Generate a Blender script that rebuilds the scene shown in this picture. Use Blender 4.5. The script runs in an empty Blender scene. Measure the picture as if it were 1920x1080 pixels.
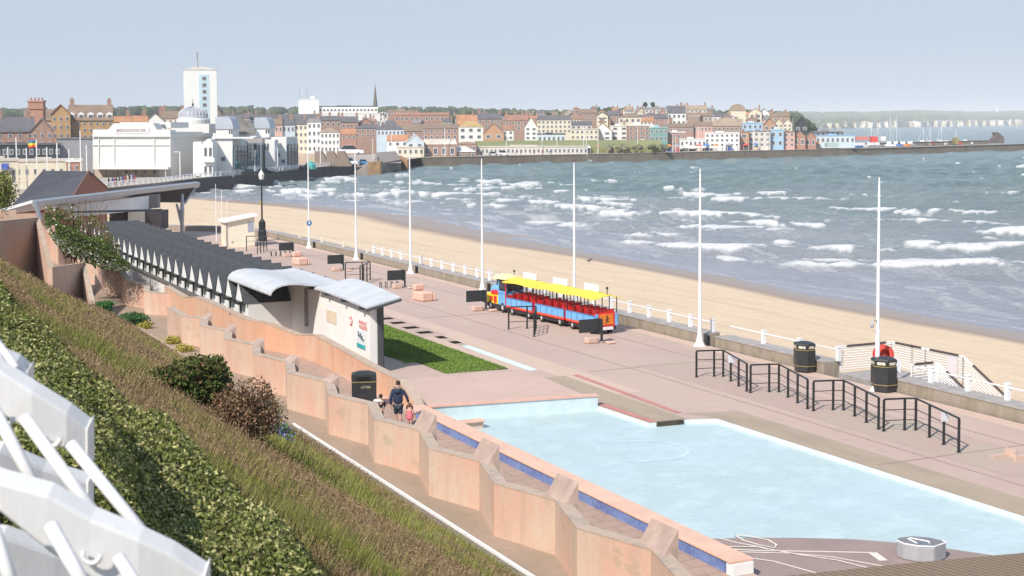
import bpy, bmesh, math, random
import numpy as np
from mathutils import Vector, Matrix
from mathutils.geometry import tessellate_polygon
random.seed(7); rng = np.random.default_rng(7)
S = bpy.context.scene; COL = S.collection; D2R = math.radians

# ------------------------------------------------------------------ camera
F = 1920*50/36; CAMH = 11.5; PITCH = D2R(3.5); ROLL = D2R(-.3); YAW = -math.atan2(.432, .902)
PPY = 232 + F*math.tan(PITCH)
cam = bpy.data.objects.new('camera', bpy.data.cameras.new('camera')); COL.objects.link(cam)
cam.data.lens = 50; cam.data.sensor_width = 36; cam.data.clip_start = .2; cam.data.clip_end = 20000
cam.data.shift_y = -(540-PPY)/1920
CM = Matrix.Rotation(YAW, 4, 'Z') @ Matrix.Rotation(math.pi/2-PITCH, 4, 'X') @ Matrix.Rotation(ROLL, 4, 'Z')
cam.matrix_world = Matrix.Translation((0, 0, CAMH)) @ CM
cam.data.dof.use_dof = True; cam.data.dof.focus_distance = 75; cam.data.dof.aperture_fstop = 7.5
S.camera = cam
# ------------------------------------------------------------------ world and sun (light travels towards +x +y)
SUN_EL = D2R(42); LX, LY = .839, .545
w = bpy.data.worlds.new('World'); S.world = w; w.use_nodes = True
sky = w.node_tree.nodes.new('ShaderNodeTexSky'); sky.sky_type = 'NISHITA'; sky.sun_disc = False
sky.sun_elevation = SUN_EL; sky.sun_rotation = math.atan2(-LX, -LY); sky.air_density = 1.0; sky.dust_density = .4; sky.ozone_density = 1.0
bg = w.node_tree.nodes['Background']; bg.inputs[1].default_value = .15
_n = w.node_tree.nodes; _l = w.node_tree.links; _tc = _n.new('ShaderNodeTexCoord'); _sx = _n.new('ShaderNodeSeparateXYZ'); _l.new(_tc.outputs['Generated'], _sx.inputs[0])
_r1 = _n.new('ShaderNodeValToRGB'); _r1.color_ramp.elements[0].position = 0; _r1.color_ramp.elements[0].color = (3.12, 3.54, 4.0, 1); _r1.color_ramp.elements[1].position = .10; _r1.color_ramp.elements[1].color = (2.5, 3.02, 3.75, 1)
_r2 = _n.new('ShaderNodeValToRGB'); _r2.color_ramp.elements[0].position = .06; _r2.color_ramp.elements[0].color = (0, 0, 0, 1); _r2.color_ramp.elements[1].position = .5; _r2.color_ramp.elements[1].color = (.6, .6, .6, 1)  # upper sky stays partly pale haze, mixed in as added fill light
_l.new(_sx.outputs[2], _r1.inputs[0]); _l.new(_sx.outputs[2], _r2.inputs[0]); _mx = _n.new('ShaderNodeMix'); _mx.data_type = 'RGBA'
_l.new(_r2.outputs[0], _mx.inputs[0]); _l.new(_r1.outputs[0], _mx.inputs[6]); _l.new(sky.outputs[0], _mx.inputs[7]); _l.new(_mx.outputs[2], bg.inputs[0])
sl = bpy.data.lights.new('sun', 'SUN'); sl.energy = 3.7; sl.angle = D2R(.6); sl.color = (1, .93, .84)
so = bpy.data.objects.new('sun', sl); COL.objects.link(so)
so.rotation_euler = Vector((LX*math.cos(SUN_EL), LY*math.cos(SUN_EL), -math.sin(SUN_EL))).to_track_quat('-Z', 'Y').to_euler()
S.view_settings.view_transform = 'Standard'; S.view_settings.look = 'None'; S.view_settings.exposure = .44

# ------------------------------------------------------------------ helpers. World: x = towards the sea, y = along the promenade
def ray(px, py): return CM.to_3x3() @ Vector(((px-960)/F, -(py-PPY)/F, -1))
FWD = Vector((-math.sin(YAW), math.cos(YAW), 0)); RGT = Vector((math.cos(YAW), math.sin(YAW), 0))
def G(px, py, z=0):
    d = ray(px, py); k = (z-CAMH)/d.z; return Vector((d.x*k, d.y*k, z))
def W(px, py, D):
    d = ray(px, py); k = D/d.dot(FWD); return d*k + Vector((0, 0, CAMH))
def V(D, X=0, z=0):       # depth, lateral
    v = FWD*D + RGT*X; return Vector((v.x, v.y, z))
def tag(o, label=None, cat=None, group=None, kind=None):
    for k, v in (('label', label), ('category', cat), ('group', group), ('kind', kind)):
        if v: o[k] = v
    return o
def thing(name, label, cat, loc=(0, 0, 0), rz=0, group=None):
    o = bpy.data.objects.new(name, None); COL.objects.link(o); o.location = loc; o.rotation_euler = (0, 0, rz)
    o.empty_display_size = .2
    tag(o, label, cat, group); return o
def lmat(o):
    return Matrix.Translation(o.location) @ o.rotation_euler.to_matrix().to_4x4() @ Matrix.Diagonal((*o.scale, 1))
def wmat(o):
    m = lmat(o)
    while o.parent: o = o.parent; m = lmat(o) @ m
    return m
class MB:
    def __init__(s): s.v = []; s.f = []; s.m = []
    def add(s, vs, fs, mi=0):
        n = len(s.v); s.v += [tuple(v) for v in vs]; s.f += [tuple(i+n for i in f) for f in fs]; s.m += [mi]*len(fs); return s
    def box(s, x0, x1, y0, y1, z0, z1, mi=0, rot=0, o=(0, 0, 0)):
        vs = [(x, y, z) for z in (z0, z1) for x, y in ((x0, y0), (x1, y0), (x1, y1), (x0, y1))]
        if rot or o != (0, 0, 0):
            c, q = math.cos(rot), math.sin(rot); vs = [(x*c-y*q+o[0], x*q+y*c+o[1], z+o[2]) for x, y, z in vs]
        return s.add(vs, [(3, 2, 1, 0), (4, 5, 6, 7), (0, 1, 5, 4), (1, 2, 6, 5), (2, 3, 7, 6), (3, 0, 4, 7)], mi)
    def hexa(s, b, t, mi=0):   # bottom 4 pts, top 4 pts (ccw)
        return s.add(list(b)+list(t), [(3, 2, 1, 0), (4, 5, 6, 7), (0, 1, 5, 4), (1, 2, 6, 5), (2, 3, 7, 6), (3, 0, 4, 7)], mi)
    def prism(s, poly, z0, z1, mi=0):
        n = len(poly); zt = z1 if callable(z1) else (lambda x, y: z1)
        vs = [(x, y, z0) for x, y in poly] + [(x, y, zt(x, y)) for x, y in poly]
        tri = tessellate_polygon([[Vector((x, y, 0)) for x, y in poly]])
        a = sum(poly[i][0]*poly[(i+1) % n][1]-poly[(i+1) % n][0]*poly[i][1] for i in range(n)) > 0
        fs = []
        for t in tri:
            p, q, r = [Vector(poly[i]) for i in t]
            if (q-p).cross(r-p) < 0: t = t[::-1]
            fs += [tuple(i+n for i in t), tuple(t[::-1])]
        for i in range(n):
            j = (i+1) % n; fs.append((i, j, j+n, i+n) if a else (j, i, i+n, j+n))
        return s.add(vs, fs, mi)
    def extr(s, prof, o, ax, ay, az, L, mi=0):  # 2d profile in plane (ax,ay) extruded by L along az
        o, ax, ay, az = map(Vector, (o, ax, ay, az)); n = len(prof)
        vs = [o+ax*a+ay*b for a, b in prof]; vs += [v+az*L for v in vs]
        tri = tessellate_polygon([[Vector((a, b, 0)) for a, b in prof]])
        fs = [tuple(t) for t in tri]+[tuple(i+n for i in t[::-1]) for t in tri]+[(i, (i+1) % n, (i+1) % n+n, i+n) for i in range(n)]
        return s.add(vs, fs, mi)
    def tube(s, pts, r, n=8, mi=0, cap=True):
        pts = [Vector(p) for p in pts]; rs = r if isinstance(r, (list, tuple)) else [r]*len(pts); vs = []
        up = None
        for i, p in enumerate(pts):
            d = (pts[min(i+1, len(pts)-1)]-pts[max(i-1, 0)]).normalized()
            if up is None: up = Vector((0, 0, 1)) if abs(d.z) < .9 else Vector((1, 0, 0))
            a = d.cross(up).normalized(); b = a.cross(d).normalized(); up = b
            vs += [p+(a*math.cos(2*math.pi*k/n)+b*math.sin(2*math.pi*k/n))*rs[i] for k in range(n)]
        fs = [(i*n+k, i*n+(k+1) % n, (i+1)*n+(k+1) % n, (i+1)*n+k) for i in range(len(pts)-1) for k in range(n)]
        if cap: fs += [tuple(range(n))[::-1], tuple((len(pts)-1)*n+k for k in range(n))]
        return s.add(vs, fs, mi)
    def lathe(s, prof, o=(0, 0, 0), n=12, mi=0, rot=0):
        vs = [(o[0]+r*math.cos(2*math.pi*k/n+rot), o[1]+r*math.sin(2*math.pi*k/n+rot), o[2]+z) for r, z in prof for k in range(n)]
        fs = [(i*n+k, i*n+(k+1) % n, (i+1)*n+(k+1) % n, (i+1)*n+k) for i in range(len(prof)-1) for k in range(n)]
        fs += [tuple(range(n))[::-1], tuple((len(prof)-1)*n+k for k in range(n))]
        return s.add(vs, fs, mi)
    def blob(s, c, r, n=8, m=6, mi=0, jit=0):
        prof = [(max(.02, math.sin(math.pi*i/m)), -math.cos(math.pi*i/m)) for i in range(m+1)]
        vs = []
        for a, z in prof:
            for k in range(n):
                j = 1+random.uniform(-jit, jit)
                vs.append((c[0]+r[0]*a*math.cos(2*math.pi*k/n)*j, c[1]+r[1]*a*math.sin(2*math.pi*k/n)*j, c[2]+r[2]*z*j))
        fs = [(i*n+k, i*n+(k+1) % n, (i+1)*n+(k+1) % n, (i+1)*n+k) for i in range(m) for k in range(n)]
        fs += [tuple(range(n))[::-1], tuple(m*n+k for k in range(n))]
        return s.add(vs, fs, mi)
    def build(s, name, mats, parent=None, bevel=0, smooth=False):
        me = bpy.data.meshes.new(name); vs = s.v
        if parent is not None:
            inv = wmat(parent).inverted(); vs = [tuple(inv @ Vector(v)) for v in vs]
        me.from_pydata(vs, [], s.f)
        for m in (mats if isinstance(mats, (list, tuple)) else [mats]): me.materials.append(m)
        me.polygons.foreach_set('material_index', s.m)
        if smooth: me.polygons.foreach_set('use_smooth', [True]*len(s.f))
        me.update()
        if bevel:
            bm = bmesh.new(); bm.from_mesh(me)
            bmesh.ops.bevel(bm, geom=[e for e in bm.edges if len(e.link_faces) == 2 and e.calc_face_angle() > .5], offset=bevel, segments=1, affect='EDGES')
            bm.to_mesh(me); bm.free()
        o = bpy.data.objects.new(name, me); COL.objects.link(o)
        if parent is not None: o.parent = parent
        return o
def copytree(o, parent=None):
    c = o.copy(); COL.objects.link(c); c.parent = parent
    for ch in list(o.children): copytree(ch, c)
    return c
def npmesh(name, verts, faces, mat, k=4, smooth=False, cols=None, attrs=None):
    verts = np.asarray(verts, np.float32); faces = np.asarray(faces, np.int32); me = bpy.data.meshes.new(name)
    me.vertices.add(len(verts)); me.vertices.foreach_set('co', verts.ravel())
    me.loops.add(faces.size); me.loops.foreach_set('vertex_index', faces.ravel())
    me.polygons.add(len(faces)); me.polygons.foreach_set('loop_start', np.arange(len(faces), dtype=np.int32)*k)
    if smooth: me.polygons.foreach_set('use_smooth', np.ones(len(faces), bool))
    me.update(calc_edges=True)
    for an, arr in (attrs or {}).items():
        a = me.attributes.new(an, 'FLOAT', 'POINT'); a.data.foreach_set('value', np.asarray(arr, np.float32).ravel())
    if cols is not None:
        a = me.attributes.new('col', 'FLOAT_COLOR', 'POINT'); c = np.ones((len(verts), 4), np.float32); c[:, :3] = cols; a.data.foreach_set('color', c.ravel())
    me.materials.append(mat); o = bpy.data.objects.new(name, me); COL.objects.link(o); return o
def gridf(nu, nv):
    i = np.arange(nu-1)[:, None]*nv+np.arange(nv-1)[None]; i = i.ravel(); return np.stack([i, i+nv, i+nv+1, i+1], 1)
_tb = rng.random((256, 256)).astype(np.float32)
def vn(x, y):   # value noise
    x = np.asarray(x, float); y = np.asarray(y, float); xi = np.floor(x).astype(int); yi = np.floor(y).astype(int)
    fx = x-xi; fy = y-yi; fx = fx*fx*(3-2*fx); fy = fy*fy*(3-2*fy); a = lambda i, j: _tb[(xi+i) & 255, (yi+j) & 255]
    return (a(0, 0)*(1-fx)+a(1, 0)*fx)*(1-fy)+(a(0, 1)*(1-fx)+a(1, 1)*fx)*fy
def fbm(x, y, o=4):
    r = 0; am = .5
    for k in range(o): r = r+am*vn(x*2**k+17*k, y*2**k+31*k); am *= .5
    return r
sstep = lambda a, b, x: (lambda t: t*t*(3-2*t))(np.clip((x-a)/(b-a), 0, 1))

# ------------------------------------------------------------------ materials
def new_mat(name):
    m = bpy.data.materials.new(name); m.use_nodes = True; nt = m.node_tree; return m, nt, nt.nodes['Principled BSDF']
def rgb(c): return (*c, 1)
def mul(c, k): return tuple(min(1, x*k) for x in c)
def noise(nt, scale, detail=5, vec=None, st=(1, 1, 1), rough=.6):
    tc = nt.nodes.new('ShaderNodeTexCoord'); mp = nt.nodes.new('ShaderNodeMapping'); mp.inputs['Scale'].default_value = st
    nt.links.new(tc.outputs['Object'], mp.inputs[0]); n = nt.nodes.new('ShaderNodeTexNoise'); n.inputs['Scale'].default_value = scale
    n.inputs['Detail'].default_value = detail; n.inputs['Roughness'].default_value = rough; nt.links.new(mp.outputs[0], n.inputs['Vector']); return n
def ramp(nt, fac, stops):
    r = nt.nodes.new('ShaderNodeValToRGB'); e = r.color_ramp.elements
    while len(e) < len(stops): e.new(.5)
    for i, (p, c) in enumerate(stops): e[i].position = p; e[i].color = rgb(c) if not isinstance(c, (int, float)) else (c, c, c, 1)
    nt.links.new(fac, r.inputs[0]); return r
def mixc(nt, fac, a, b, mode='MIX'):
    m = nt.nodes.new('ShaderNodeMix'); m.data_type = 'RGBA'; m.blend_type = mode
    for i, v in ((0, fac), (6, a), (7, b)):
        if hasattr(v, 'links') or hasattr(v, 'is_linked'): nt.links.new(v, m.inputs[i])
        elif isinstance(v, (int, float)): m.inputs[i].default_value = v if i == 0 else (v, v, v, 1)
        else: m.inputs[i].default_value = rgb(v)
    return m.outputs[2]
def bump(nt, b, h, st=.3, d=.02):
    bp = nt.nodes.new('ShaderNodeBump'); bp.inputs['Strength'].default_value = st; bp.inputs['Distance'].default_value = d
    nt.links.new(h, bp.inputs['Height']); nt.links.new(bp.outputs[0], b.inputs['Normal'])
_mc = {}
def mat(name, c, rough=.8, var=.12, scale=3, metal=0, bmp=0, st=(1, 1, 1), c2=None):
    if name in _mc: return _mc[name]
    m, nt, b = new_mat(name); n = noise(nt, scale, st=st)
    r = ramp(nt, n.outputs[0], [(.3, mul(c, 1-var)), (.7, mul(c2 or c, 1 if c2 else 1+var))])
    nt.links.new(r.outputs[0], b.inputs['Base Color']); b.inputs['Roughness'].default_value = rough; b.inputs['Metallic'].default_value = metal
    if bmp: n2 = noise(nt, scale*6); bump(nt, b, n2.outputs[0], bmp)
    _mc[name] = m; return m
def layered(name, base, spots, rough=.85, bm=.2, d=.01):
    """base colour then [(scale, stretch, lo, hi, colour, amount)] of noise-shaped patches"""
    m, nt, b = new_mat(name); cur = base; n = None
    for sc, st, lo, hi, c, am in spots:
        n = noise(nt, sc, 6, st=st); r = ramp(nt, n.outputs[0], [(lo, 0), (hi, am)]); cur = mixc(nt, r.outputs[0], cur, c)
    nt.links.new(cur, b.inputs['Base Color']) if not isinstance(cur, tuple) else None
    b.inputs['Roughness'].default_value = rough; bump(nt, b, n.outputs[0], bm, d); _mc[name] = m; return m, nt, b
PROM, pnt, pb = layered('promenade_asphalt', (.52, .39, .32), [(.12, (1, .4, 1), .4, .7, (.44, .315, .27), .8), (.6, (1, .5, 1), .5, .8, (.54, .42, .345), .6), (1.6, (1, 1, 1), .56, .66, (.39, .28, .24), .35), (30, (1, 1, 1), .5, .75, (.35, .25, .21), .5)])
KERB = layered('pale_pink_paving', (.60, .44, .35), [(2, (1, .3, 1), .45, .7, (.54, .39, .31), .8), (9, (1, 1, 1), .5, .7, (.42, .33, .27), .6)])[0]
SLAB = layered('worn_concrete_slab', (.40, .315, .23), [(.8, (1, .4, 1), .45, .7, (.32, .26, .19), .8), (5, (1, 1, 1), .55, .7, (.27, .22, .16), .5)])[0]
WALLO = layered('orange_render', (.62, .385, .285), [(.5, (1, 1, .6), .42, .60, (.60, .45, .345), .9), (2.4, (1, 1, .10), .50, .64, (.50, .35, .27), .5), (3.5, (1, 1, .2), .54, .68, (.60, .49, .39), .7), (1.1, (1, 1, 1.6), .60, .68, (.40, .32, .22), .55), (14, (1, 1, 1), .52, .72, (.42, .29, .22), .5)], bm=.3)[0]
CAPM = layered('weathered_coping', (.50, .38, .29), [(3, (1, 1, 1), .45, .62, (.36, .30, .25), .9), (14, (1, 1, 1), .5, .65, (.5, .4, .3), .7)], bm=.4)[0]
SEAW = layered('seawall_concrete', (.34, .28, .23), [(1.2, (1, 1, .4), .42, .6, (.25, .21, .15), .9), (3, (1, 1, .3), .5, .68, (.36, .33, .22), .7), (14, (1, 1, 1), .5, .7, (.2, .18, .15), .6)], bm=.5)[0]
GREYC = mat('grey_concrete_top', (.36, .33, .31), .9, .2, 2, bmp=.2)
WHITE = mat('white_render', (.80, .79, .76), .7, .05, .7, bmp=.08)
SPAW = mat('painted_white_masonry', (.70, .69, .655), .7, .05, .15)
WPAINT = mat('white_gloss_paint', (.80, .80, .79), .35, .04, 3)
CREAM = mat('cream_paint', (.76, .70, .55), .5, .06, 2)
BLACK = mat('black_painted_metal', (.022, .024, .025), .4, .2, 6)
BLACKP = mat('black_plastic', (.028, .03, .032), .45, .25, 4)
DKROOF = mat('black_felt_roof', (.058, .062, .068), .7, .3, 3, bmp=.2)
ZINC = mat('standing_seam_metal', (.56, .575, .59), .6, .09, 1.2, metal=.1)
DKGREY = mat('dark_grey_cladding', (.07, .075, .08), .6, .15, 2)
GLASS = mat('dark_window_glass', (.035, .045, .055), .12, .3, .5)
BGLASS = mat('blue_window_glass', (.09, .15, .19), .1, .3, .3)
BRICK = mat('red_brick', (.33, .12, .07), .85, .25, 4, bmp=.2)
YEL = mat('gold_trim', (.30, .24, .10), .4, .1, 3)
WOOD = mat('brown_timber', (.19, .105, .055), .8, .25, 4)
def flat(name, c, rough=.6, var=.1, scale=.4): return mat(name, c, rough, var, scale)
# ------------------------------------------------------------------ ground, promenade, pool
def sheet(name, outer, z, m, holes=(), kind='structure', zf=None, parent=None, thick=0):
    """flat polygon sheet (with holes); points (x, y)"""
    loops = [[Vector((*p, 0)) for p in outer]] + [[Vector((*p, 0)) for p in h] for h in holes]
    tri = tessellate_polygon(loops); pts = [p for l in loops for p in l]; b = MB(); fs = []
    for t in tri:
        a, c, d = [pts[i].xy for i in t]; fs.append(t if (c-a).cross(d-a) > 0 else t[::-1])
    b.add([(p.x, p.y, zf(p.x, p.y) if zf else z) for p in pts], fs)
    o = b.build(name, m, parent)
    if kind and parent is None: o['kind'] = kind
    return o
def st(px, py, z=0): p = G(px, py, z); return (p.x, p.y)
GROUND = mat('seabed_earth', (.20, .17, .13), .95, .2, .02)
gb = MB(); gb.add([(-9000, -9000, -9.5), (12000, -9000, -9.5), (12000, 16000, -9.5), (-9000, 16000, -9.5)], [(0, 1, 2, 3)]); gb.build('ground', GROUND)['kind'] = 'structure'

POOL = [(20.95, 20), (31.2, 20), (31.0, 33), (30.8, 45.9), (29.75, 46.3), (28.05, 46.45), (27.9, 50.25), (20.95, 51.2)]
LAWN = [(28.4, 59.8), (25.3, 60.1), (25.3, 63.3), (24.6, 65.5), (24.6, 90), (28.4, 90)]
CHAN = [st(862, 645), st(908, 652), st(1003, 694), st(975, 697)]
_c0, _c1 = G(1000, 694), G(871, 647.5); CHAN = [(_c0.x-.24, _c0.y), (_c0.x+.24, _c0.y), (_c1.x+.24, _c1.y), (_c1.x-.24, _c1.y)]
PITS = [(G(a, c).x-.4, G(a, c).y-.25, .85, .85) for a, c in ((725, 598), (747, 606), (772, 615), (798, 624), (825, 633.5), (852, 643))]
holes = [POOL, CHAN] + [[(x, y), (x+a, y), (x+a, y+b), (x, y+b)] for x, y, a, b in PITS]
SEAL = [(40.6, -40), (40.6, 128), (40.3, 140), (39.8, 147), (37, 153), (32, 158), (24, 166), (10, 185)]
sheet('promenade', [(-40, -40)]+SEAL+[(-60, 230), (-60, -40)][:2], 0, PROM, holes)
# paving bands on the promenade
def band(name, pts, m, z=.004): return sheet(name, pts, z, m)
band('paving_band', [(39.7, 25), (40.55, 25), (40.55, 128), (40.2, 146), (39.4, 146), (39.75, 128)], KERB, .005)
band('paving_strip', [(28.42, 59.3), (CHAN[0][0]-.02, 59.3), (CHAN[3][0]-.02, 71), (28.42, 71)], KERB, .005)
band('paving_strip', [(CHAN[1][0]+.02, 52), (31.1, 52), (31.1, 97), (CHAN[2][0]+.35, 97), (CHAN[2][0]+.35, 71), (CHAN[2][0]+.02, 71), (CHAN[1][0]+.02, 59)], KERB, .005)
band('paving_strip', [(31.25, 20), (32.6, 20), (32.4, 46.8), (30.2, 47.4), (30.85, 46.1), (31.05, 33)], SLAB, .005)
band('paving_strip', [(28.5, 46.6), (29.75, 46.5), (29.9, 57), (28.9, 57), (28.4, 51)], SLAB, .009)
band('forecourt_paving', [(20.6, 51.7), (28.0, 50.7), (28.9, 52), (28.9, 59.2), (22.5, 59.6), (22.5, 60.8), (20.6, 60.8)], layered('pink_forecourt', (.58, .415, .345), [(.4, (1, 1, 1), .4, .65, (.53, .375, .305), .9), (3, (.3, 1, 1), .5, .7, (.50, .35, .28), .5)])[0], .0035)
pw_ = thing('pool_parapet', 'low pale blue wall with pink coping at the far end of the pool', 'wall', (24, 50.8, 0)); q = [(20.96, 51.2), (27.88, 50.22), (27.93, 50.57), (21.0, 51.55)]
b = MB(); b.hexa([(*p, -.4) for p in q], [(*p, .40) for p in q]); b.build('wall', mat('pale_pool_wall', (.56, .66, .67), .6, .08, 2), pw_)
q = [(20.93, 51.15), (27.92, 50.17), (27.97, 50.62), (20.97, 51.6)]; b = MB(); b.hexa([(*p, .403) for p in q], [(*p, .46) for p in q]); b.build('coping', mat('pink_coping', (.66, .40, .31), .8, .12, 2), pw_)
RED = mat('red_paving', (.50, .22, .18), .85, .15, 2)
band('paving_strip', [(29.95, 47.6), (30.2, 47.5), (30.6, 57), (30.3, 57)], RED, .013)
band('paving_strip', [(28.1, 46.5), (28.45, 46.5), (28.35, 50.6), (28.0, 50.6)], RED, .013)
PALE = layered('faded_paving', (.44, .36, .28), [(.5, (1, .5, 1), .4, .6, (.47, .335, .285), 1), (6, (1, 1, 1), .5, .7, (.36, .29, .23), .5)])[0]
band('paving_strip', [(34.2, 34), (37.2, 34), (37.2, 58), (34.2, 58)], PALE, .006)
JOINT = mat('paving_joint', (.27, .2, .165), .9, .2, 4)
jb = MB()
for y in (37.2, 57.4, 78, 99, 120): jb.box(31.4, 39.6, y, y+.05, -.01, .011)
for x in (33.6, 37.9):
    jb.box(x, x+.045, 20, 140, -.01, .0095)
jb.build('paving_joints', JOINT)['kind'] = 'structure'
# walkway flags between zig-zag wall and pool, path below the bank
FLAG, fnt, fb = layered('walkway_flags', (.46, .315, .25), [(.8, (1, 1, 1), .4, .7, (.40, .29, .22), .9), (5, (1, 1, 1), .5, .7, (.34, .25, .19), .5)])
br = fnt.nodes.new('ShaderNodeTexBrick'); tc = fnt.nodes.new('ShaderNodeTexCoord'); fnt.links.new(tc.outputs['Object'], br.inputs[0])
br.inputs['Scale'].default_value = 1; br.inputs['Brick Width'].default_value = .9; br.inputs['Row Height'].default_value = .6; br.inputs['Mortar Size'].default_value = .018
br.inputs['Color1'].default_value = (1, 1, 1, 1); br.inputs['Color2'].default_value = (.93, .93, .93, 1); br.inputs['Mortar'].default_value = (.62, .6, .56, 1)
l0 = fb.inputs['Base Color'].links[0].from_socket; fnt.links.new(mixc(fnt, 1.0, l0, br.outputs[0], 'MULTIPLY'), fb.inputs['Base Color'])
band('walkway', [(16.2, 15), (20.5, 15), (20.5, 57), (22, 80), (16.2, 80)], FLAG, .008)
PATHM = layered('concrete_path', (.38, .28, .21), [(.7, (1, .5, 1), .4, .65, (.31, .24, .17), .9), (2.5, (1, 1, 1), .55, .7, (.25, .21, .12), .7), (16, (1, 1, 1), .5, .7, (.29, .22, .17), .5)])[0]
band('path', [(11, 15), (17, 15), (17.2, 80), (20, 84), (20, 100), (17, 125), (11, 125)], PATHM, .010)
MOSS = mat('mossy_edge', (.17, .15, .055), .95, .4, 5)
# pool basin: floor, sides
PFLOOR, qnt, qb = layered('pale_blue_pool_paint', (.475, .59, .605), [(.25, (1, 1, 1), .42, .62, (.46, .56, .545), .9), (.8, (1, 1, 1), .48, .66, (.535, .65, .665), .9), (2.2, (1, 2.2, 1), .50, .66, (.39, .51, .53), .6), (8, (1, 1.8, 1), .62, .69, (.27, .42, .46), .45), (5, (1, 1, 1), .60, .68, (.60, .66, .66), .6)], rough=.55, bm=.15)
nx, ny = 40, 90; X, Y = np.meshgrid(np.linspace(20.9, 31.3, nx), np.linspace(20, 53.2, ny), indexing='ij')
pz = -.16+0*Y
npmesh('pool_floor', np.stack([X, Y, pz], -1).reshape(-1, 3), gridf(nx, ny), PFLOOR)['kind'] = 'structure'
PSIDE = mat('white_blue_pool_edge', (.62, .70, .71), .6, .08, 2)
b = MB()
for (p, q) in zip(POOL, POOL[1:]+POOL[:1]):
    b.add([(*p, 0), (*q, 0), (*q, -.7), (*p, -.7)], [(0, 1, 2, 3)])
for (x0, y0, x1, y1) in [(CHAN[0][0], CHAN[0][1], CHAN[2][0], CHAN[2][1])]:
    for p, q in zip(CHAN, CHAN[1:]+CHAN[:1]): b.add([(*p, 0), (*q, 0), (*q, -.25), (*p, -.25)], [(0, 1, 2, 3)])
b.build('pool_edge', PSIDE)['kind'] = 'structure'
sheet('channel_floor', [(CHAN[0][0]-.05, CHAN[0][1]-.05), (CHAN[1][0]+.05, CHAN[1][1]-.05), (CHAN[2][0]+.05, CHAN[2][1]+.05), (CHAN[3][0]-.05, CHAN[3][1]+.05)], -.12, mat('aqua_paint', (.52, .76, .72), .6, .08, 1.2))
DARKW = mat('dark_soil', (.03, .028, .02), .95, .3, 3)
for x, y, a, b_ in PITS: 
    q = MB(); q.box(x-.05, x+a+.05, y-.05, y+b_+.05, -.4, -.2); q.build('tree_pit', DARKW)['kind'] = 'structure'
    q = MB()
    for p, r in zip([(x, y), (x+a, y), (x+a, y+b_), (x, y+b_)], [(x+a, y), (x+a, y+b_), (x, y+b_), (x, y)]): q.add([(*p, .0), (*r, .0), (*r, -.35), (*p, -.35)], [(0, 1, 2, 3)])
    q.build('tree_pit_side', DARKW)['kind'] = 'structure'
# splash paving at the near end with its painted lines
curve = [st(1262, 1006), st(1330, 1002), st(1420, 1000), st(1500, 1000.5), st(1600, 1003), st(1690, 1010), st(1780, 1021), st(1885, 1036)]
MAUVE = layered('mauve_paving', (.30, .225, .20), [(.5, (1, 1, 1), .4, .65, (.35, .26, .235), .9), (12, (1, 1, 1), .5, .7, (.25, .18, .17), .5)])[0]
sheet('splash_paving', [(20.96, 20), (31.1, 20), (31.1, 28.4)]+[c for c in reversed(curve)]+[(20.96, 33.4)], -.12, MAUVE)
CRL = mat('cream_line_paint', (.74, .66, .56), .7, .08, 4)
def line(pts, wd, z, m=CRL, name='painted_line'):
    b = MB(); pts = [Vector(st(*p, z)) for p in pts]; L = []
    for i, p in enumerate(pts):
        d = (pts[min(i+1, len(pts)-1)]-pts[max(i-1, 0)]).normalized(); n = Vector((-d.y, d.x))*wd/2; L += [(*(p+n), z), (*(p-n), z)]
    b.add(L, [(2*i, 2*i+1, 2*i+3, 2*i+2) for i in range(len(pts)-1)]); o = b.build(name, m); o['kind'] = 'structure'
for k, (wd, pts) in enumerate([(.055, [(1300, 1021), (1345, 1028), (1420, 1032), (1540, 1034), (1636, 1036)]), (.16, [(1636, 1036), (1657, 1051)]),
        (.05, [(1325, 1033), (1400, 1035), (1480, 1037), (1560, 1044), (1659, 1062)]), (.05, [(1318, 1036), (1380, 1042), (1450, 1052), (1530, 1074)]),
        (.05, [(1350, 1009), (1385, 1018), (1420, 1024), (1440, 1029)]), (.05, [(1377, 1003), (1395, 1013), (1422, 1021), (1452, 1027), (1456, 1021), (1440, 1012), (1405, 1005), (1377, 1003)]),
        (.05, [(1440, 1029), (1500, 1040), (1570, 1050), (1625, 1064)]), (.05, [(1330, 1025), (1420, 1024.5), (1440, 1030)])]):
    line(pts, wd*1.5, -.113+.002*k)
# raised coping of the pool with blue tiles on its outer face
TILE, tnt, tb = layered('blue_wall_tiles', (.10, .14, .33), [(1.3, (1, 1, 1), .35, .65, (.17, .24, .48), 1), (7, (1, 3, 1), .5, .6, (.26, .34, .52), .5)])
cp = thing('pool_wall', 'low pool wall with peach coping and blue tiled outer face, beside the walkway', 'pool wall', (20.7, 30, 0))
b = MB(); b.box(20.35, 20.93, 29.85, 51.2, 0, .32); b.box(20.93, 22.3, 49.2, 49.5, -.6, .1); b.build('core', mat('wall_body', (.62, .45, .35), .8, .15, 3), cp)
b = MB(); b.box(20.32, 20.349, 29.9, 51.2, .0, .3)
b.build('tiles', TILE, cp)
PEACH = mat('peach_coping', (.72, .46, .34), .75, .1, 1.6)
b = MB()
y = 29.6
while y < 51.3: b.box(20.27, 20.97, y, y+1.48, .32, .39); y += 1.5
b.box(20.98, 22.35, 49.1, 49.6, .1, .16)
b.build('coping', PEACH, cp, .008)
b = MB(); b.box(20.3, 20.95, 29.55, 29.84, 0, .31); b.build('end_post', WHITE, cp, .01)
b = MB(); b.box(20.45, 20.9, 29.54, 29.548, .03, .28)
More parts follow.
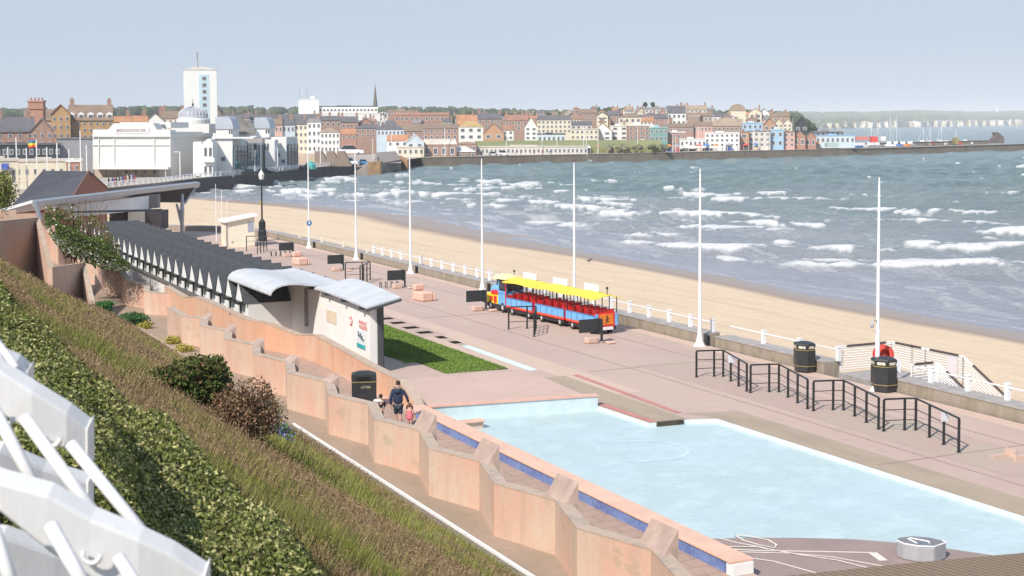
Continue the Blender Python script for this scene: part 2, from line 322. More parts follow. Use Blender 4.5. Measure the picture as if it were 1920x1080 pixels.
# lawn
LG = mat('lawn_soil', (.05, .09, .015), .95, .3, 2)
lw = MB(); lw.prism(LAWN, 0, .03); o = lw.build('lawn', LG); o['kind'] = 'structure'
GCOL = new_mat('grass_blades'); nt = GCOL[1]; at = nt.nodes.new('ShaderNodeAttribute'); at.attribute_name = 'col'; nt.links.new(at.outputs[0], GCOL[2].inputs['Base Color']); GCOL[2].inputs['Roughness'].default_value = .75
GCOL[2].inputs['Specular IOR Level'].default_value = .2
GCOL = GCOL[0]
def blades(name, P, hgt, wid, cols, lean=.35, label=None, cat=None):
    n = len(P); a = rng.random(n)*2*np.pi; d = np.stack([np.cos(a), np.sin(a), np.zeros(n)], 1); hgt = np.broadcast_to(hgt, (n,))[:, None]
    b2 = rng.random(n)*2*np.pi; L = np.stack([np.cos(b2), np.sin(b2), np.zeros(n)], 1)*rng.random((n, 1))*lean*hgt
    L[:, 0] += hgt[:, 0]*.12
    wd = np.broadcast_to(wid, (n,))[:, None]
    v = np.stack([P-d*wd/2, P+d*wd/2, P+L+np.array([0, 0, 1])*hgt], 1).reshape(-1, 3)
    c = np.repeat(cols, 3, 0); o = npmesh(name, v, np.arange(3*n).reshape(-1, 3), GCOL, 3, cols=c)
    tag(o, label, cat, kind='stuff'); return o
n = 26000
px_ = rng.uniform(24.6, 28.4, n); py_ = rng.uniform(59.8, 90, n); ok = ~((px_ < 25.3) & (py_ < 63.3))
py_ = py_; px_ = px_[ok]; py_ = py_[ok]; n = len(px_)
base = np.array([.17, .26, .045]); v_ = .75+.5*fbm(px_*1.5, py_*1.5)[:, None]+rng.uniform(-.15, .2, (n, 1))
blades('lawn_grass', np.stack([px_, py_, np.full(n, .03)], 1), .07, .05, base*v_, label='short mown green lawn grass', cat='grass')

# ------------------------------------------------------------------ beach
TW = [(20, 80), (92, 80.2), (128, 82.6), (169, 84), (200, 87), (232, 90), (266, 86), (301, 77), (336, 62), (400, 30), (520, -40)]   # waterline: y -> x
wl = lambda y: np.interp(y, [a for a, b in TW], [b for a, b in TW])
x0 = lambda y: np.interp(y, [a[1] for a in SEAL], [a[0] for a in SEAL])
nv, nu = 140, 60; yy = np.linspace(-40, 420, nv); uu = np.linspace(0, 1.35, nu); Y, Uu = np.meshgrid(yy, uu, indexing='ij')
xs = np.minimum(x0(Y), 41)-2; X = xs+(wl(Y)-xs)*Uu
Z = -2.1-2.35*np.clip(Uu, 0, 2)**1.15+.06*(fbm(X*.2, Y*.05)-.5)*(Uu < .9)
SAND, snt, sb = new_mat('beach_sand')
at = snt.nodes.new('ShaderNodeAttribute'); at.attribute_name = 'wet'
n1 = noise(snt, .35, 5, st=(1, .12, 1)); r1 = ramp(snt, n1.outputs[0], [(.35, (.60, .45, .30)), (.5, (.68, .52, .355)), (.68, (.63, .475, .315))])
n2 = noise(snt, 1.2, 6, st=(1, .07, 1)); r2 = ramp(snt, n2.outputs[0], [(.45, 0), (.7, .45)]); c1 = mixc(snt, r2.outputs[0], r1.outputs[0], (.74, .59, .42))
n3 = noise(snt, 2.2, 6, st=(1, .5, 1)); r3 = ramp(snt, n3.outputs[0], [(.55, 0), (.68, .4)]); c2 = mixc(snt, r3.outputs[0], c1, (.45, .31, .19))
rw = ramp(snt, at.outputs['Fac'], [(.35, 0), (.8, 1)]); c3 = mixc(snt, rw.outputs[0], c2, (.34, .25, .19)); snt.links.new(c3, sb.inputs['Base Color'])
rr = ramp(snt, at.outputs['Fac'], [(.6, .9), (1, .35)]); snt.links.new(rr.outputs[0], sb.inputs['Roughness']); bump(snt, sb, n3.outputs[0], .4, .06)
wet = sstep(.80, .95, Uu+.06*(fbm(Y*.05, X*.05)-.5))
npmesh('beach_sand', np.stack([X, Y, Z], -1).reshape(-1, 3), gridf(nv, nu), SAND, smooth=True, attrs={'wet': wet})['kind'] = 'structure'

# ------------------------------------------------------------------ sea (polar grid from the camera's foot: real swell, foam by wave crest)
na, nd = 860, 620
an = np.linspace(-.42, .46, na); inv = np.linspace(1/78., 1/9000., nd); Dd = 1/inv
A, Q = np.meshgrid(np.tan(an), Dd, indexing='ij'); lat = A*Q
Xw = FWD.x*Q+RGT.x*lat; Yw = FWD.y*Q+RGT.y*lat
sh = Xw-wl(Yw)          # metres out from the waterline
off = np.clip(sh, 0, 400)
z = np.zeros_like(Xw)
def wave(dirdeg, lam, amp, ph, steep=1.6):
    a = D2R(dirdeg); k = 2*np.pi/lam; p = (Xw*math.cos(a)+Yw*math.sin(a))*k+ph+2.2*fbm(Xw*.02+ph, Yw*.02)+1.5*fbm(Xw*.09+ph, Yw*.09)
    return amp*((.5+.5*np.sin(p))**steep*2-.8)
bendy = 60-28*np.exp(-off/35.)
z += wave(34, 13, .50, 0)+wave(44, 8.5, .22, 2)+wave(24, 5.6, .12, 5)+wave(58, 4.1, .08, 1)+wave(40, 24, .22, 3)
z += .25*(fbm(Xw*.35, Yw*.25)-.5)+.12*(fbm(Xw*1.1, Yw*.9)-.5)
fade = np.clip(off/22., .06, 1)*np.clip(900/Q, .25, 1)
dd = Xw*math.cos(D2R(36))+Yw*math.sin(D2R(36)); cc = -Xw*math.sin(D2R(36))+Yw*math.cos(D2R(36)); d2 = np.clip(sh, -50, 500)
dw = dd+5*fbm(cc*.06, dd*.03)
patch = fbm(cc*.09+4, dw*.26, 3); brk = fbm(cc*.30+9, dw*.55+3, 3)
surf = sstep(5, 14, sh)*(1-sstep(60, 150, sh)); zr = (z-z.min())/(z.max()-z.min()); gy = np.gradient(z, axis=1)
crest = sstep(.50, .66, zr)
dens = .20*surf-.012*sstep(120, 240, sh); dens = dens+.05*((Yw > 230) & (sh < 120))
foam = sstep(.0, .07, patch+.34*(zr-.5)-(.735-dens))*sstep(.36, .56, brk+.30*(zr-.45))*(.35+.65*crest)*1.2
thin = sstep(.47, .60, fbm(cc*.09+3, d2*.55+2.5*fbm(cc*.05, d2*.1)+7, 4))*np.clip(sstep(1.5, 5, sh)*(1-sstep(60, 150, sh))*1.2, 0, 1)*(.34+.12*(Yw > 190))*np.exp(-off/80)
swash = np.exp(-((sh-1.0-2.5*fbm(Yw*.08, Yw*.02))/.6)**2)*.32+np.exp(-((sh-9-9*fbm(Yw*.045, Yw*.01+5))/1.1)**2)*.36*sstep(.35, .55, brk)
foam = np.clip(np.maximum(foam, np.maximum(thin, swash)), 0, 1)*(Q < 1300)
Z = -4.5+z*fade+.35*np.clip(foam-.4, 0, 1)*(off > 10)
SEA, ent, eb = new_mat('sea_water')
af = ent.nodes.new('ShaderNodeAttribute'); af.attribute_name = 'foam'; asx = ent.nodes.new('ShaderNodeAttribute'); asx.attribute_name = 'silt_sky'
nz = noise(ent, .05, 6, st=(.35, 1, 1)); rz = ramp(ent, nz.outputs[0], [(.35, (.115, .18, .18)), (.55, (.17, .235, .22)), (.7, (.155, .185, .18))])
csilt_sky = mixc(ent, asx.outputs['Fac'], rz.outputs[0], (.36, .36, .40))  # silty shallows tinted blue-grey: the sky's reflection is put into the colour
nf = noise(ent, 1.1, 8, st=(1, .6, 1), rough=.8); mth = ent.nodes.new('ShaderNodeMath'); mth.operation = 'MULTIPLY_ADD'; mth.inputs[1].default_value = 1.2; ent.links.new(af.outputs['Fac'], mth.inputs[0])
m2 = ent.nodes.new('ShaderNodeMath'); m2.operation = 'SUBTRACT'; ent.links.new(nf.outputs[0], m2.inputs[0]); m2.inputs[1].default_value = .60; ent.links.new(m2.outputs[0], mth.inputs[2])
rf = ramp(ent, mth.outputs[0], [(.10, 0), (.85, 1)]); ent.links.new(mixc(ent, rf.outputs[0], csilt_sky, (.74, .74, .73)), eb.inputs['Base Color'])
rr = ramp(ent, rf.outputs[0], [(0, .22), (1, .8)]); ent.links.new(rr.outputs[0], eb.inputs['Roughness']); eb.inputs['IOR'].default_value = 1.33
nb = noise(ent, .9, 7, st=(.8, 1, 1), rough=.7); bump(ent, eb, nb.outputs[0], 1.0, .8)
silt_sky = np.clip(np.exp(-off/60)*.95+.55*(fbm(Xw*.012, Yw*.012)-.45)*(off < 220), 0, 1)
npmesh('sea', np.stack([Xw, Yw, Z], -1).reshape(-1, 3), gridf(na, nd)[:, ::-1], SEA, smooth=True, attrs={'foam': foam, 'silt_sky': silt_sky})['kind'] = 'structure'

ring = [G(1195+95*math.cos(a), 846+19*math.sin(a), -.154) for a in np.linspace(-2.2, 1.9, 40)]
b = MB(); L = []
for i, p in enumerate(ring):
    d = (ring[min(i+1, 39)]-ring[max(i-1, 0)]).normalized(); n_ = Vector((-d.y, d.x, 0))*.09; zz = -.154; L += [(p.x+n_.x, p.y+n_.y, zz), (p.x-n_.x, p.y-n_.y, zz)]
b.add(L, [(2*i, 2*i+1, 2*i+3, 2*i+2) for i in range(39)]); b.build('faded_ring', mat('faded_ring_paint', (.52, .64, .68), .6, .18, 3))['kind'] = 'structure'
# ------------------------------------------------------------------ sea wall, railing on it
def offset(pts, d):
    out = []
    for i, p in enumerate(pts):
        a = Vector(pts[max(i-1, 0)]); c = Vector(pts[min(i+1, len(pts)-1)]); t = (c-a).normalized(); out.append((p[0]+t.y*d, p[1]-t.x*d))
    return out
def wallstrip(b, pts, t, z0, z1, mi=0):
    o = offset(pts, t)
    for i in range(len(pts)-1):
        q = [pts[i], pts[i+1], o[i+1], o[i]]; q = q[::-1]
        b.hexa([(*p, z0) for p in q], [(*p, z1) for p in q], mi)
def walk(pts, step, start=0):
    out = []; acc = -start; 
    for a, c in zip(pts, pts[1:]):
        a = Vector(a); c = Vector(c); L = (c-a).length; d = (c-a)/L
        while acc+0 <= L: 
            if acc >= 0: out.append((a+d*acc, math.atan2(d.y, d.x)))
            acc += step
        acc -= L
    return out
SW_A = [(40.7, -30), (40.7, 47.2)]; SW_B = [(40.7, 52.0), (40.7, 60.9)]; SW_C = [(40.7, 61.9), (40.7, 128), (40.4, 140), (39.9, 147), (37.1, 153), (32.1, 158), (24, 166), (10, 185)]
for pts, lb in ((SW_A, 'low concrete sea wall at the right, below the sloping steps handrail'), (SW_B, 'short piece of concrete sea wall beside the left of the two bins by the steps'), (SW_C, 'long low concrete sea wall running away past the train towards the white kiosk')):
    t = thing('sea_wall', lb, 'sea wall', (*pts[0], 0))
    b = MB(); wallstrip(b, pts, .95, -4, .50); b.build('wall', SEAW, t)
    b = MB(); wallstrip(b, offset(pts, -.03), 1.02, .503, .56); b.build('coping', GREYC, t)
b = MB(); wallstrip(b, [(41.75, 60), (41.75, 110)], .7, -4, -.9); wallstrip(b, [(41.8, 110.2), (42.6, 118), (42.7, 135), (41.9, 147), (38.5, 155), (33, 160.5), (24, 169)], 1.2, -4, -.25)
tag(b.build('beach_revetment', SEAW), 'stepped lower concrete wall on the beach side of the sea wall', 'retaining wall')
# white sea railing (posts are parts)
PB = MB(); PB.box(-.09, .09, -.09, .09, 0, .62); PB.box(-.11, .11, -.11, .11, .62, .68)
def post_railing(pts, label, step=2.15, z=.56, off=.72, h=.5):
    o = offset(pts, off); t = thing('sea_railing', label, 'railing', (*o[0], z)); first = None
    for p, a in walk(o, step, .0):
        if first is None: first = PB.build('post', WPAINT); me = first.data; q = first
        else: q = bpy.data.objects.new('post', me); COL.objects.link(q)
        q.parent = t; q.location = (p.x-o[0][0], p.y-o[0][1], 0)
    b = MB(); b.tube([(*p, z+h) for p in o], .035, 6); b.build('rail', WPAINT, t); return t
post_railing([(40.7, 20), (40.7, 46.8)], 'white posts and tube rail on the sea wall right of the beach steps')
post_railing([(40.7, 51.9), (40.7, 60.6)], 'white rail with few posts between the left bin and the flagpole', 2.9)
post_railing([(40.7, 62.2), (40.7, 114)], 'long white post and rail fence on the sea wall behind the road train')
b = MB(); o = offset([(40.7, 114.8), (40.7, 128), (40.3, 138)], .5); b.tube([(*p, .95) for p in o], .03, 6)
for p, a in walk(o, 6.2): b.box(p.x-.1, p.x+.1, p.y-.1, p.y+.1, .5, 1.0)
tag(b.build('sea_railing', CREAM), 'cream single rail with few posts on the wall beyond the far flagpoles', 'railing')
# flag poles with flared feet
def flagpole(x, y, lb, k=0):
    t = thing('flagpole', lb, 'flagpole', (x, y, 0), 0, 'white poles along the promenade')
    b = MB(); b.lathe([(.1, .5), (.1, 2.6), (.075, 2.7), (.07, 5.5), (.045, 8.7), (.03, 9.15)], (x, y, 0), 10); b.build('mast', WPAINT, t, smooth=False)
    b = MB(); b.lathe([(.34, 0), (.30, .04), (.2, .22), (.14, .5), (.101, .75)], (x, y, 0), 10); b.build('foot', WPAINT, t)
    b = MB(); b.box(x+.35, x+.5, y-.2, y-.05, 0, .55); b.build('socket_box', BLACK, t)
    return t
near = ['white flagpole with cameras beside the right of the two bins, nearest of its row', 'white flagpole standing at the gap in the wall, second nearest of its row',
        'white flagpole rising behind the last train carriage', 'white flagpole rising beside the train engine', 'white flagpole left of the train, fourth farthest of its row', 'third farthest white flagpole, above the black board by the small railings', 'white flagpole with a blue disc sign at mid height']
PY_ = [47.7, 61.5, 75.2, 88.6, 102, 114.6, 127.8]
for y, lb in zip(PY_, near):
    t = flagpole(40.15, y, lb)
    if y == PY_[0]:
        b = MB(); b.tube([(40.15, y, 3.0), (39.8, y-.1, 3.1), (39.75, y-.1, 2.95)], .03, 6); b.blob((39.75, y-.1, 2.85), (.09, .09, .11))
        b.build('camera_head', mat('grey_camera_housing', (.4, .42, .45), .4), t)
    if y == PY_[-1]:
        b = MB(); b.tube([(40.15, y-.14, 2.35), (40.15, y-.1, 2.35)], .26, 14); b.build('sign_disc', flat('sign_blue', (.05, .2, .42)), t)
        b = MB(); b.box(40.08, 40.22, y-.16, y-.145, 2.25, 2.5); b.build('sign_mark', WPAINT, t)
# bins
def octbin(x, y, lb, s=1.0, text=False, w=.62, rot=.35, wide=1.0):
    t = thing('litter_bin', lb, 'litter bin', (x, y, 0), 0, 'black litter bins')
    n = 6; prof = lambda zs, r: [(r*s, z*s) for z in zs]
    def ring(zs, rs, nm, m, par=t):
        b = MB(); b.lathe([(r, z) for z, r in zip(zs, rs)], (0, 0, 0), n, rot=rot); b.v = [(x+a*wide*s, y+c*s, d*s) for a, c, d in b.v]; return b.build(nm, m, par)
    body = ring([.0, .28, .3, .98], [.5, .5, .54, .54], 'body', BLACKP)
    ring([.285, .315], [.555, .555], 'gold_band', YEL); ring([1.0, 1.03], [.555, .555], 'gold_band', YEL)
    ring([1.03, 1.06, 1.24, 1.3, 1.36], [.5, .5, .55, .5, .2], 'hood', BLACKP)
    slot = new = mat('bin_opening_sticker', (.55, .5, .42), .6, .5, 9) if not text else mat('bin_slot', (.004, .004, .004), .9)
    for k in range(n):
        a = rot+math.pi*(2*k+1)/n; ap = .525*math.cos(math.pi/n)
        q = MB(); q.box(-.17, .17, -.012, .012, 1.08, 1.19, rot=a-math.pi/2); q.v = [(x+(vx+math.cos(a)*(ap+.005))*wide*s, y+(vy+math.sin(a)*(ap+.005))*s, vz*s) for vx, vy, vz in q.v]
        q.build('opening', slot, t)
    if text:
        k = [k for k in range(n)]; a = -math.pi/2-.06
    return t
def txt(s, size, p, rz, m, name, parent, rx=math.pi/2, align='CENTER', ext=.004, sx=1):
    c = bpy.data.curves.new(name, 'FONT'); c.body = s; c.size = size; c.align_x = align; c.align_y = 'CENTER'; c.extrude = ext; c.resolution_u = 2
    o = bpy.data.objects.new(name, c); COL.objects.link(o); dg = bpy.context.evaluated_depsgraph_get()
    me = bpy.data.meshes.new_from_object(o.evaluated_get(dg)); bpy.data.objects.remove(o); me.materials.clear(); me.materials.append(m)
    o = bpy.data.objects.new(name, me); COL.objects.link(o)
    M = Matrix.Translation(p) @ Matrix.Rotation(rz, 4, 'Z') @ Matrix.Rotation(rx, 4, 'X') @ Matrix.Diagonal((sx, 1, 1, 1))
    me.transform(wmat(parent).inverted() @ M if parent else M); o.parent = parent; return o
p = G(1517, 699); octbin(p.x, p.y+.35, 'black hexagonal litter bin on the sea wall end, left of the two by the steps', 1.04, rot=.07, wide=.86)
p = G(1667, 736); octbin(p.x, p.y+.35, 'black hexagonal litter bin in front of the red lifebuoy', 1.1, rot=.07, wide=.9)
p = G(683, 762); bx, by = p.x, p.y
bt = thing('litter_bin', 'large square black litter bin by the people beside the orange ramp wall', 'litter bin', (bx, by, 0), YAW+.12, 'black litter bins')
def bb(nm, m, *a, bev=0.0):
    b = MB(); b.box(*a); b.v = [tuple(wmat(bt) @ Vector(v)) for v in b.v]; return b.build(nm, m, bt, bev)
bb('body', BLACKP, -.5, .5, -.32, .32, .12, 1.04, bev=.03); bb('base', BLACKP, -.46, .46, -.28, .28, 0, .12)
bb('gold_band', YEL, -.515, .515, -.335, .335, .16, .19); bb('gold_band', YEL, -.515, .515, -.335, .335, 1.04, 1.075)
b = MB(); b.hexa([(-.5, -.32, 1.075), (.5, -.32, 1.075), (.5, .32, 1.075), (-.5, .32, 1.075)], [(-.5, -.30, 1.36), (.5, -.30, 1.36), (.5, .32, 1.36), (-.5, .32, 1.36)])
b.hexa([(-.5, -.30, 1.36), (.5, -.30, 1.36), (.5, .32, 1.36), (-.5, .32, 1.36)], [(-.2, -.1, 1.47), (.2, -.1, 1.47), (.2, .1, 1.47), (-.2, .1, 1.47)]); b.v = [tuple(wmat(bt) @ Vector(v)) for v in b.v]; b.build('hood', BLACKP, bt, .01)
BS = mat('bin_slot', (.004, .004, .004), .9); bb('opening', BS, -.3, .26, -.345, -.3, 1.12, 1.27); bb('opening', BS, -.51, -.49, -.2, .2, 1.12, 1.27)
p = wmat(bt) @ Vector((.07, -.326, .84)); txt('LITTER', .13, p, bt.rotation_euler.z, flat('gold_letters', (.55, .5, .3)), 'lettering', bt)

# black pedestrian railings : L shaped modules
def rail_L(x, y, lb, n_long=4, L=3.7, Wd=1.05, grp='black L-shaped railings beside the pool', h=1.2, sign=None, tri=True, flip=1):
    t = thing('railing', lb, 'railing', (x, y, 0), 0, grp)
    # short leg: from (x,y) to (x+Wd, y), long leg back to (x, y-L)
    pts = [(x, y), (x+Wd*.78, y-.2), (x+Wd*1.12, y-.1)]
    end = (x+.05, y-L-.1)
    b = MB(); b.tube([(pts[0][0], y, h), (pts[1][0], pts[1][1], h), (pts[2][0], y-.4, h), (end[0], end[1], h)], .038, 6); b.build('handrail', BLACK, t)
    for zz in (h*.66, h*.33):
        b = MB(); b.tube([(pts[0][0], y, zz), (pts[1][0], pts[1][1], zz), (pts[2][0], y-.4, zz), (end[0], end[1], zz)], .018, 5); b.build('rail', BLACK, t)
    ps = [pts[0], pts[1]] + [((pts[2][0])+(end[0]-pts[2][0])*k/(n_long-1), (y-.4)+(end[1]-(y-.4))*k/(n_long-1)) for k in range(n_long)]
    for (a, c) in ps:
        b = MB(); b.box(a-.035, a+.035, c-.035, c+.035, 0, h-.02); b.box(a-.08, a+.08, c-.08, c+.08, 0, .012); b.build('post', BLACK, t)
    if sign is not None:
        a, c = ps[2+sign]; b = MB(); b.box(a-.16, a+.16, c-.06, c-.04, h-.35, h-.02); b.build('notice', flat('white_notice', (.7, .7, .72)), t)
    return t
ords = ['with a small white notice, farthest of four near the pool', 'black, second farthest of four near the pool', 'black, second nearest of the four near the pool', 'with a small white notice, nearest of four to the camera']
for k, (y, o) in enumerate(zip((53.95, 49.75, 45.45, 41.25), ords)):
    rail_L(35.05, y, 'railing '+o, 4, 3.75, sign={0: 1, 3: 2}.get(k))
rail_L(34.0, 71.5, 'black railing with close uprights between the train and the camera', 4, 3.0, 1.35, 'black railings beside the stone seats', 1.25)
rail_L(34.0, 99.5, 'black railing between two stone seats, left of the train', 4, 3.0, 1.6, 'black railings beside the stone seats', 1.35)
rail_L(34.1, 127.5, 'black railing at the foot of the tall black lamp post', 4, 3.4, 1.6, 'black railings beside the stone seats', 1.35)
for (py, n) in ((90.5, 4), (118, 5)):   # bike stands
    t = thing('cycle_rack', 'small dark cycle rack beside the black railing %s' % ('between two stone seats' if py < 100 else 'under the lamp post'), 'cycle rack', (35, py+2, 0), 0)
    for k in range(n):
        b = MB(); x = 34.6+k*.42; b.tube([(x, py+3, 0), (x, py+3, .4), (x+.1, py+3.6, .4), (x+.1, py+3.6, 0)], .03, 5); b.build('hoop', BLACK, t)
# black wind-break boards on stone seats
STONE = mat('pink_granite', (.60, .41, .33), .8, .15, 2.5, bmp=.2)
BOARD = mat('black_board', (.028, .033, .034), .55, .2, 2)
bl = ['nearest, right of the railing by the train', 'directly left of the train engine', 'beside the middle railing', 'between two peach sofas, second farthest', 'farthest, just right of the black lamp post']
for y, l in zip((64.6, 79.2, 92.9, 106.2, 119.6), bl):
    x = 36.15; t = thing('windbreak', 'black board windbreak on pink stone blocks, '+l, 'windbreak', (x, y, 0), 0, 'black windbreak boards along the promenade')
    b = MB(); b.box(x-1.2, x-.02, y+.28, y+.37, .58, 1.27); b.build('board', BOARD, t)
    b = MB(); b.hexa([(x-.02, y+.20, .5), (x+.06, y+.20, .5), (x+.06, y+.6, .5), (x-.02, y+.6, .5)], [(x-.02, y+.20, 1.27), (x+.06, y+.20, 1.27), (x+.06, y+.6, 1.27), (x-.02, y+.6, 1.27)]); b.box(x-.02, x+.06, y+.05, y+.2, .1, 1.27); b.build('side_board', BOARD, t)
    b = MB(); b.box(x-.85, x-.15, y+.1, y+.5, .0, .33); b.build('seat_block', STONE, t, .06)
    b = MB(); b.box(x+.05, x+.55, y-.5, y-.15, 0, .14); b.build('stone_foot', STONE, t, .05)
# peach concrete sofas
SOFA = mat('peach_concrete', (.70, .44, .34), .8, .1, 2)
for y, l in ((86.2, 'larger peach concrete sofa left of the train'), (113.2, 'smaller far peach concrete sofa in front of a white flagpole')):
    x = 34.6; t = thing('stone_sofa', l, 'bench', (x, y, 0), .12, 'peach concrete sofas')
    M = wmat(t)
    def q(nm, bx_, bev):
        b = MB(); b.box(*bx_); b.v = [tuple(M @ Vector(v)) for v in b.v]; b.build(nm, SOFA, t, bev)
    q('seat', (-.42, .42, -1.0, .4, 0, .6), .08); q('backrest', (-.4, .4, .1, .4, .6, 1.05), .1); q('arm', (.44, .58, -1.0, .2, 0, .5), .05)
# tall black lamp post
p = G(492, 452); t = thing('lamp_post', 'tall ornate black lamp post beside the white kiosk', 'lamp post', p)
b = MB(); b.lathe([(.42, 0), (.42, 1.0), (.35, 1.1), (.35, 1.9), (.1, 2.2), (.1, 2.3)], p, 8); b.build('pedestal', BLACK, t)
b = MB(); b.lathe([(.09, 2.2), (.08, 5), (.06, 6.1)], p, 8); b.build('column', BLACK, t)
b = MB(); b.lathe([(.05, 6.1), (.22, 6.15), (.3, 6.6), (.16, 6.9), (.04, 7.05), (.02, 7.3)], p, 8); b.build('lantern', mat('lantern_glass', (.7, .7, .66), .3), t)
b = MB(); b.box(p.x-.2, p.x-.08, p.y-.05, p.y+.05, 3.7, 4.0); b.build('sign', flat('yellow_sign', (.6, .45, .05)), t)
# white kiosk with lean-to roof
k0, k1, k2 = G(425, 464), G(478, 462), G(410, 455)
t = thing('kiosk', 'cream white kiosk with a lean-to roof on the promenade', 'kiosk', k0); e1 = (k1-k0); e2 = Vector((-e1.y, e1.x, 0)).normalized()*2.6
a, c, d, e = k0, k1, k1+e2, k0+e2
b = MB(); b.hexa([a, c, d, e], [a+Vector((0, 0, 2.35)), c+Vector((0, 0, 2.85)), d+Vector((0, 0, 2.85)), e+Vector((0, 0, 2.35))]); b.build('wall', CREAM, t)
ov = (c-a).normalized()*.25; o2 = e2.normalized()*.3; zz = lambda h: Vector((0, 0, h))
b = MB(); b.hexa([a-ov-o2+zz(2.33), c+ov*1.2-o2+zz(2.9), d+ov*1.2+o2+zz(2.9), e-ov+o2+zz(2.33)], [a-ov-o2+zz(2.5), c+ov*1.2-o2+zz(3.02), d+ov*1.2+o2+zz(3.02), e-ov+o2+zz(2.5)]); b.build('roof', WHITE, t)
f1 = (c-a); nrm = Vector((f1.y, -f1.x, 0)).normalized()*.02
b = MB(); u0, u1 = a+f1*.76+nrm, a+f1*.97+nrm; b.hexa([u0+zz(1.4), u1+zz(1.4), u1-nrm+zz(1.4), u0-nrm+zz(1.4)], [u0+zz(2.35), u1+zz(2.35), u1-nrm+zz(2.35), u0-nrm+zz(2.35)]); b.build('window', mat('grey_shutter', (.35, .37, .45), .5), t)
b = MB(); u0, u1 = a-f1*.02-nrm*0, a+nrm*1.2; b.tube([a+nrm*1.5, a+nrm*1.5+zz(2.3)], .06, 5); b.tube([a+(f1*.2)+nrm+zz(.5), a+(f1*.2)+nrm*2+zz(.5)], .1, 6); b.build('downpipe', GREYC, t)
for i, (px0, py0, py1) in enumerate(((406, 345, 462), (417, 356, 458), (427, 374, 440))):
    p = G(px0, 452+i*2); hh = (452+i*2-py0)*p.length/F*.985
    b = MB(); b.lathe([(.05, 0), (.04, hh*.5), (.025, hh)], p, 6); o = b.build('flagstaff', WPAINT)
    tag(o, ['tallest and leftmost of the thin white staffs by the kiosk', 'middle thin white staff behind the kiosk', 'shortest thin white staff above the kiosk roof'][i], 'flagstaff', 'thin staffs by the kiosk')
# ------------------------------------------------------------------ beach steps with white handrails and lifebuoy
t = thing('beach_stairs', 'beach access steps with white barred handrails and dark grips, by the lifebuoy', 'steps', (42.5, 50, 0))
b = MB(); b.box(41.5, 44.6, 47.3, 52, -4, -.02); b.build('landing', GREYC, t)
b = MB()
for k in range(12): b.box(43.2, 44.6, 47.28-.42*(k+1), 47.27-.42*k, -4, -.02-.21*(k+1))
b.build('steps', GREYC, t)
def barpanel(nm, p0, p1, n=8, h=1.2, z0=0, z1=0, m=WPAINT):
    b = MB(); p0 = Vector((*p0, z0)); p1 = Vector((*p1, z1))
    for k in range(n): zz_ = Vector((0, 0, .12+(h-.2)*k/(n-1))); b.tube([p0+zz_, p1+zz_], .023, 4)
    b.tube([p0, p0+Vector((0, 0, h))], .035, 6); b.tube([p1, p1+Vector((0, 0, h))], .035, 6); b.build(nm, m, t)
    b = MB(); H_ = Vector((0, 0, h)); b.tube([p0+H_, p1+H_], .035, 6); b.build('top_rail', WPAINT, t)
    b = MB(); d = p1-p0; b.tube([p0+H_+d*.12, p1+H_-d*.12], .055, 6); b.build('grip', mat('brown_grip', (.09, .06, .05), .7), t)
q0, q1, q2, q3, q4 = [G(a, 700 if a < 1700 else 712) for a in (1583, 1640, 1693, 1730, 1770)]
barpanel('bar_panel', (41.6, 52), (44.6, 52), 10); barpanel('bar_panel', (44.6, 52), (44.6, 49.7), 10); barpanel('bar_panel', (44.6, 49.7), (44.6, 47.3), 10)
barpanel('bar_panel', (44.6, 47.3), (44.6, 42.4), 8, 1.2, 0, -2.6); barpanel('bar_panel', (43.1, 47.3), (43.1, 42.4), 8, 1.05, 0, -2.6); barpanel('bar_panel', (41.75, 47.4), (43.1, 47.4), 8, 1.05)
b = MB(); b.box(44.5, 44.52, 47.6, 48.2, .2, 1.1); b.build('warning_sign', flat('pale_sign', (.7, .62, .64)), t)
t = thing('lifebuoy', 'red lifebuoy housing on a white post behind the right bin', 'lifebuoy', (41.3, 48.6, 0))
b = MB(); 
for k in range(20):
    a0, a1 = 2*math.pi*k/20, 2*math.pi*(k+1)/20; c0 = Vector((math.cos(a0)*RGT.x, math.cos(a0)*RGT.y, math.sin(a0))); c1 = Vector((math.cos(a1)*RGT.x, math.cos(a1)*RGT.y, math.sin(a1)))
    b.tube([Vector((41.3, 48.6, 1.35))+c0*.3, Vector((41.3, 48.6, 1.35))+c1*.3], .12, 6)
b.build('ring', flat('buoy_red', (.75, .07, .04), .5), t, smooth=True)
b = MB(); c = Vector((41.3, 48.75, 1.35)); b.tube([c-FWD*.02, c+FWD*.06], .42, 16); b.build('backboard', flat('buoy_red_dark', (.6, .06, .04), .5), t)
for k in (-1, 1): b = MB(); c = Vector((41.3, 48.6, 1.12))+RGT*.16*k-FWD*.13; b.blob(c, (.07, .07, .09)); b.build('white_mark', WPAINT, t)
b = MB(); b.tube([(41.3, 48.7, .5), (41.3, 48.7, 1.0)], .05, 6); b.build('post', WPAINT, t)
b = MB(); c = Vector((41.5, 48.0, .62)); b.box(-.14, .14, -.04, .04, 0, .6, rot=YAW, o=tuple(c)); b.tube([(41.5, 48.05, .4), (41.5, 48.05, .7)], .03, 5); tag(b.build('notice_board', flat('white_blue_notice', (.66, .7, .74))), 'small white notice on a post right of the bin at the steps', 'sign')
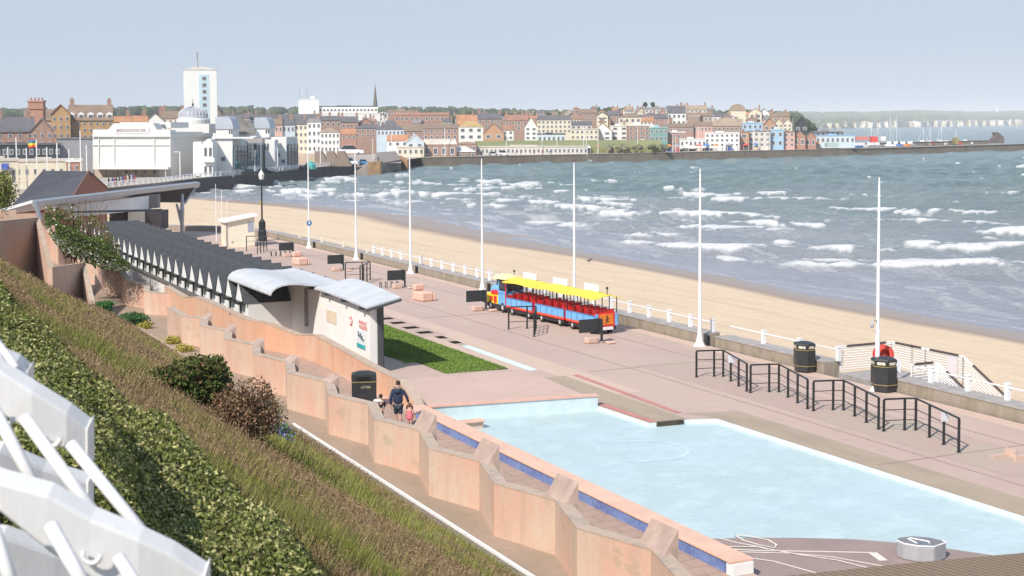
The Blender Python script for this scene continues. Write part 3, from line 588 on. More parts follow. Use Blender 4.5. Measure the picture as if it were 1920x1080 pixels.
# shell-shaped stone in the pool
p = G(1727, 1046, -.12); t = thing('heart_stone', 'grey leaf-shaped stone block with white outline at the pool edge', 'stone block', p, YAW)
M = wmat(t); hp = [(-.62, .12), (-.5, .42), (-.1, .55), (.35, .42), (.62, .12), (.64, -.1), (.22, -.46), (-.2, -.40), (-.52, -.16)]
b = MB(); b.prism(hp, 0, .42); b.v = [tuple(M @ Vector(v)) for v in b.v]; b.build('block', mat('grey_stone', (.36, .36, .37), .7, .08, 5), t, .03)
b = MB(); b.prism([(x*.985, y*.985) for x, y in hp], .421, .428); b.v = [tuple(M @ Vector(v)) for v in b.v]; b.build('top_face', mat('dark_stone_top', (.20, .20, .215), .7, .1, 5), t)
b = MB(); L = [Vector((x*.97, y*.97, .435)) for x, y in hp[4:]+hp[:1]]; b.tube([M @ v for v in L], .022, 5); b.build('white_line', WPAINT, t)
b = MB(); L = [Vector(v) for v in ((-.15, -.12, .435), (-.28, .28, .435), (-.2, .36, .435), (.22, .02, .435), (.18, -.12, .435))]; b.tube([M @ v for v in L], .022, 5); b.build('white_line', WPAINT, t)
b = MB(); b.prism([(-.1, -.14), (-.1, .06), (.02, .06), (.14, -.12)], .40, .43); b.v = [tuple(M @ Vector(v)) for v in b.v]; b.build('hollow', mat('dark_water', (.12, .16, .2), .1), t)
# low bench leg bits at the right edge
for k, (a, c, n) in enumerate(((1863, 857, 'low cream kerb stub with a dark edge, left of its pair at the right margin'), (1905, 864, 'low cream kerb stub at the very right margin'))):
    p = G(a, c+3); b = MB(); b.box(p.x, p.x+.7, p.y, p.y+.12, 0, .1+.1*k); b.box(p.x+.7, p.x+.78, p.y-.3, p.y+.2, 0, .28); tag(b.build('kerb_stub', KERB), n, 'kerb')
# black slot in the pool rim
q = MB(); p0, p1 = (28.35, 46.36), (29.5, 46.28); q.hexa([(*p0, -.2), (*p1, -.2), (p1[0], p1[1]+.1, -.2), (p0[0], p0[1]+.1, -.2)], [(*p0, .02), (*p1, .02), (p1[0], p1[1]+.1, .02), (p0[0], p0[1]+.1, .02)]); tag(q.build('drain_slot', mat('black_gold_drain', (.06, .05, .03), .6, .6, 9)), 'dark drain grating set in the far corner of the pool rim', 'drain')
# brown ribbed roof in the near right corner
t = thing('shelter', 'brown ribbed timber shelter roof in the bottom right corner', 'shelter', (26, 22, 0))
A_ = W(1300, 1100, 27); B_ = W(1480, 1079, 27); C_ = W(1700, 1056, 27.5); D_ = W(1925, 1036, 28); E_ = W(2200, 1030, 29)
RIB, rnt, rb = new_mat('ribbed_timber'); tcn = rnt.nodes.new('ShaderNodeTexCoord'); wv = rnt.nodes.new('ShaderNodeTexWave'); wv.inputs['Scale'].default_value = 2.1; wv.inputs['Distortion'].default_value = .6; wv.wave_type = 'BANDS'
mpn = rnt.nodes.new('ShaderNodeMapping'); mpn.inputs['Rotation'].default_value = (0, 0, -.2); rnt.links.new(tcn.outputs['Object'], mpn.inputs[0]); rnt.links.new(mpn.outputs[0], wv.inputs[0])
nn = noise(rnt, 9, 6); rp = ramp(rnt, wv.outputs[0], [(.2, (.20, .145, .095)), (.6, (.29, .215, .14))]); rnt.links.new(mixc(rnt, nn.outputs[0], rp.outputs[0], (.17, .12, .08)), rb.inputs['Base Color']); rb.inputs['Roughness'].default_value = .85; bump(rnt, rb, wv.outputs[0], .6, .03)
front = [p-FWD*7+Vector((0, 0, .0)) for p in (A_, B_, C_, D_, E_)]; top = [A_, B_, C_, D_, E_]
b = MB(); L = top+[v-Vector((0, 0, .18)) for v in top]+front+[v-Vector((0, 0, .18)) for v in front]; n = 5
b.add(L, [(i, i+1, i+1+2*n, i+2*n) [::-1] for i in range(n-1)]+[(i+n, i+1+n, i+1+3*n, i+3*n) for i in range(n-1)]+[(i, i+1, i+1+n, i+n) for i in range(n-1)]+[(0, n, 3*n, 2*n), (n-1, 3*n-1, 4*n-1, 2*n-1)]); b.build('roof', RIB, t)
for v in (B_, D_): b = MB(); q = v-FWD*1.2; b.tube([(q.x, q.y, 0), (q.x, q.y, q.z-.15)], .12, 8); b.build('post', WOOD, t)
# ------------------------------------------------------------------ zig-zag orange walls
def zig(nm, lb, pts, th=.36, h=1.45, zt=None, fins=(), capw=.46):
    t = thing(nm, lb, 'wall', (*pts[0], 0))
    b = MB(); c = MB(); o = offset(pts, th); pi = 0
    for i in range(len(pts)-1):
        z0_, z1_ = (h, h) if zt is None else (zt[i], zt[i+1])
        q = [(*pts[i], 0), (*pts[i+1], 0), (*o[i+1], 0), (*o[i], 0)]
        tz = [z0_, z1_, z1_, z0_]
        b.hexa([(x, y, -1.2) for x, y, _ in q][::-1], [(x, y, zz_) for (x, y, _), zz_ in zip(q, tz)][::-1])
        pm = offset(pts, -.012); om = offset(pts, th+.012); q = [(*pm[i], 0), (*pm[i+1], 0), (*om[i+1], 0), (*om[i], 0)]
        c.hexa([(x, y, zz_+.003) for (x, y, _), zz_ in zip(q, tz)][::-1], [(x, y, zz_+.035) for (x, y, _), zz_ in zip(q, tz)][::-1])
    b.build('wall', WALLO, t); c.build('coping', CAPM, t)
    for (fx, fy, fz) in fins:
        f = MB(); kk = 1 if fy < 45 else .55; h1 = fz+.62*kk; f.add([(fx, fy+1.15, 0), (fx-.02, fy, 0), (fx+.36, fy-.06, 0), (fx+.34, fy+1.1, 0), (fx, fy+1.15, fz+.02), (fx-.02, fy, fz+.02), (fx+.36, fy-.06, h1), (fx+.34, fy+(1.1 if kk == 1 else .7), h1)], [(3, 2, 1, 0), (4, 5, 6, 7), (0, 1, 5, 4), (1, 2, 6, 5), (2, 3, 7, 6), (3, 0, 4, 7)])
        f.build('buttress', CAPM if False else mat('weathered_render', (.43, .32, .27), .85, .2, 2, bmp=.2), t)
    return t
ys = [20.8, 25.7, 30.6, 35.5, 40.3, 45.2, 50.1, 55.4, 60.6, 65.6, 70.4, 74.6]
pts = []; fins = []
for i, y in enumerate(ys):
    pts.append((16.4, y)); pts.append((17.1, y+2.55 if i < len(ys)-1 else y+2))
    if 2 < y < 72 and abs(y-45.2) > .5: fins.append((17.12, y+2.0, 1.45))
pts[-1] = (16.5, 78.6)
pts = [(p[0], p[1]) for p in pts]
zig('zigzag_wall', 'long orange zig-zag rendered wall between the lower path and the pool', pts, fins=fins, h=1.48)
# returning piece at its far end

pts = [(18.4, 86.2), (17.6, 86.6), (17.0, 87.5), (17.5, 90), (16.9, 93), (17.3, 97), (16.8, 100), (17.2, 104), (16.6, 108), (17.2, 113), (16.6, 118), (17, 128)]
zig('terrace_wall', 'far stepped orange wall below the white flowering bush', pts, zt=[1.35, 1.35, 1.4, 1.5, 1.55, 1.7, 1.75, 1.95, 2.0, 2.1, 2.2, 2.3])
# toothed retaining walls in shade at the left margin
def tooth(nm, lb, A, B, C, zA, zB, zC):
    t = thing(nm, lb, 'wall', (*A, 0)); b = MB()
    A, B, C = Vector(A), Vector(B), Vector(C); D_ = C+Vector((1.2, 3))
    for (p, q, z1, z2) in ((A, B, zA, zB), (B, C, zB, zC)):
        n = Vector(((q-p).y, -(q-p).x)).normalized()*-.3
        if n.y < 0: n = -n
        L = [p, q, q+n, p+n]; tz = [z1, z2, z2, z1]
        b.hexa([(v.x, v.y, -1) for v in L], [(v.x, v.y, zz_) for v, zz_ in zip(L, tz)])
        c = MB(); c.hexa([(v.x, v.y, zz_+.003) for v, zz_ in zip(L, tz)], [(v.x, v.y, zz_+.06) for v, zz_ in zip(L, tz)]); c.build('coping', CAPM, t)
    b.build('wall', WALLO, t)
def at(px, py, D): v = W(px, py, D); return (v.x, v.y), v.z
(a1, za), (b1, zb), (c1, zc) = at(-40, 420, 88), at(74, 409, 98), at(101, 503, 90)
tooth('retaining_wall', 'tall shaded mauve retaining wall at the left margin above the dry grass', a1, b1, c1, za, zb, zc)
(a1, za), (b1, zb), (c1, zc) = at(98, 503, 82), at(161, 494, 88), at(178, 566, 83)
tooth('retaining_wall', 'lower shaded retaining wall tooth stepping down beside the dry grass', a1, b1, c1, za, zb, zc)
# orange block at left edge below the bush
p = W(0, 372, 120); b = MB(); b.box(p.x-3, p.x+1.2, p.y-.5, p.y, 0, 4.4); b.box(p.x+1.0, p.x+4.6, p.y+1, p.y+1.4, 0, 4.0)
tag(b.build('garden_wall', WALLO), 'short orange wall behind the tall shaded retaining wall, far left', 'wall')
# ramp wall in front of the toilets
t = thing('ramp_wall', 'smooth orange wall with a sloping top in front of the white shelter wall', 'wall', (20.9, 56, 0)); b = MB()
def onx(px, py, x):
    d = ray(px, py); k = x/d.x; return (x, d.y*k, CAMH+d.z*k)
rp_ = [onx(a, c, x) for a, c, x in ((779, 760, 20.9), (772, 747, 20.9), (745, 713, 20.9), (690, 685, 20.9), (640, 657, 20.9), (590, 629, 20.9), (553, 628, 20.6), (500, 607, 19.9), (460, 600, 18.9), (387, 565, 18.35), (363, 557, 18.3), (344, 558, 18.3), (308, 537, 18.3))]
for (x0_, y0_, z0_), (x1_, y1_, z1_) in zip(rp_, rp_[1:]):
    b.hexa([(x0_, y0_, -.3), (x0_+.34, y0_, -.3), (x1_+.34, y1_, -.3), (x1_, y1_, -.3)], [(x0_, y0_, z0_), (x0_+.34, y0_, z0_), (x1_+.34, y1_, z1_), (x1_, y1_, z1_)])
b.build('wall', layered('orange_ramp_render', (.62, .35, .225), [(.6, (1, 1, .6), .42, .62, (.60, .41, .29), .9), (2.2, (1, 1, .15), .52, .66, (.50, .29, .19), .7), (9, (1, 1, 1), .54, .7, (.52, .36, .26), .5)])[0], t)
b = MB()
for (x0_, y0_, z0_), (x1_, y1_, z1_) in zip(rp_, rp_[1:]):
    b.hexa([(x0_-.02, y0_, z0_+.003), (x0_+.37, y0_, z0_+.003), (x1_+.37, y1_, z1_+.003), (x1_-.02, y1_, z1_+.003)], [(x0_-.02, y0_, z0_+.04), (x0_+.37, y0_, z0_+.04), (x1_+.37, y1_, z1_+.04), (x1_-.02, y1_, z1_+.04)])
b.build('coping', CAPM, t)
# small handrails
t = thing('hand_rail', 'small white double handrail with a grey bowl on the far orange wall', 'handrail', (17, 84, 0)); q = G(300, 588); q.z = .0
for k in range(2): b = MB(); o_ = q+Vector((-.3, -.5, 1.15-.4*k)); b.tube([o_, o_+RGT*.6+Vector((0, 0, .05)), o_+RGT*1.0-Vector((0, 0, .25))], .05, 6); b.build('rail', WPAINT, t)
b = MB(); b.blob(q+Vector((0, -.5, .25)), (.25, .25, .2)); b.build('bowl', GREYC, t)
# white edging strip along the path
b = MB(); L = [(15.72, 15), (15.72, 52.2)]; b.box(15.66, 15.75, 15, 52.3, 0, .09); tag(b.build('path_edging', WPAINT), 'thin white edging strip running along the lower path beside the grass bank', 'edging')
b = MB(); b.box(15.2, 15.64, 15, 52.3, 0, .03); o = b.build('gravel_edge', layered('gravel_strip', (.25, .2, .16), [(9, (1, 1, 1), .45, .6, (.14, .12, .09), .9)])[0]); o['kind'] = 'structure'
b = MB(); b.box(15.5, 15.6, 53, 81, 0, .1); tag(b.build('path_edging', CAPM), 'pale stone edging of the upper path beside the yellow flowers', 'edging')

# ------------------------------------------------------------------ grass bank
foot = lambda y: np.interp(y, [0, 82, 95, 110, 150], [15.35, 15.35, 15.0, 13.8, 13.2])
def bankz(x, y):
    u = foot(y)-x; g = np.interp(y, [0, 60, 100, 140], [.66, .64, .40, .36])
    return np.clip(u, 0, 99)*g+.12*np.clip(u, 0, 1)*(fbm(x*.5, y*.4)-.45)*2 - .1*(u < 0)
nx, ny = 60, 240; X, Y = np.meshgrid(np.linspace(-40, 16, nx), np.linspace(-10, 150, ny), indexing='ij')
X = foot(Y)+.1-(np.linspace(1, 0, nx)[:, None])**1.6*54
BANK = layered('bank_soil', (.12, .10, .045), [(1.2, (1, 1, 1), .4, .65, (.14, .085, .045), 1), (6, (1, 1, 1), .45, .65, (.06, .07, .02), .8)], bm=.6, d=.05)[0]
npmesh('bank', np.stack([X, Y, np.minimum(bankz(X, Y), 10.2)], -1).reshape(-1, 3), gridf(nx, ny), BANK, smooth=True)['kind'] = 'structure'
FR = np.array([FWD.x, FWD.y]); RG = np.array([RGT.x, RGT.y])
def inview(P, m=.41):
    d = P[:, 0]*FR[0]+P[:, 1]*FR[1]; l = P[:, 0]*RG[0]+P[:, 1]*RG[1]; return (d > 3)*(np.abs(l/np.maximum(d, 1)) < m)*1 > 0
n = 520000
D = 1/rng.uniform(1/118., 1/7.5, n)**1.0; D = 7.5+(118-7.5)*rng.random(n)**2.1; l = (rng.random(n)*.62-.40)*D
x = FR[0]*D+RG[0]*l; y = FR[1]*D+RG[1]*l; u = foot(y)-x
hx = 3.1+.9*(fbm(y*.25, x*0+3)-.45)*2
ok = (u > .0) & (x > hx-.3) & ((x < 13) | (y < 105) | True); x, y, D, u, hx = x[ok], y[ok], D[ok], u[ok], hx[ok]; n = len(x)
pat = fbm(x*.22+5, y*.12+2); gr = sstep(.44, .56, .6*pat+.4*fbm(x*.9, y*.6)); near = np.exp(-((x-hx-1.1)/1.7)**2)*sstep(.36, .5, fbm(x*.5+2, y*.22+8)); edge = np.exp(-((u-.2)/.55)**2)*(y < 60)
gr = np.clip(gr*.8+near*.95*(y < 70)+edge*.8+.75*np.exp(-((x-13)/1.2)**2-((y-50)/3.5)**2), 0, 1)
gr = np.clip(gr+rng.uniform(-.28, .28, n), 0, 1)[:, None]
br_ = np.array([.27, .185, .105])*(.55+.9*rng.random((n, 1))); gg = (np.array([.215, .255, .045])*(1-near[:, None]*.3))*(.5+.9*rng.random((n, 1)))
straw = rng.random((n, 1)) < .06; c = br_*(1-gr)+gg*gr; c = np.where(straw, np.array([.30, .24, .13]), c)
h = (.30+.35*rng.random(n))*(.6+.6*pat)*np.where(edge > .5, .6, 1)+.12*near; wd = .012+.00062*D
blades('bank_grass', np.stack([x, y, bankz(x, y)-.03], 1), h*.52, wd*.9, c, .8, 'dry brown and green long grass covering the bank', 'grass')
SEEDS = True
# leafy hedge along the top of the bank
def leaves(name, C, size, cols, label, cat, kind='stuff', nrm=None, parent=None):
    n = len(C); a = rng.normal(size=(n, 3)); a /= np.linalg.norm(a, axis=1)[:, None]; b = rng.normal(size=(n, 3)); b = np.cross(a, b); b /= np.linalg.norm(b, axis=1)[:, None]
    s = np.broadcast_to(size, (n,))[:, None]; v = np.stack([C-a*s, C+b*s*.55, C+a*s, C-b*s*.55], 1).reshape(-1, 3)
    o = npmesh(name, v, np.arange(4*n).reshape(-1, 4), GCOL, 4, cols=np.repeat(cols, 4, 0)); tag(o, label, cat, kind=kind)
    if parent is not None: o.parent = parent; o.matrix_parent_inverse = Matrix.Identity(4); o.data.transform(wmat(parent).inverted())
    return o
n = 330000; D = 8+105*rng.random(n)**2.0; l = (rng.random(n)*.62-.40)*D; x = FR[0]*D+RG[0]*l; y = FR[1]*D+RG[1]*l; u = foot(y)-x; hx = 3.1+.9*(fbm(y*.25, x*0+3)-.45)*2
pat = fbm(x*.22+5, y*.12+2); gr = sstep(.44, .56, .6*pat+.4*fbm(x*.9, y*.6)); dns = .8*(1-.85*gr)*(1-.8*np.exp(-((u-.2)/.6)**2))*(1-.92*np.exp(-((x-hx-1.1)/1.7)**2)*sstep(.36, .5, fbm(x*.5+2, y*.22+8)))
ok = (u > 0) & (x > hx-.1) & (rng.random(n) < dns); x, y, D = x[ok], y[ok], D[ok]; n = len(x)
C = np.stack([x, y, bankz(x, y)+.10+.22*rng.random(n)], 1); c = np.array([.25, .165, .095])*(.5+.9*rng.random((n, 1)))*(.55+.9*fbm(x*.5, y*.3))[:, None]; c = np.where(rng.random((n, 1)) < .12, np.array([.34, .25, .15]), c)
leaves('seed_heads', C, (.005+.00048*D)*(.6+.8*rng.random(n)), c, 'haze of dry brown seed heads above the bank grass', 'grass')
def hedge_h(x, y):
    hx = 2.9+.9*(fbm(y*.25, x*0+3)-.45)*2; e = np.clip((hx-x)/.5, 0, 1); lump = .5+.5*np.sin((hx-x)*4.4-.9+1.6*fbm(y*.3, x*.3)); l2 = fbm(x*1.3, y*.8)
    return (.04+.43*lump*(.4+l2)+.18*fbm(x*2.5, y*2.0))*np.sqrt(e)
n = 420000; D = 6+38*rng.random(n)**1.7; l = (rng.random(n)*.52-.45)*D; x = FR[0]*D+RG[0]*l; y = FR[1]*D+RG[1]*l; hh = hedge_h(x, y); ok = (hh > .02) & (x > -2.5) & (x < 5); x, y, hh, D = x[ok], y[ok], hh[ok], D[ok]; n = len(x)
dz = hh*(1-.75*rng.random(n)**2.2); C = np.stack([x, y, bankz(x, y)+dz], 1)
tip = (rng.random((n, 1)) < .30*np.clip(dz/hh, 0, 1)[:, None]**2); c = np.array([.145, .17, .045])*(.4+1.1*rng.random((n, 1))); c = np.where(tip, np.array([.40, .38, .17])*(.7+.5*rng.random((n, 1))), c)
leaves('hedge', C, (.011+.0008*D)*(.7+.6*rng.random(n)), c, 'dense evergreen ground cover with pale leaf tips along the top of the bank', 'ground cover')
# separate shrubs at the bank foot
def shrub(nm, px, py, w_, h_, cols, lb, cat='shrub', n=5000, sz=.05, grp=None, zb=None, twig=None, x=None, dep=.8):
    p = G(px, py, 0)
    d_ = ray(px, py).normalized(); o_ = Vector((0, 0, CAMH)); k = 5.
    while k < 200:
        q = o_+d_*k
        if q.z <= float(bankz(np.array(q.x), np.array(q.y))) or q.z <= 0: break
        k += .15
    p = q; t = thing(nm, lb, cat, p, 0, grp)
    a = rng.normal(size=(n, 3)); a /= np.linalg.norm(a, axis=1)[:, None]; r = rng.random(n)**.5*(.45+1.1*fbm(a[:, 0]*2.2+px, a[:, 1]*2+a[:, 2]*2.2)); 
    C = a*r[:, None]*np.array([w_/2, w_/2*dep, h_*.55])+np.array([p.x, p.y, p.z+h_*.42]); C[:, 2] = np.maximum(C[:, 2], p.z-.1)
    ci = rng.integers(0, len(cols), n); c = np.array(cols)[ci]*(.5+.9*rng.random((n, 1)))
    leaves('foliage', C, sz*(.6+.8*rng.random(n)), c, None, None, None, parent=t)
    b = MB()
    for k in range(9):
        a_ = random.uniform(0, 6.28); e = p+Vector((math.cos(a_)*w_*.33, math.sin(a_)*w_*.3, h_*random.uniform(.5, .85))); m_ = p.lerp(e, .5)+Vector((0, 0, h_*.15)); b.tube([p-Vector((0, 0, .1)), m_, e], [.03, .02, .008], 4)
    b.build('stems', mat('shrub_stem', (.16, .09, .05), .9), t); return t
shrub('shrub', 368, 768, 1.65, 1.2, [(.10, .14, .035), (.07, .10, .025), (.16, .10, .05), (.09, .12, .03)], 'dark green rounded shrub with reddish top on the bank beside the path', n=16000, sz=.042)
shrub('shrub', 450, 822, 1.5, 1.1, [(.24, .13, .08), (.17, .09, .055), (.32, .21, .13), (.10, .08, .035)], 'reddish brown twiggy shrub nearest the start of the white edging strip', n=11000, sz=.028)
shrub('plume_grass', 500, 800, 1.2, 1.0, [(.5, .42, .28), (.3, .22, .12), (.1, .14, .04)], 'pale seed plumes beside the reddish brown shrub', 'plant', 3500, .03)
shrub('bluebell_clump', 524, 832, .8, .55, [(.22, .24, .55), (.1, .2, .05), (.08, .18, .04)], 'green clump with small blue flowers by the white edging strip', 'plant', 1800, .03)
shrub('plant', 193, 585, 1.3, .7, [(.05, .16, .04), (.08, .2, .06)], 'bright green bushy plant at the foot of the retaining wall', 'plant', 2500, .06)
shrub('plant', 245, 610, 2.0, .8, [(.05, .15, .04), (.08, .19, .07)], 'wider bright green plant between the two patches of yellow flowers', 'plant', 4000, .06)
for k, (a, c, w_) in enumerate(((273, 617, .9), (325, 645, 1.0), (347, 660, 1.2), (410, 712, 1.2))):
    shrub('yellow_flowers', a, c, w_, .45, [(.6, .5, .05), (.5, .42, .1), (.2, .25, .05)], 'clump of small yellow flowers at the path edge, %s' % ['farthest of four', 'second farthest of four', 'third farthest of four', 'nearest of four, above the dark shrub'][k], 'flowers', 900, .04, 'yellow flower clumps')
# white flowering bush over the terrace wall: low spread of twigs
t = thing('flowering_bush', 'large green bush with white blossom spilling over the far orange wall', 'bush', (15.5, 100, 1)); n = 30000
px0 = rng.random(n); D = np.full(n, 92.)+rng.uniform(-5, 6, n); pxx = 85+160*px0; cen = np.interp(pxx, [85, 130, 180, 245], [410, 432, 455, 500]); hw = np.interp(pxx, [80, 110, 160, 200, 248], [12, 42, 46, 38, 5])
yy = cen+hw*np.clip(rng.normal(0, .5, n), -1.15, 1.0); dens = fbm(pxx*.05, yy*.06); ok = dens+rng.uniform(-.1, .1, n)+.2*(yy > cen-5) > .50; pxx, yy, D, cen, hw = pxx[ok], yy[ok], D[ok], cen[ok], hw[ok]
C = np.array([tuple(W(a, b_, c_)) for a, b_, c_ in zip(pxx, yy, D)]); n = len(C); 
wh = (rng.random((n, 1)) < np.clip(.10+.5*(yy > cen+hw*.5), 0, 1)[:, None]*.5); c = np.array([.10, .135, .03])*(.45+1.1*rng.random((n, 1))); tw = (yy < cen-hw*.45)[:, None] & (rng.random((n, 1)) < .6); c = np.where(tw, np.array([.16, .11, .06]), c); c = np.where(wh, np.array([.62, .62, .56]), c)
leaves('foliage', C, .075*(.6+.8*rng.random(n)), c, None, None, None, parent=t)
b = MB()
for k in range(60):
    s_ = W(random.uniform(120, 200), random.uniform(470, 505), 92); e = W(random.uniform(88, 215), random.uniform(372, 420), random.uniform(88, 97)); m_ = s_.lerp(e, .5)+Vector((random.uniform(-.5, .5), 0, .3)); b.tube([s_, m_, e], [.05, .03, .01], 4)
b.build('branches', mat('twig', (.17, .11, .065), .9), t)
t = thing('shrub', 'green and yellowish shrub at the left margin beside the grey roof', 'shrub', (8, 105, 3)); n = 5000
C = np.array([tuple(W(a, b_, c_)) for a, b_, c_ in zip(rng.normal(2, 11, n), 358+rng.normal(0, 15, n), rng.uniform(106, 112, n))]); c = np.array([[.12, .14, .03]])*(.5+rng.random((n, 1))); c = np.where(rng.random((n, 1)) < .12, np.array([.5, .45, .2]), c)
leaves('foliage', C, .1, c, None, None, None, parent=t)
# small tuft on grey roof area etc. -- white decorative ironwork, close to the camera
t = thing('iron_balustrade', 'out of focus white painted ornamental iron balustrade in the bottom left corner', 'balustrade', W(-200, 1300, 4.0))
IRON = layered('chipped_white_iron', (.77, .76, .74), [(3, (1, 1, 1), .5, .7, (.70, .68, .64), .8), (14, (1, 1, .4), .66, .72, (.42, .27, .18), .7)], rough=.45, bm=.25)[0]; RUST = mat('rust_stain', (.45, .3, .2), .8, .3, 20)
def beam(nm, pts, D0, D1, wpx, th=.1, m=IRON, lift=.02):
    """flat iron bar: pts (px, py_top, py_bottom)"""
    b = MB(); n = len(pts); f = []; 
    L = []
    for i, (a, t0, t1) in enumerate(pts):
        D = D0+(D1-D0)*i/(n-1); u_ = W(a, t0, D); v_ = W(a, t1, D); L.append((u_, v_, u_+FWD*th+Vector((0, 0, lift)), v_+FWD*th))
    vs = [q for l_ in L for q in l_]; fs = [(0, 1, 3, 2), tuple(4*(n-1)+k for k in (0, 2, 3, 1))]
    for i in range(n-1):
        a = 4*i; c = a+4; fs += [(a, a+1, c+1, c), (a+2, c+2, c+3, a+3), (a, c, c+2, a+2), (a+1, a+3, c+3, c+1)]
    b.add(vs, fs); o = b.build(nm, m, t, .006); return o
def hookplate(nm, top, bot, D0, D1, hooks, th=.05):
    return beam(nm, [(a, y0_, y1_) for (a, y0_), (_, y1_) in zip(top, bot)], D0, D1, 0, th)
hookplate('rail_plate', [(-160, 560), (0, 668), (30, 680), (52, 700)], [(-160, 640), (0, 715), (30, 735), (52, 748)], 4.0, 4.1, ())
hookplate('rail_plate', [(-160, 640), (-40, 672), (60, 735), (125, 775), (165, 806)], [(-160, 700), (-40, 752), (60, 812), (125, 846), (165, 866)], 3.45, 3.6, ())
hookplate('rail_plate', [(-160, 850), (0, 905), (90, 930), (170, 975), (260, 1012), (320, 1040), (385, 1082)], [(-160, 900), (0, 962), (90, 1035), (170, 1085), (260, 1120), (320, 1130), (385, 1150)], 2.95, 3.15, ())
hookplate('lower_plate', [(-160, 820), (0, 845), (80, 880), (166, 905)], [(-160, 1000), (0, 960), (80, 985), (166, 990)], 4.0, 4.3, (), )
hookplate('lower_plate', [(-160, 1010), (0, 1005), (100, 1040), (190, 1075)], [(-160, 1150), (0, 1150), (100, 1150), (190, 1150)], 3.5, 3.8, ())
def rod(p0, p1, D0, D1, wpx):
    a, c = W(*p0, D0), W(*p1, D1); b = MB(); wpx *= .86; b.tube([a, a.lerp(c, .5), c], [wpx/2*D0/F, wpx/2*(D0+D1)/2/F, wpx/2*D1/F], 12); b.build('baluster', IRON, t, smooth=True)
    return
    b = MB(); d = (c-a).normalized(); b.lathe([(0.001, 0), (wpx*.75*D0/F, .0), (wpx*.75*D0/F, .02), (.001, .02)], (0, 0, 0), 10); q = d.to_track_quat('Z', 'Y').to_matrix(); b.v = [tuple(q @ Vector(v)+a+d*.03) for v in b.v]; b.build('collar', IRON, t, smooth=False)
for p0, p1, wp in (((132, 832), (295, 1032), 27), ((45, 782), (192, 985), 29), ((-28, 735), (72, 925), 28), ((28, 690), (112, 778), 20), ((-20, 690), (50, 775), 19), ((95, 985), (165, 1110), 33), ((222, 1045), (290, 1150), 30), ((-5, 640), (30, 690), 16), ((-30, 940), (30, 1120), 32)):
    rod(p0, p1, 3.42 if p0[1] > 700 and p0[1] < 900 else (2.88 if p0[1] > 900 else 3.9), 3.3 if p0[1] > 700 and p0[1] < 900 else (2.8 if p0[1] > 900 else 3.75), wp)
def hook(px, py, r, D):  # curved scroll
    c = W(px, py, D); b = MB(); L = []
    for k in range(9):
        a = math.radians(-200+k*25); L.append(c+RGT*math.cos(a)*r*D/F+Vector((0, 0, 1))*math.sin(a)*r*D/F)
    b.tube(L, 5*D/F, 6); b.build('scroll', IRON, t, smooth=True)
hook(98, 822, 15, 3.54); hook(10, 782, 15, 3.49); hook(172, 1040, 17, 3.03); hook(2, 682, 10, 4.05)
# ------------------------------------------------------------------ beach chalets: gabled roofs across the promenade
DK = DKROOF; CW = mat('chalet_white', (.78, .78, .76), .6, .05, 1)
ch = thing('beach_chalet', 'x', 'chalet', (0, 0, 0), 0, 'row of black roofed beach chalets')
wd = 2.1; dp = 4.9
b = MB(); b.box(-.96, .96, 0.25, dp-.9, 0, 2.05); b.build('wall', CW, ch) if False else None
def cb(nm, m, fn, par=ch):
    b = MB(); fn(b); return b.build(nm, m, par)
# local: x across (towards sea), y along promenade
def gable_prof(h0, h1, w_): return [(-w_, h0), (w_, h0), (0, h1)]
cb('wall', CW, lambda b: b.box(.35, dp-.9, -.98, .98, 0, 2.02))
cb('gable', CW, lambda b: b.extr([(-.56, 2.06), (.56, 2.06), (0, 2.98)], (.02, 0, 0), (0, 1, 0), (0, 0, 1), (1, 0, 0), .06))
cb('gable_box', BLACK, lambda b: b.box(-.14, .28, -.52, .52, 1.88, 2.04))
cb('back_wall', CW, lambda b: b.box(.30, .36, -.98, .98, 1.2, 1.95))
cb('drainpipe', BLACK, lambda b: b.box(.1, .2, .02, .12, 1.2, 1.93))
cb('roof', DK, lambda b: b.extr([(-1.03, 2.0), (-.96, 1.98), (0, 3.0), (.96, 1.98), (1.03, 2.0), (0, 3.12)], (.03, 0, 0), (0, 1, 0), (0, 0, 1), (1, 0, 0), dp))
cb('bargeboard', BLACK, lambda b: b.extr([(-1.04, 1.97), (-.97, 1.95), (0, 2.97), (.97, 1.95), (1.04, 1.97), (0, 3.14)], (dp+.03, 0, 0), (0, 1, 0), (0, 0, 1), (1, 0, 0), .05))
YC = [75.2+2.2*k for k in range(25)]
for k, y in enumerate(YC):
    o = ch if k == 0 else copytree(ch); o.location = (19.6, y, 0)
    wd_ = ['nearest', 'second nearest', 'third nearest', 'fourth nearest', 'fifth nearest', 'sixth nearest', 'seventh nearest', 'eighth nearest', 'ninth nearest', 'tenth nearest', 'eleventh nearest', 'twelfth nearest', 'thirteenth nearest']
    fd_ = ['farthest', 'second farthest', 'third farthest', 'fourth farthest', 'fifth farthest', 'sixth farthest', 'seventh farthest', 'eighth farthest', 'ninth farthest', 'tenth farthest', 'eleventh farthest', 'twelfth farthest']
    o['label'] = 'beach chalet with black gabled roof and white rear gable, %s of its row' % (wd_[k] if k < 13 else fd_[24-k])
t = thing('chalet_yard_wall', 'low white wall with dark coping running behind the black roofed chalets', 'wall', (18.9, 76, 0))
b = MB(); b.box(18.75, 19.0, 73.5, 131, 0, 1.55); b.build('wall', WHITE, t); b = MB(); b.box(18.68, 19.08, 73.3, 131, 1.555, 1.64); b.build('coping', mat('dark_coping', (.12, .105, .085), .8, .25, 3), t)
b = MB(); b.box(18.7, 18.745, 94, 94.15, 0, 1.5); b.build('drainpipe', GREYC, t)
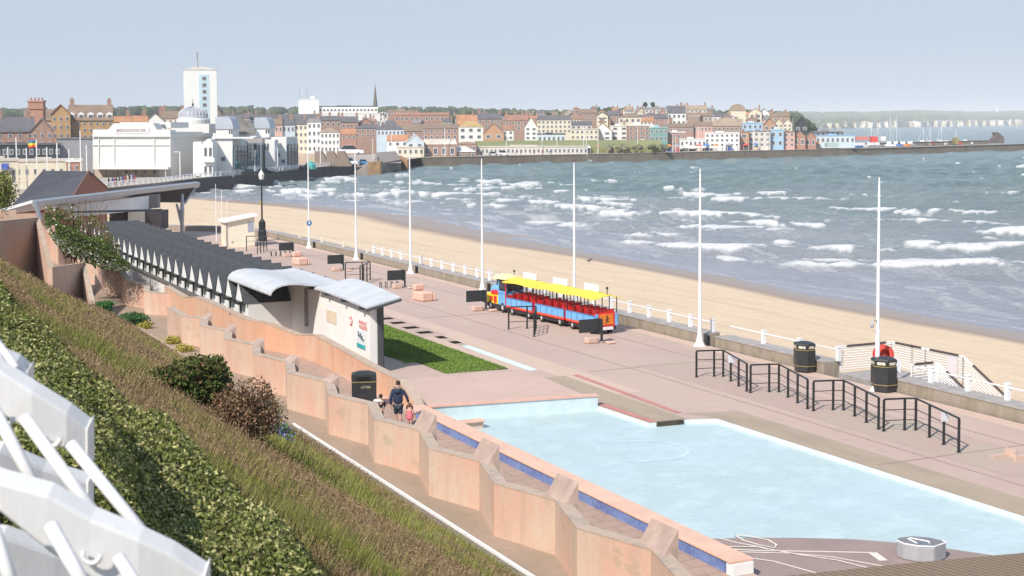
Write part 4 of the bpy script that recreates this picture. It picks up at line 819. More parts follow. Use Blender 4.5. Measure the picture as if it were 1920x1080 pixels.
# small grey flat roof and steps below the barrel roof
t = thing('service_yard', 'flat mossy grey roof slab with low white wall beneath the barrel roof', 'outbuilding', (19.5, 71, 0))
sc = [G(387, 563, 1.05), G(434, 584, 1.05), G(521, 579, 1.05), G(460, 559, 1.05)]; zo = lambda h: Vector((0, 0, h))
b = MB(); b.hexa([v-zo(.12) for v in sc], sc); b.build('roof_slab', layered('mossy_slab', (.25, .23, .19), [(.8, (1, 1, 1), .45, .6, (.20, .17, .08), .9), (6, (1, 1, 1), .5, .7, (.13, .12, .1), .6)])[0], t)
sd = [v+Vector((.12, .12, 0)) for v in sc]; b = MB(); b.hexa([Vector((v.x, v.y, -.2)) for v in sd], [v-zo(.125) for v in sd]); b.build('wall', WHITE, t)
cq = sc[1].lerp(sc[2], .5); dq = (sc[2]-sc[1]).normalized(); b = MB(); b.extr([(-.22, -.75), (.22, -.75), (0, -.32)], cq+Vector((-.02, .02, 0))-Vector((-dq.y, dq.x, 0))*.0+Vector((dq.y, -dq.x, 0))*.06, dq, (0, 0, 1), Vector((dq.y, -dq.x, 0)), .01); b.build('warning_sign', flat('sign_yellow', (.7, .5, .05)), t)
# ------------------------------------------------------------------ white shelter / toilets with a pitched and a barrel roof
t = thing('shelter_building', 'white walled seafront shelter with a grey metal wave roof beside the lawn', 'building', (22.3, 58, 0))
y0s, y1s = 61.7, 75.8
b = MB()
prof = lambda y: np.interp(y, [60.4, 61.5, 66, 71, 74, 76.6], [3.05, 3.12, 3.25, 3.3, 3.3, 3.3])
for k in range(10):
    ya, yb = y0s+(y1s-y0s)*k/10, y0s+(y1s-y0s)*(k+1)/10
    b.hexa([(22.25, ya, 0), (22.6, ya, 0), (22.6, yb, 0), (22.25, yb, 0)], [(22.25, ya, prof(ya)-.05), (22.6, ya, prof(ya)+.02), (22.6, yb, prof(yb)+.02), (22.25, yb, prof(yb)-.05)])
b.build('wall', WHITE, t)
b = MB(); b.box(22.6, 22.85, 61.6, 61.9, 0, 3.15); b.box(22.9, 23.0, 61.9, 62.1, 0, 3.2); b.build('pillar', DKGREY, t)
b = MB(); b.box(22.62, 22.8, 62.6, 70, 0, 2.9); b.build('rear_wall', DKGREY, t)
rf = MB()
ysr = np.linspace(61.0, 68.8, 8); L = []
for y in ysr:
    zA = float(np.interp(y, [61, 64, 68, 71, 73.6, 75], [3.18, 3.27, 3.32, 3.2, 3.02, 2.85])); zB = zA+float(np.interp(y, [61, 66, 67.5, 70, 73, 75], [.38, .52, .5, .2, .06, .02]))
    xB = 23.5; L.append([(21.85, y, zA), (xB, y, zB), (xB, y, zB-.09), (21.85, y, zA-.09)])
vs = [p for l in L for p in l]
fs = [(0, 1, 2, 3), tuple(4*(len(L)-1)+k for k in (3, 2, 1, 0))]
for i in range(len(L)-1):
    a = 4*i; c = a+4; fs += [(a, c, c+1, a+1), (a+1, c+1, c+2, a+2), (a+2, c+2, c+3, a+3), (a+3, c+3, c, a)]
rf.add(vs, fs); ro = rf.build('roof', ZINC, t)
for l in L[1:-1]: b = MB(); b.tube([Vector(l[0])+Vector((0, 0, .005)), Vector(l[1])+Vector((0, 0, .005))], .012, 4); b.build('seam', ZINC, ro)
b = MB(); b.hexa([(21.83, 60.92, 2.98), (23.52, 60.92, 3.37), (23.52, 61.0, 3.37), (21.83, 61.0, 2.98)], [(21.83, 60.92, 3.1), (23.52, 60.92, 3.49), (23.52, 61.0, 3.49), (21.83, 61.0, 3.1)]); b.build('fascia', DKGREY, t)
for y in np.linspace(62.2, 72.5, 5): z = float(prof(y)); b = MB(); b.box(21.9, 22.25, y-.08, y+.08, z-.22, z-.02); b.build('bracket', DKGREY, t)
# barrel part: arc in the x-z plane, axis along y
BP = [(19.58, 3.06), (19.66, 3.24), (19.85, 3.40), (20.15, 3.51), (20.55, 3.56), (21.1, 3.53), (21.6, 3.45), (22.1, 3.40), (22.8, 3.40), (23.4, 3.47)]
b = MB(); b.extr(BP+[(x_+.02, z_-.08) for x_, z_ in BP[::-1]], (0, 68.82, 0), (1, 0, 0), (0, 0, 1), (0, 1, 0), 8.5); br_ = b.build('barrel_roof', ZINC, t)
for y in np.linspace(69.8, 76.4, 7): b = MB(); b.tube([(x_, y, z_+.004) for x_, z_ in BP], .012, 4); b.build('seam', ZINC, br_)
b = MB(); b.box(22.1, 22.24, 71.2, 71.35, 1.0, 3.0); b.build('downpipe', GREYC, t)
# signs on the wall
def wallsign(nm, y, z, w_, h_, m, par=t, x=22.235): b = MB(); b.box(x-.012, x, y-w_/2, y+w_/2, z-h_/2, z+h_/2); return b.build(nm, m, par)
wallsign('faded_sign', 67.3, 1.95, 1.5, .62, flat('faded_peach_sign', (.68, .56, .42), .7, .12, 4))
RD = flat('sign_red', (.65, .06, .07))
wallsign('poster', 62.9, 1.42, 1.15, .85, flat('poster_white', (.66, .72, .74))); o_ = wallsign('poster_band', 62.9, 1.10, 1.12, .2, flat('poster_teal', (.03, .38, .42)), x=22.22)
def wtxt(s, y, z, size, m, sx=1): return txt(s, size, (22.21, y, z), -math.pi/2, m, 'lettering', t, sx=sx)
wtxt('PUBLIC', 62.6, 2.22, .24, RD, 1.4); wtxt('TOILETS', 62.6, 2.0, .24, RD, 1.25)
b = MB(); b.tube([(22.225, 64.35, 2.1), (22.235, 64.35, 2.1)], .22, 14); b.build('round_sign', RD, t); b = MB(); b.tube([(22.21, 64.35, 2.1), (22.226, 64.35, 2.1)], .15, 12); b.build('round_sign_face', WPAINT, t)
b = MB()
for k in range(5): b.box(22.2, 22.215, 62.5+.17*k, 62.6+.17*k, 1.35+.05*k, 1.5+.06*(k % 3)+.05*k)
b.build('poster_print', flat('print_grey', (.12, .14, .17)), t)
# ------------------------------------------------------------------ long mono-pitch canopy building with silver fascia
t = thing('canopy_building', 'beach building with a long rising silver edged roof on a white flared column', 'building', G(250, 430, 0))
DA, DB = 122, 150
A0, A1 = W(65, 376, DA), W(372, 341, DB); ax = (A1-A0); dn = -Vector((0, 0, 1))
back = Vector((.1, 9, .2)); back2 = FWD*9+RGT*-4
SILV = mat('silver_fascia', (.42, .45, .49), .3, .08, 1, metal=.5)
# fascia: rounded silver edge
prof_ = [(0, 0), (-.25, -.12), (-.32, -.36), (-.15, -.6), (.12, -.5), (.2, -.06)]
side = Vector((ax.y, -ax.x, 0)).normalized()
b = MB(); n = 6; r0 = [A0+side*a+Vector((0, 0, c)) for a, c in prof_]; r1 = [A1+side*a+Vector((0, 0, c)) for a, c in prof_]
b.add(r0+r1, [tuple(range(n)), tuple(range(2*n-1, n-1, -1))]+[(i, (i+1) % n, (i+1) % n+n, i+n) for i in range(n)]); b.build('fascia', SILV, t)
bk = -side*1; bk = Vector((-side.x, -side.y, 0)); R0, R1 = A0+bk*.2+Vector((0, 0, .05)), A1+bk*.2+Vector((0, 0, .05))
if bk.dot(FWD) < 0: bk = -bk
b = MB(); R2, R3 = R1+bk*5+Vector((0, 0, -1.3)), R0+bk*5+Vector((0, 0, -1.3)); th = Vector((0, 0, -.25)); b.hexa([R0+th, R1+th, R2+th, R3+th], [R0, R1, R2, R3]); b.build('roof', mat('pale_roof_sheet', (.68, .70, .72), .5, .05, 1), t)
e0, e1 = W(344, 378, 147), W(337, 405, 146)
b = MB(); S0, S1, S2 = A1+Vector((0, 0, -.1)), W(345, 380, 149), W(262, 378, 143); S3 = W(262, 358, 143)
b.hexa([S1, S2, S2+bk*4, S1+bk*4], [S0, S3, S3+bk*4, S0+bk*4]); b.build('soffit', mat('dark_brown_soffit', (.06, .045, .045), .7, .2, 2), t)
b = MB(); s0 = A1; s1 = W(346, 382, 149); b.tube([s0+Vector((0, 0, -.05)), s1], .13, 6); b.build('end_strut', SILV, t); b = MB(); a_ = W(66, 378, DA); b.tube([a_, W(75, 412, DA)], .2, 6); b.build('end_strut', SILV, t)
b = MB(); f0 = G(341, 445); top_ = W(342, 360, f0.dot(FWD)); b.tube([f0, f0.lerp(top_, .6), top_-Vector((0, 0, .2))], [.16, .24, .12], 8); b.tube([f0.lerp(top_, .3), W(331, 382, f0.dot(FWD))], [.2, .12], 8); b.build('column', SILV, t)
def facewall(b, x0_, y0_, x1_, y1_, yb0, yb1, D0, D1, dep=3):
    a, c = W(x0_, y0_, D0), W(x1_, y1_, D1); a2, c2 = W(x0_, yb0, D0), W(x1_, yb1, D1); f = FWD*dep; b.hexa([a2, c2, c2+f, a2+f], [a, c, c+f, a+f])
b = MB(); facewall(b, 90, 388, 272, 368, 412, 394, 128, 139); b.build('wall', WHITE, t)
b = MB(); facewall(b, 274, 366, 296, 364, 391, 390, 140, 142, 1); b.build('window', mat('canopy_window', (.16, .14, .13), .2), t)
b = MB(); facewall(b, 115, 397, 301, 392, 400, 396, 125, 137, .6); b.build('flat_roof_edge', DKGREY, t)
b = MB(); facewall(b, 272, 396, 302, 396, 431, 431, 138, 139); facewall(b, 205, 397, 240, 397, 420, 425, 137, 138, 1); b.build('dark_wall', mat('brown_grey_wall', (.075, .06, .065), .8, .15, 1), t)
b = MB(); facewall(b, 240, 397.5, 271.5, 397.5, 426, 428, 137.5, 138, 1); b.build('door', CREAM, t)
# brick building with grey hipped/gabled roof
t = thing('brick_building', 'brick pavilion with steep grey tiled roof behind the silver edged canopy', 'building', G(110, 420, 0))
SL = mat('grey_roof_tiles', (.105, .105, .115), .8, .2, 1.5, bmp=.2)
r1 = W(80, 320, 158); r2 = W(167, 321, 166); fl = W(24, 383, 145); fr = W(129, 381, 152); gr = W(201, 352, 172); 
b = MB(); th = Vector((0, 0, -.25))
b.hexa([fl+th, fr+th, r2+th, r1+th], [fl, fr, r2, r1]); gb_ = gr+Vector((0, 0, .02)); gl_ = gr+(r1-r2)*1.05
b.hexa([r1+th, r2+th, gb_+th, gl_+th], [r1, r2, gb_, gl_]); b.build('roof', SL, t)
b = MB(); f0 = W(131, 383, 153); f1 = W(200, 354, 171); f2 = W(167, 324, 166.2); bb0 = Vector((f0.x, f0.y, -1)); bb1 = Vector((f1.x, f1.y, -1)); nn_ = (r1-r2).normalized()*.4
b.add([f0, f1, f2, bb0, bb1]+[v+nn_ for v in (f0, f1, f2, bb0, bb1)], [(3, 4, 1, 2, 0), (8, 5, 7, 6, 9), (3, 0, 5, 8), (4, 9, 6, 1), (0, 2, 7, 5), (2, 1, 6, 7)]); 
w0, w1 = W(30, 390, 147), W(128, 386, 153); b.hexa([Vector((w0.x, w0.y, 0)), Vector((w1.x, w1.y, 0)), Vector((w1.x, w1.y, 0))+FWD*.4, Vector((w0.x, w0.y, 0))+FWD*.4], [w0, w1, w1+FWD*.4, w0+FWD*.4])
b.build('wall', BRICK, t)
b = MB(); b.tube([fr+Vector((0, 0, .02)), r2+Vector((0, 0, .04))], .1, 5); b.tube([r2, gb_], .1, 5); b.build('verge', mat('terracotta_verge', (.25, .12, .08), .8), t)
# ------------------------------------------------------------------ road train
TR = flat('train_red', (.70, .03, .03), .45, .12, 2); TB = mat('train_blue', (.17, .42, .72), .4, .12, 1.5); TY = flat('train_yellow', (.88, .62, .01), .5, .05, 1); TO = flat('train_orange', (.75, .20, .02), .5, .2, 4)
TDK = mat('train_chassis', (.035, .03, .03), .7, .2, 3); TYRE = mat('tyre', (.02, .02, .02), .8, .2, 5); CANV = flat('train_awning', (.86, .66, .06), .6, .05, 2)
GRP = 'carriages and engine of the road train'
def place(t, loc, rz): t.location = loc; t.rotation_euler = (0, 0, rz)
def wheel(par, x, y, r=.3):
    b = MB(); b.tube([(x-.1, y, r), (x+.1, y, r)], r, 12); w_ = b.build('wheel', TYRE, par); b = MB(); b.tube([(x-.115, y, r), (x+.115, y, r)], r*.5, 8); b.build('rim', flat('rim_grey', (.5, .5, .48)), w_)
def carriage(label, last=False):
    t = thing('train_carriage', label, 'train carriage', (0, 0, 0), 0, GRP); Lh, Wh = 1.95, .72   # y forward, x width
    b = MB(); b.box(-Wh+.06, Wh-.06, -Lh+.1, Lh-.1, .22, .42); b.build('chassis', TDK, t)
    for s_ in (-1, 1):
        b = MB(); b.box(s_*Wh-.03, s_*Wh+.03, -Lh, Lh, .42, .56); b.build('side_skirt', TR, t); b = MB(); b.box(s_*Wh-.036, s_*Wh+.036, -Lh+.02, Lh-.02, .50, .535); b.build('gold_stripe', TO, t)
        b = MB(); b.box(s_*Wh-.028, s_*Wh+.028, -Lh, Lh, .56, .98)
        for k in range(5): yk = -Lh+Lh*2*(k)/5+.06; b.box(s_*Wh-.034, s_*Wh+.034, yk+.02, yk+Lh*2/5-.10, .60, .92)
        b.build('side_panel', TB, t)
        b = MB()
        for k in range(6): yk = -Lh+Lh*2*k/5; b.box(s_*Wh-.04, s_*Wh+.04, yk-.02, yk+.02, .56, 1.0)
        b.box(s_*Wh-.045, s_*Wh+.045, -Lh, Lh, .975, 1.01); b.build('panel_frame', mat('train_dark_blue', (.10, .2, .42), .5), t)
    b = MB(); b.box(-Wh, Wh, -Lh-.02, -Lh+.05, .42, 1.12); b.build('end_panel', TR, t)
    b = MB(); b.box(-Wh, Wh, Lh-.05, Lh+.02, .42, 1.12); b.build('end_panel', TR, t)
    for k in range(4):
        yk = -Lh+.35+k*.92; b = MB(); b.box(-Wh+.08, Wh-.08, yk, yk+.4, .75, .85); b.box(-Wh+.08, Wh-.08, yk-.08, yk, .80, 1.30+.0)
        b.build('seat', TR, t, .02)
    for s_ in (-1, 1):
        for k in range(5):
            yk = -Lh+.05+k*(2*Lh-.1)/4; b = MB(); b.box(s_*(Wh-.03)-.022, s_*(Wh-.03)+.022, yk-.022, yk+.022, .98, 1.98); b.build('roof_post', BLACK, t)
    b = MB(); ys_ = np.linspace(-Lh-.28, Lh+.28, 9); vs = []
    for yk in ys_:
        dz = -.06*math.sin((yk+Lh)/(2*Lh)*math.pi*3)*0; sag = .05*math.cos(yk/Lh*math.pi)
        vs += [(-Wh-.2, yk, 1.93+sag*.6), (-Wh*.5, yk, 2.07+sag), (0, yk, 2.13+sag), (Wh*.5, yk, 2.07+sag), (Wh+.2, yk, 1.93+sag*.6)]
    m_ = len(vs); vs2 = [(x, y, z-.035) for x, y, z in vs]; fs = []
    for i in range(8):
        for j in range(4): a = i*5+j; fs += [(a, a+1, a+6, a+5), (a+m_, a+5+m_, a+6+m_, a+1+m_)]
        fs += [(i*5, i*5+5, i*5+5+m_, i*5+m_), (i*5+4, i*5+4+m_, i*5+9+m_, i*5+9)]
    for j in range(4): fs += [(j, j+m_, j+1+m_, j+1), (40+j, 41+j, 41+j+m_, 40+j+m_)]
    b.add(vs, fs[:0]); b = MB(); b.add(vs+vs2, fs); b.build('canopy', CANV, t)
    b = MB(); b.box(-.02, .02, -.95, .95, 2.16, 2.52); b.build('advert_board', WPAINT, t)
    for yk in (-1.25, 1.25):
        for s_ in (-1, 1): wheel(t, s_*.55, yk, .26)
    if last:
        b = MB(); b.box(-.42, .42, -Lh-.06, -Lh-.02, .52, 1.08); b.build('rear_emblem_panel', TO, t)
        b = MB()
        for (x, z, w_, h_) in ((0, .95, .08, .1), (.05, .84, .16, .07), (-.02, .76, .1, .09), (.06, .68, .16, .05), (-.05, .62, .08, .06)): b.box(x-w_/2, x+w_/2, -Lh-.075, -Lh-.061, z-h_/2, z+h_/2)
        b.build('emblem', BLACK, t); b = MB(); b.box(-.55, .4, -Lh-.1, -Lh-.02, .25, .4); b.build('number_plate_bar', WPAINT, t)
        for s_ in (-1, 1): b = MB(); b.box(s_*.63-.09, s_*.63+.09, -Lh-.05, -Lh-.02, .45, 1.1); b.build('rear_pillar', TB, t)
        b = MB(); b.tube([(.3, -Lh+.5, 2.0), (.3, -Lh+.5, 2.35)], .03, 5); b.blob((.3, -Lh+.5, 2.38), (.08, .08, .08)); b.build('beacon', BLACK, t)
    return t
trk = lambda y: float(np.interp(y, [66, 71, 76, 82], [37.95, 37.75, 37.35, 37.15]))
for (yc, lb, last) in ((68.85, 'rear road train carriage with orange back panel and yellow canopy, nearest the camera', True), (72.25, 'middle road train carriage with blue panels under a yellow canopy', False), (75.65, 'front road train carriage directly behind the engine', False)):
    c = carriage(lb, last); yy_ = yc; place(c, (trk(yy_), yy_, 0), -math.atan2(trk(yy_+1.5)-trk(yy_-1.5), 3.0)); c.scale = (1, .8, 1.04)
t = thing('train_engine', 'road train engine with blue cab, yellow and red bonnet and cream roof', 'train engine', (0, 0, 0), 0, GRP)
b = MB(); b.box(-.6, .6, -1.5, 1.6, .22, .5); b.build('chassis', TDK, t)
b = MB(); b.box(-.62, .62, -1.45, -.2, .45, 1.15); b.box(-.62, -.57, -1.45, -.2, 1.1, 2.0); b.box(.57, .62, -1.45, -.2, 1.1, 1.25); 
for x in (-.6, .57):
    for y in (-1.45, -.26): b.box(x, x+.04, y, y+.06, 1.1, 2.05)
b.build('cab', TB, t, .0)
b = MB(); b.box(-.64, -.615, -1.3, -.4, 1.3, 1.95); b.build('side_window', GLASS, t); b = MB(); b.box(-.55, .55, -1.46, -1.43, 1.3, 1.95); b.build('rear_window', GLASS, t)
b = MB(); b.box(-.655, -.625, -1.46, -1.36, .5, 1.95); b.build('red_pillar', TR, t)
b = MB(); b.extr([(-.85, 2.0), (.85, 2.0), (.6, 2.12), (0, 2.2), (-.6, 2.12)], (0, -1.7, 0), (1, 0, 0), (0, 0, 1), (0, 1, 0), 1.9); b.build('cab_roof', flat('cab_cream', (.78, .72, .38)), t)
b = MB(); b.box(-.62, .62, -.2, 1.6, .42, 1.0); b.build('bonnet_side', TY, t, .04)
b = MB(); b.box(-.64, -.3, -.1, .9, .95, 1.22); b.build('red_flames', TR, t, .05); b = MB(); b.box(-.645, -.61, .0, .4, .5, .9); b.box(-.645, -.61, .6, 1.0, .6, .85); b.build('flame_marks', TR, t)
b = MB(); b.tube([(0, -.2, 1.15), (0, 1.55, 1.1)], .38, 12); b.build('boiler', TB, t); b = MB(); b.lathe([(.12, 0), (.1, .35), (.18, .45), (.18, .5)], (0, 1.15, 1.45), 10); b.build('chimney', BLACK, t)
b = MB(); b.tube([(0, 1.55, 1.1), (0, 1.62, 1.1)], .3, 12); b.build('boiler_face', TY, t); b = MB(); b.tube([(.2, -.9, 2.15), (.2, -.9, 2.4)], .02, 5); b.blob((.2, -.9, 2.42), (.08, .08, .07)); b.build('horn', BLACK, t)
for y in (-.9, 1.0):
    for s_ in (-1, 1): wheel(t, s_*.52, y, .3)
place(t, (trk(79), 78.75, 0), .06); t.scale = (1, .82, 1.04)
# ------------------------------------------------------------------ people (backs to the camera, walking away)
SKIN = flat('skin', (.55, .33, .24), .6, .05, 5)
def skinmesh(nm, nodes, edges, m, parent=None, sub=1):
    me = bpy.data.meshes.new(nm); me.from_pydata([n[0] for n in nodes], edges, []); o = bpy.data.objects.new(nm, me); COL.objects.link(o)
    md = o.modifiers.new('s', 'SKIN'); md.use_smooth_shade = True
    for v, n in zip(me.skin_vertices[0].data, nodes): r = n[1]; v.radius = r if isinstance(r, tuple) else (r, r)
    me.skin_vertices[0].data[0].use_root = True
    if sub: sm = o.modifiers.new('u', 'SUBSURF'); sm.levels = sub; sm.render_levels = sub
    dg = bpy.context.evaluated_depsgraph_get(); me2 = bpy.data.meshes.new_from_object(o.evaluated_get(dg)); bpy.data.objects.remove(o)
    me2.materials.clear(); me2.materials.append(m); o = bpy.data.objects.new(nm, me2); COL.objects.link(o)
    if parent: o.parent = parent
    return o
def mb_local(b, nm, m, t, **k): 
    M = wmat(t); b.v = [tuple(M @ Vector(v)) for v in b.v]; return b.build(nm, m, t, **k)
def person(p, rz, h, lb, lh=None, rh=None, stride=.12, skin=SKIN):
    t = thing('person', lb, 'person', p, rz); s = h/1.78
    sh, hip = 1.46, .93
    lh = lh or (-.27, -.02, .82); rh = rh or (.27, .04, .82)
    nodes = [((0, 0, hip), (.15, .11)), ((0, .0, 1.15), (.14, .10)), ((0, .01, 1.38), (.16, .10)), ((0, .01, 1.52), .055), ((0, .03, 1.60), (.07, .085)), ((0, .045, 1.70), (.075, .09)), ((0, .04, 1.755), .045)]
    edges = [(0, 1), (1, 2), (2, 3), (3, 4), (4, 5), (5, 6)]
    for sx, hd in ((-1, lh), (1, rh)):
        i = len(nodes); e = Vector((sx*.25, -.04, 1.17)); e = (Vector((sx*.2, 0, 1.42))+Vector(hd))/2+Vector((sx*.05, -.05, 0))
        nodes += [((sx*.19, 0, 1.42), .06), (tuple(e), .042), (tuple(hd), .028)]; edges += [(2, i), (i, i+1), (i+1, i+2)]
        d = (Vector(hd)-e).normalized(); pl = Vector(hd)+d*.07; j = len(nodes); nodes.append((tuple(pl), (.035, .018))); edges.append((i+2, j))
        for f, (fx, L) in enumerate(((-.028, .06), (-.01, .075), (.01, .07), (.027, .055))):
            k = len(nodes); nodes += [(tuple(pl+Vector((0, fx, 0))+d*.04), .009), (tuple(pl+Vector((0, fx*1.1, 0))+d*(.04+L)+Vector((-sx*.012, 0, 0))), .007)]; edges += [(j, k), (k, k+1)]
        k = len(nodes); nodes += [(tuple(pl+Vector((0, .045, 0))+d*.0), .010), (tuple(pl+Vector((-sx*.01, .06, 0))+d*.045), .008)]; edges += [(j, k), (k, k+1)]
    for sx, fy in ((-1, stride), (1, -stride)):
        i = len(nodes); nodes += [((sx*.09, 0, hip-.06), .085), ((sx*.1, fy*.6, .5), .055), ((sx*.1, fy-.02, .1), .038), ((sx*.1, fy+.1, .04), (.042, .03))]; edges += [(0, i), (i, i+1), (i+1, i+2), (i+2, i+3)]
    nodes = [(tuple(c*s for c in n[0]), tuple(c*s for c in n[1]) if isinstance(n[1], tuple) else n[1]*s) for n in nodes]
    body = skinmesh('body', nodes, edges, skin, t)
    b = MB()
    for sx in (-1, 1): b.blob((sx*.082*s, .04*s, 1.66*s), (.015*s, .025*s, .035*s), 6, 4)
    b.blob((0, .14*s, 1.65*s), (.014*s, .02*s, .025*s), 6, 4)
    mb_local(b, 'ears_and_nose', skin, t)
    return t, s
def garment(nm, nodes, edges, m, t, s): return skinmesh(nm, [(tuple(c*s for c in n[0]), tuple(c*s for c in n[1]) if isinstance(n[1], tuple) else n[1]*s) for n in nodes], edges, m, t)
def hair(t, s, m, r=(.088, .105, .10), c=(0, .03, 1.715)):
    b = MB(); b.blob(tuple(x*s for x in c), tuple(x*s for x in r), 10, 8); b.v = [(x, y if z > 1.64*s or y < .06*s else y*.5, max(z, 1.60*s)) for x, y, z in b.v]; return mb_local(b, 'hair', m, t, smooth=True)
NAVY = mat('navy_cloth', (.022, .035, .075), .85, .2, 12); DARK = mat('black_cloth', (.018, .018, .022), .9, .3, 12); DENIM = mat('dark_denim', (.03, .04, .06), .9, .4, 14)
HAIRD = mat('dark_brown_hair', (.03, .015, .01), .6, .3, 30)
p = G(747, 803); rz = YAW-.15
t, s = person(p, rz, 1.80, 'man in navy hooded jacket and dark shorts walking away, beside the square bin', lh=(-.26, -.03, .84), rh=(.38, .10, .93))
garment('jacket', [((0, -.01, .88), (.21, .15)), ((0, -.01, 1.12), (.195, .145)), ((0, 0, 1.38), (.20, .135)), ((0, 0, 1.47), (.13, .10)), ((-.2, 0, 1.42), .075), ((-.275, -.06, 1.13), .064), ((-.262, -.035, .88), .05), ((.2, 0, 1.42), .075), ((.33, .0, 1.2), .064), ((.375, .09, .97), .05)],
        [(0, 1), (1, 2), (2, 3), (2, 4), (4, 5), (5, 6), (2, 7), (7, 8), (8, 9)], NAVY, t, s)
b = MB(); b.blob((0, -.13*s, 1.43*s), (.15*s, .08*s, .11*s), 10, 6); mb_local(b, 'hood', NAVY, t, smooth=True); b = MB()
for k in range(14):
    a = math.pi*(.0+2*k/14); b.blob((math.cos(a)*.13*s, -.05*s+math.sin(a)*.09*s, 1.535*s), (.045*s, .04*s, .035*s), 6, 4, jit=.2)
mb_local(b, 'fur_trim', mat('grey_fur', (.22, .18, .15), .95, .3, 30), t)
garment('shorts', [((0, 0, .92), (.17, .125)), ((-.09, 0, .84), .11), ((-.10, .06, .52), .10), ((.09, 0, .84), .11), ((.10, -.06, .52), .10)], [(0, 1), (1, 2), (0, 3), (3, 4)], DENIM, t, s)
garment('shoes', [((-.1, .08, .04), .05), ((-.1, .2, .035), .045)], [(0, 1)], DARK, t, s); garment('shoes', [((.1, -.13, .04), .05), ((.1, .0, .035), .045)], [(0, 1)], DARK, t, s)
hair(t, s, HAIRD)
pm = G(768.5, 806); t, s = person(pm, rz, .98, 'small girl in a pink dress beside the man in navy', lh=(-.26, .02, .86), rh=(.22, .12, .98), stride=.08)
garment('dress', [((0, 0, 1.44), (.12, .09)), ((0, 0, 1.3), (.17, .13)), ((0, 0, 1.0), (.24, .2)), ((0, 0, .66), (.34, .28))], [(0, 1), (1, 2), (2, 3)], mat('pink_cloth', (.72, .16, .20), .8, .25, 15), t, s*1.0)
hair(t, s, mat('brown_hair', (.11, .055, .03), .6, .3, 30), (.16, .17, .17), (0, .02, 1.70))
for k in (-1, 1): b = MB(); b.blob((k*.19*s, -.02*s, 1.55*s), (.07*s, .07*s, .15*s), 8, 6); mb_local(b, 'bunch', HAIRD, t, smooth=True)
pb_ = G(714, 800); t, s = person(pb_, YAW-.3, 1.22, 'child in white and black jacket leaning over, left of the man', lh=(-.34, .22, 1.2), rh=(.1, .3, 1.0), stride=.05)
garment('jacket', [((0, 0, .98), (.16, .13)), ((0, 0, 1.2), (.17, .13)), ((0, 0, 1.42), (.17, .12)), ((.2, .02, 1.4), .08), ((.22, .12, 1.12), .06), ((-.2, .02, 1.4), .09), ((-.32, .12, 1.3), .075)], [(0, 1), (1, 2), (2, 3), (3, 4), (2, 5), (5, 6)], DARK, t, s)
b = MB(); b.blob((-.14*s, -.03*s, 1.45*s), (.30*s, .16*s, .10*s), 10, 6); mb_local(b, 'white_hood', mat('white_fleece', (.68, .66, .62), .9, .15, 20), t, smooth=True)
garment('trousers', [((0, 0, .95), (.15, .11)), ((-.09, 0, .84), .09), ((-.10, .03, .3), .075), ((-.1, 0, .08), .06), ((.09, 0, .84), .09), ((.10, 0, .3), .075), ((.1, 0, .08), .06)], [(0, 1), (1, 2), (2, 3), (0, 4), (4, 5), (5, 6)], DARK, t, s)
hair(t, s, HAIRD, (.115, .125, .125))
# gull on the wet sand
pg = G(1104, 494, -4.2); t = thing('gull', 'small dark gull standing on the wet sand', 'bird', pg, YAW)
b = MB(); b.tube([pg+RGT*-.28+Vector((0, 0, .3)), pg+Vector((0, 0, .34)), pg+RGT*.2+Vector((0, 0, .42)), pg+RGT*.3+Vector((0, 0, .55)), pg+RGT*.42+Vector((0, 0, .54))], [.03, .13, .11, .07, .015], 8)
for k in (-1, 1): b.tube([pg+RGT*.05*k, pg+RGT*.05*k+Vector((0, 0, .28))], .015, 4)
b.build('body', mat('gull_dark', (.12, .1, .09), .8), t)
HAZE = .00012
# ------------------------------------------------------------------ land behind the bay
TG = layered('town_ground', (.20, .18, .15), [(.02, (1, 1, 1), .4, .6, (.10, .13, .06), .8), (.2, (1, 1, 1), .5, .7, (.25, .22, .19), .6)])[0]
land = [V(150, -160), V(150, -64), V(230, -84), V(290, -88)] + [V(float(W(a, c, 1).y*0+d), (a-960)/F*d) for a, c, d in ()]
WALLPX = [(300, 318), (365, 336.5), (460, 363.9), (520, 385.9), (600, 422.6), (665, 452.4)]
HARB = [(758, 512), (790, 540), (1000, 570), (1200, 600), (1600, 675)]
PIER = [(1600, 675), (1920, 792), (2150, 880)]
VP = lambda a, d, z=0: V(d, (a-960)/F*d, z)
poly = [V(150, -160), V(150, -60), V(235, -80), V(290, -84)] + [VP(*p) for p in WALLPX] + [VP(700, 462), VP(752, 470)] + [VP(*p) for p in HARB] + [VP(1600, 760), VP(1500, 900), VP(-300, 900), VP(-500, 300)]
sheet('town_ground', [(p.x, p.y) for p in poly], -1.2, mat('spa_paving', (.42, .36, .31), .85, .15, .3))
tz = lambda D: np.interp(D, [0, 600, 1000, 1500, 2500, 6000], [-1.7, -1.7, 11, 17, 22, 26])
na, nd = 60, 50; pa = np.linspace(-700, 1560, na); A, Q = np.meshgrid(pa, np.linspace(0, 1, nd), indexing='ij'); Q = np.interp(A, [-700, 790, 1000, 1200, 1600], [560, 560, 590, 622, 700])+3500*Q**1.5; lat = (A-960)/F*Q
Zt = tz(Q)+3*(fbm(A*.01, Q*.004)-.5)*(Q > 900); Zt = np.where(A > 1500, np.where(Q > 735, -9, Zt), Zt)
npmesh('hillside', np.stack([FWD.x*Q+RGT.x*lat, FWD.y*Q+RGT.y*lat, Zt], -1).reshape(-1, 3), gridf(na, nd)[:, ::-1], TG, smooth=True)['kind'] = 'structure'
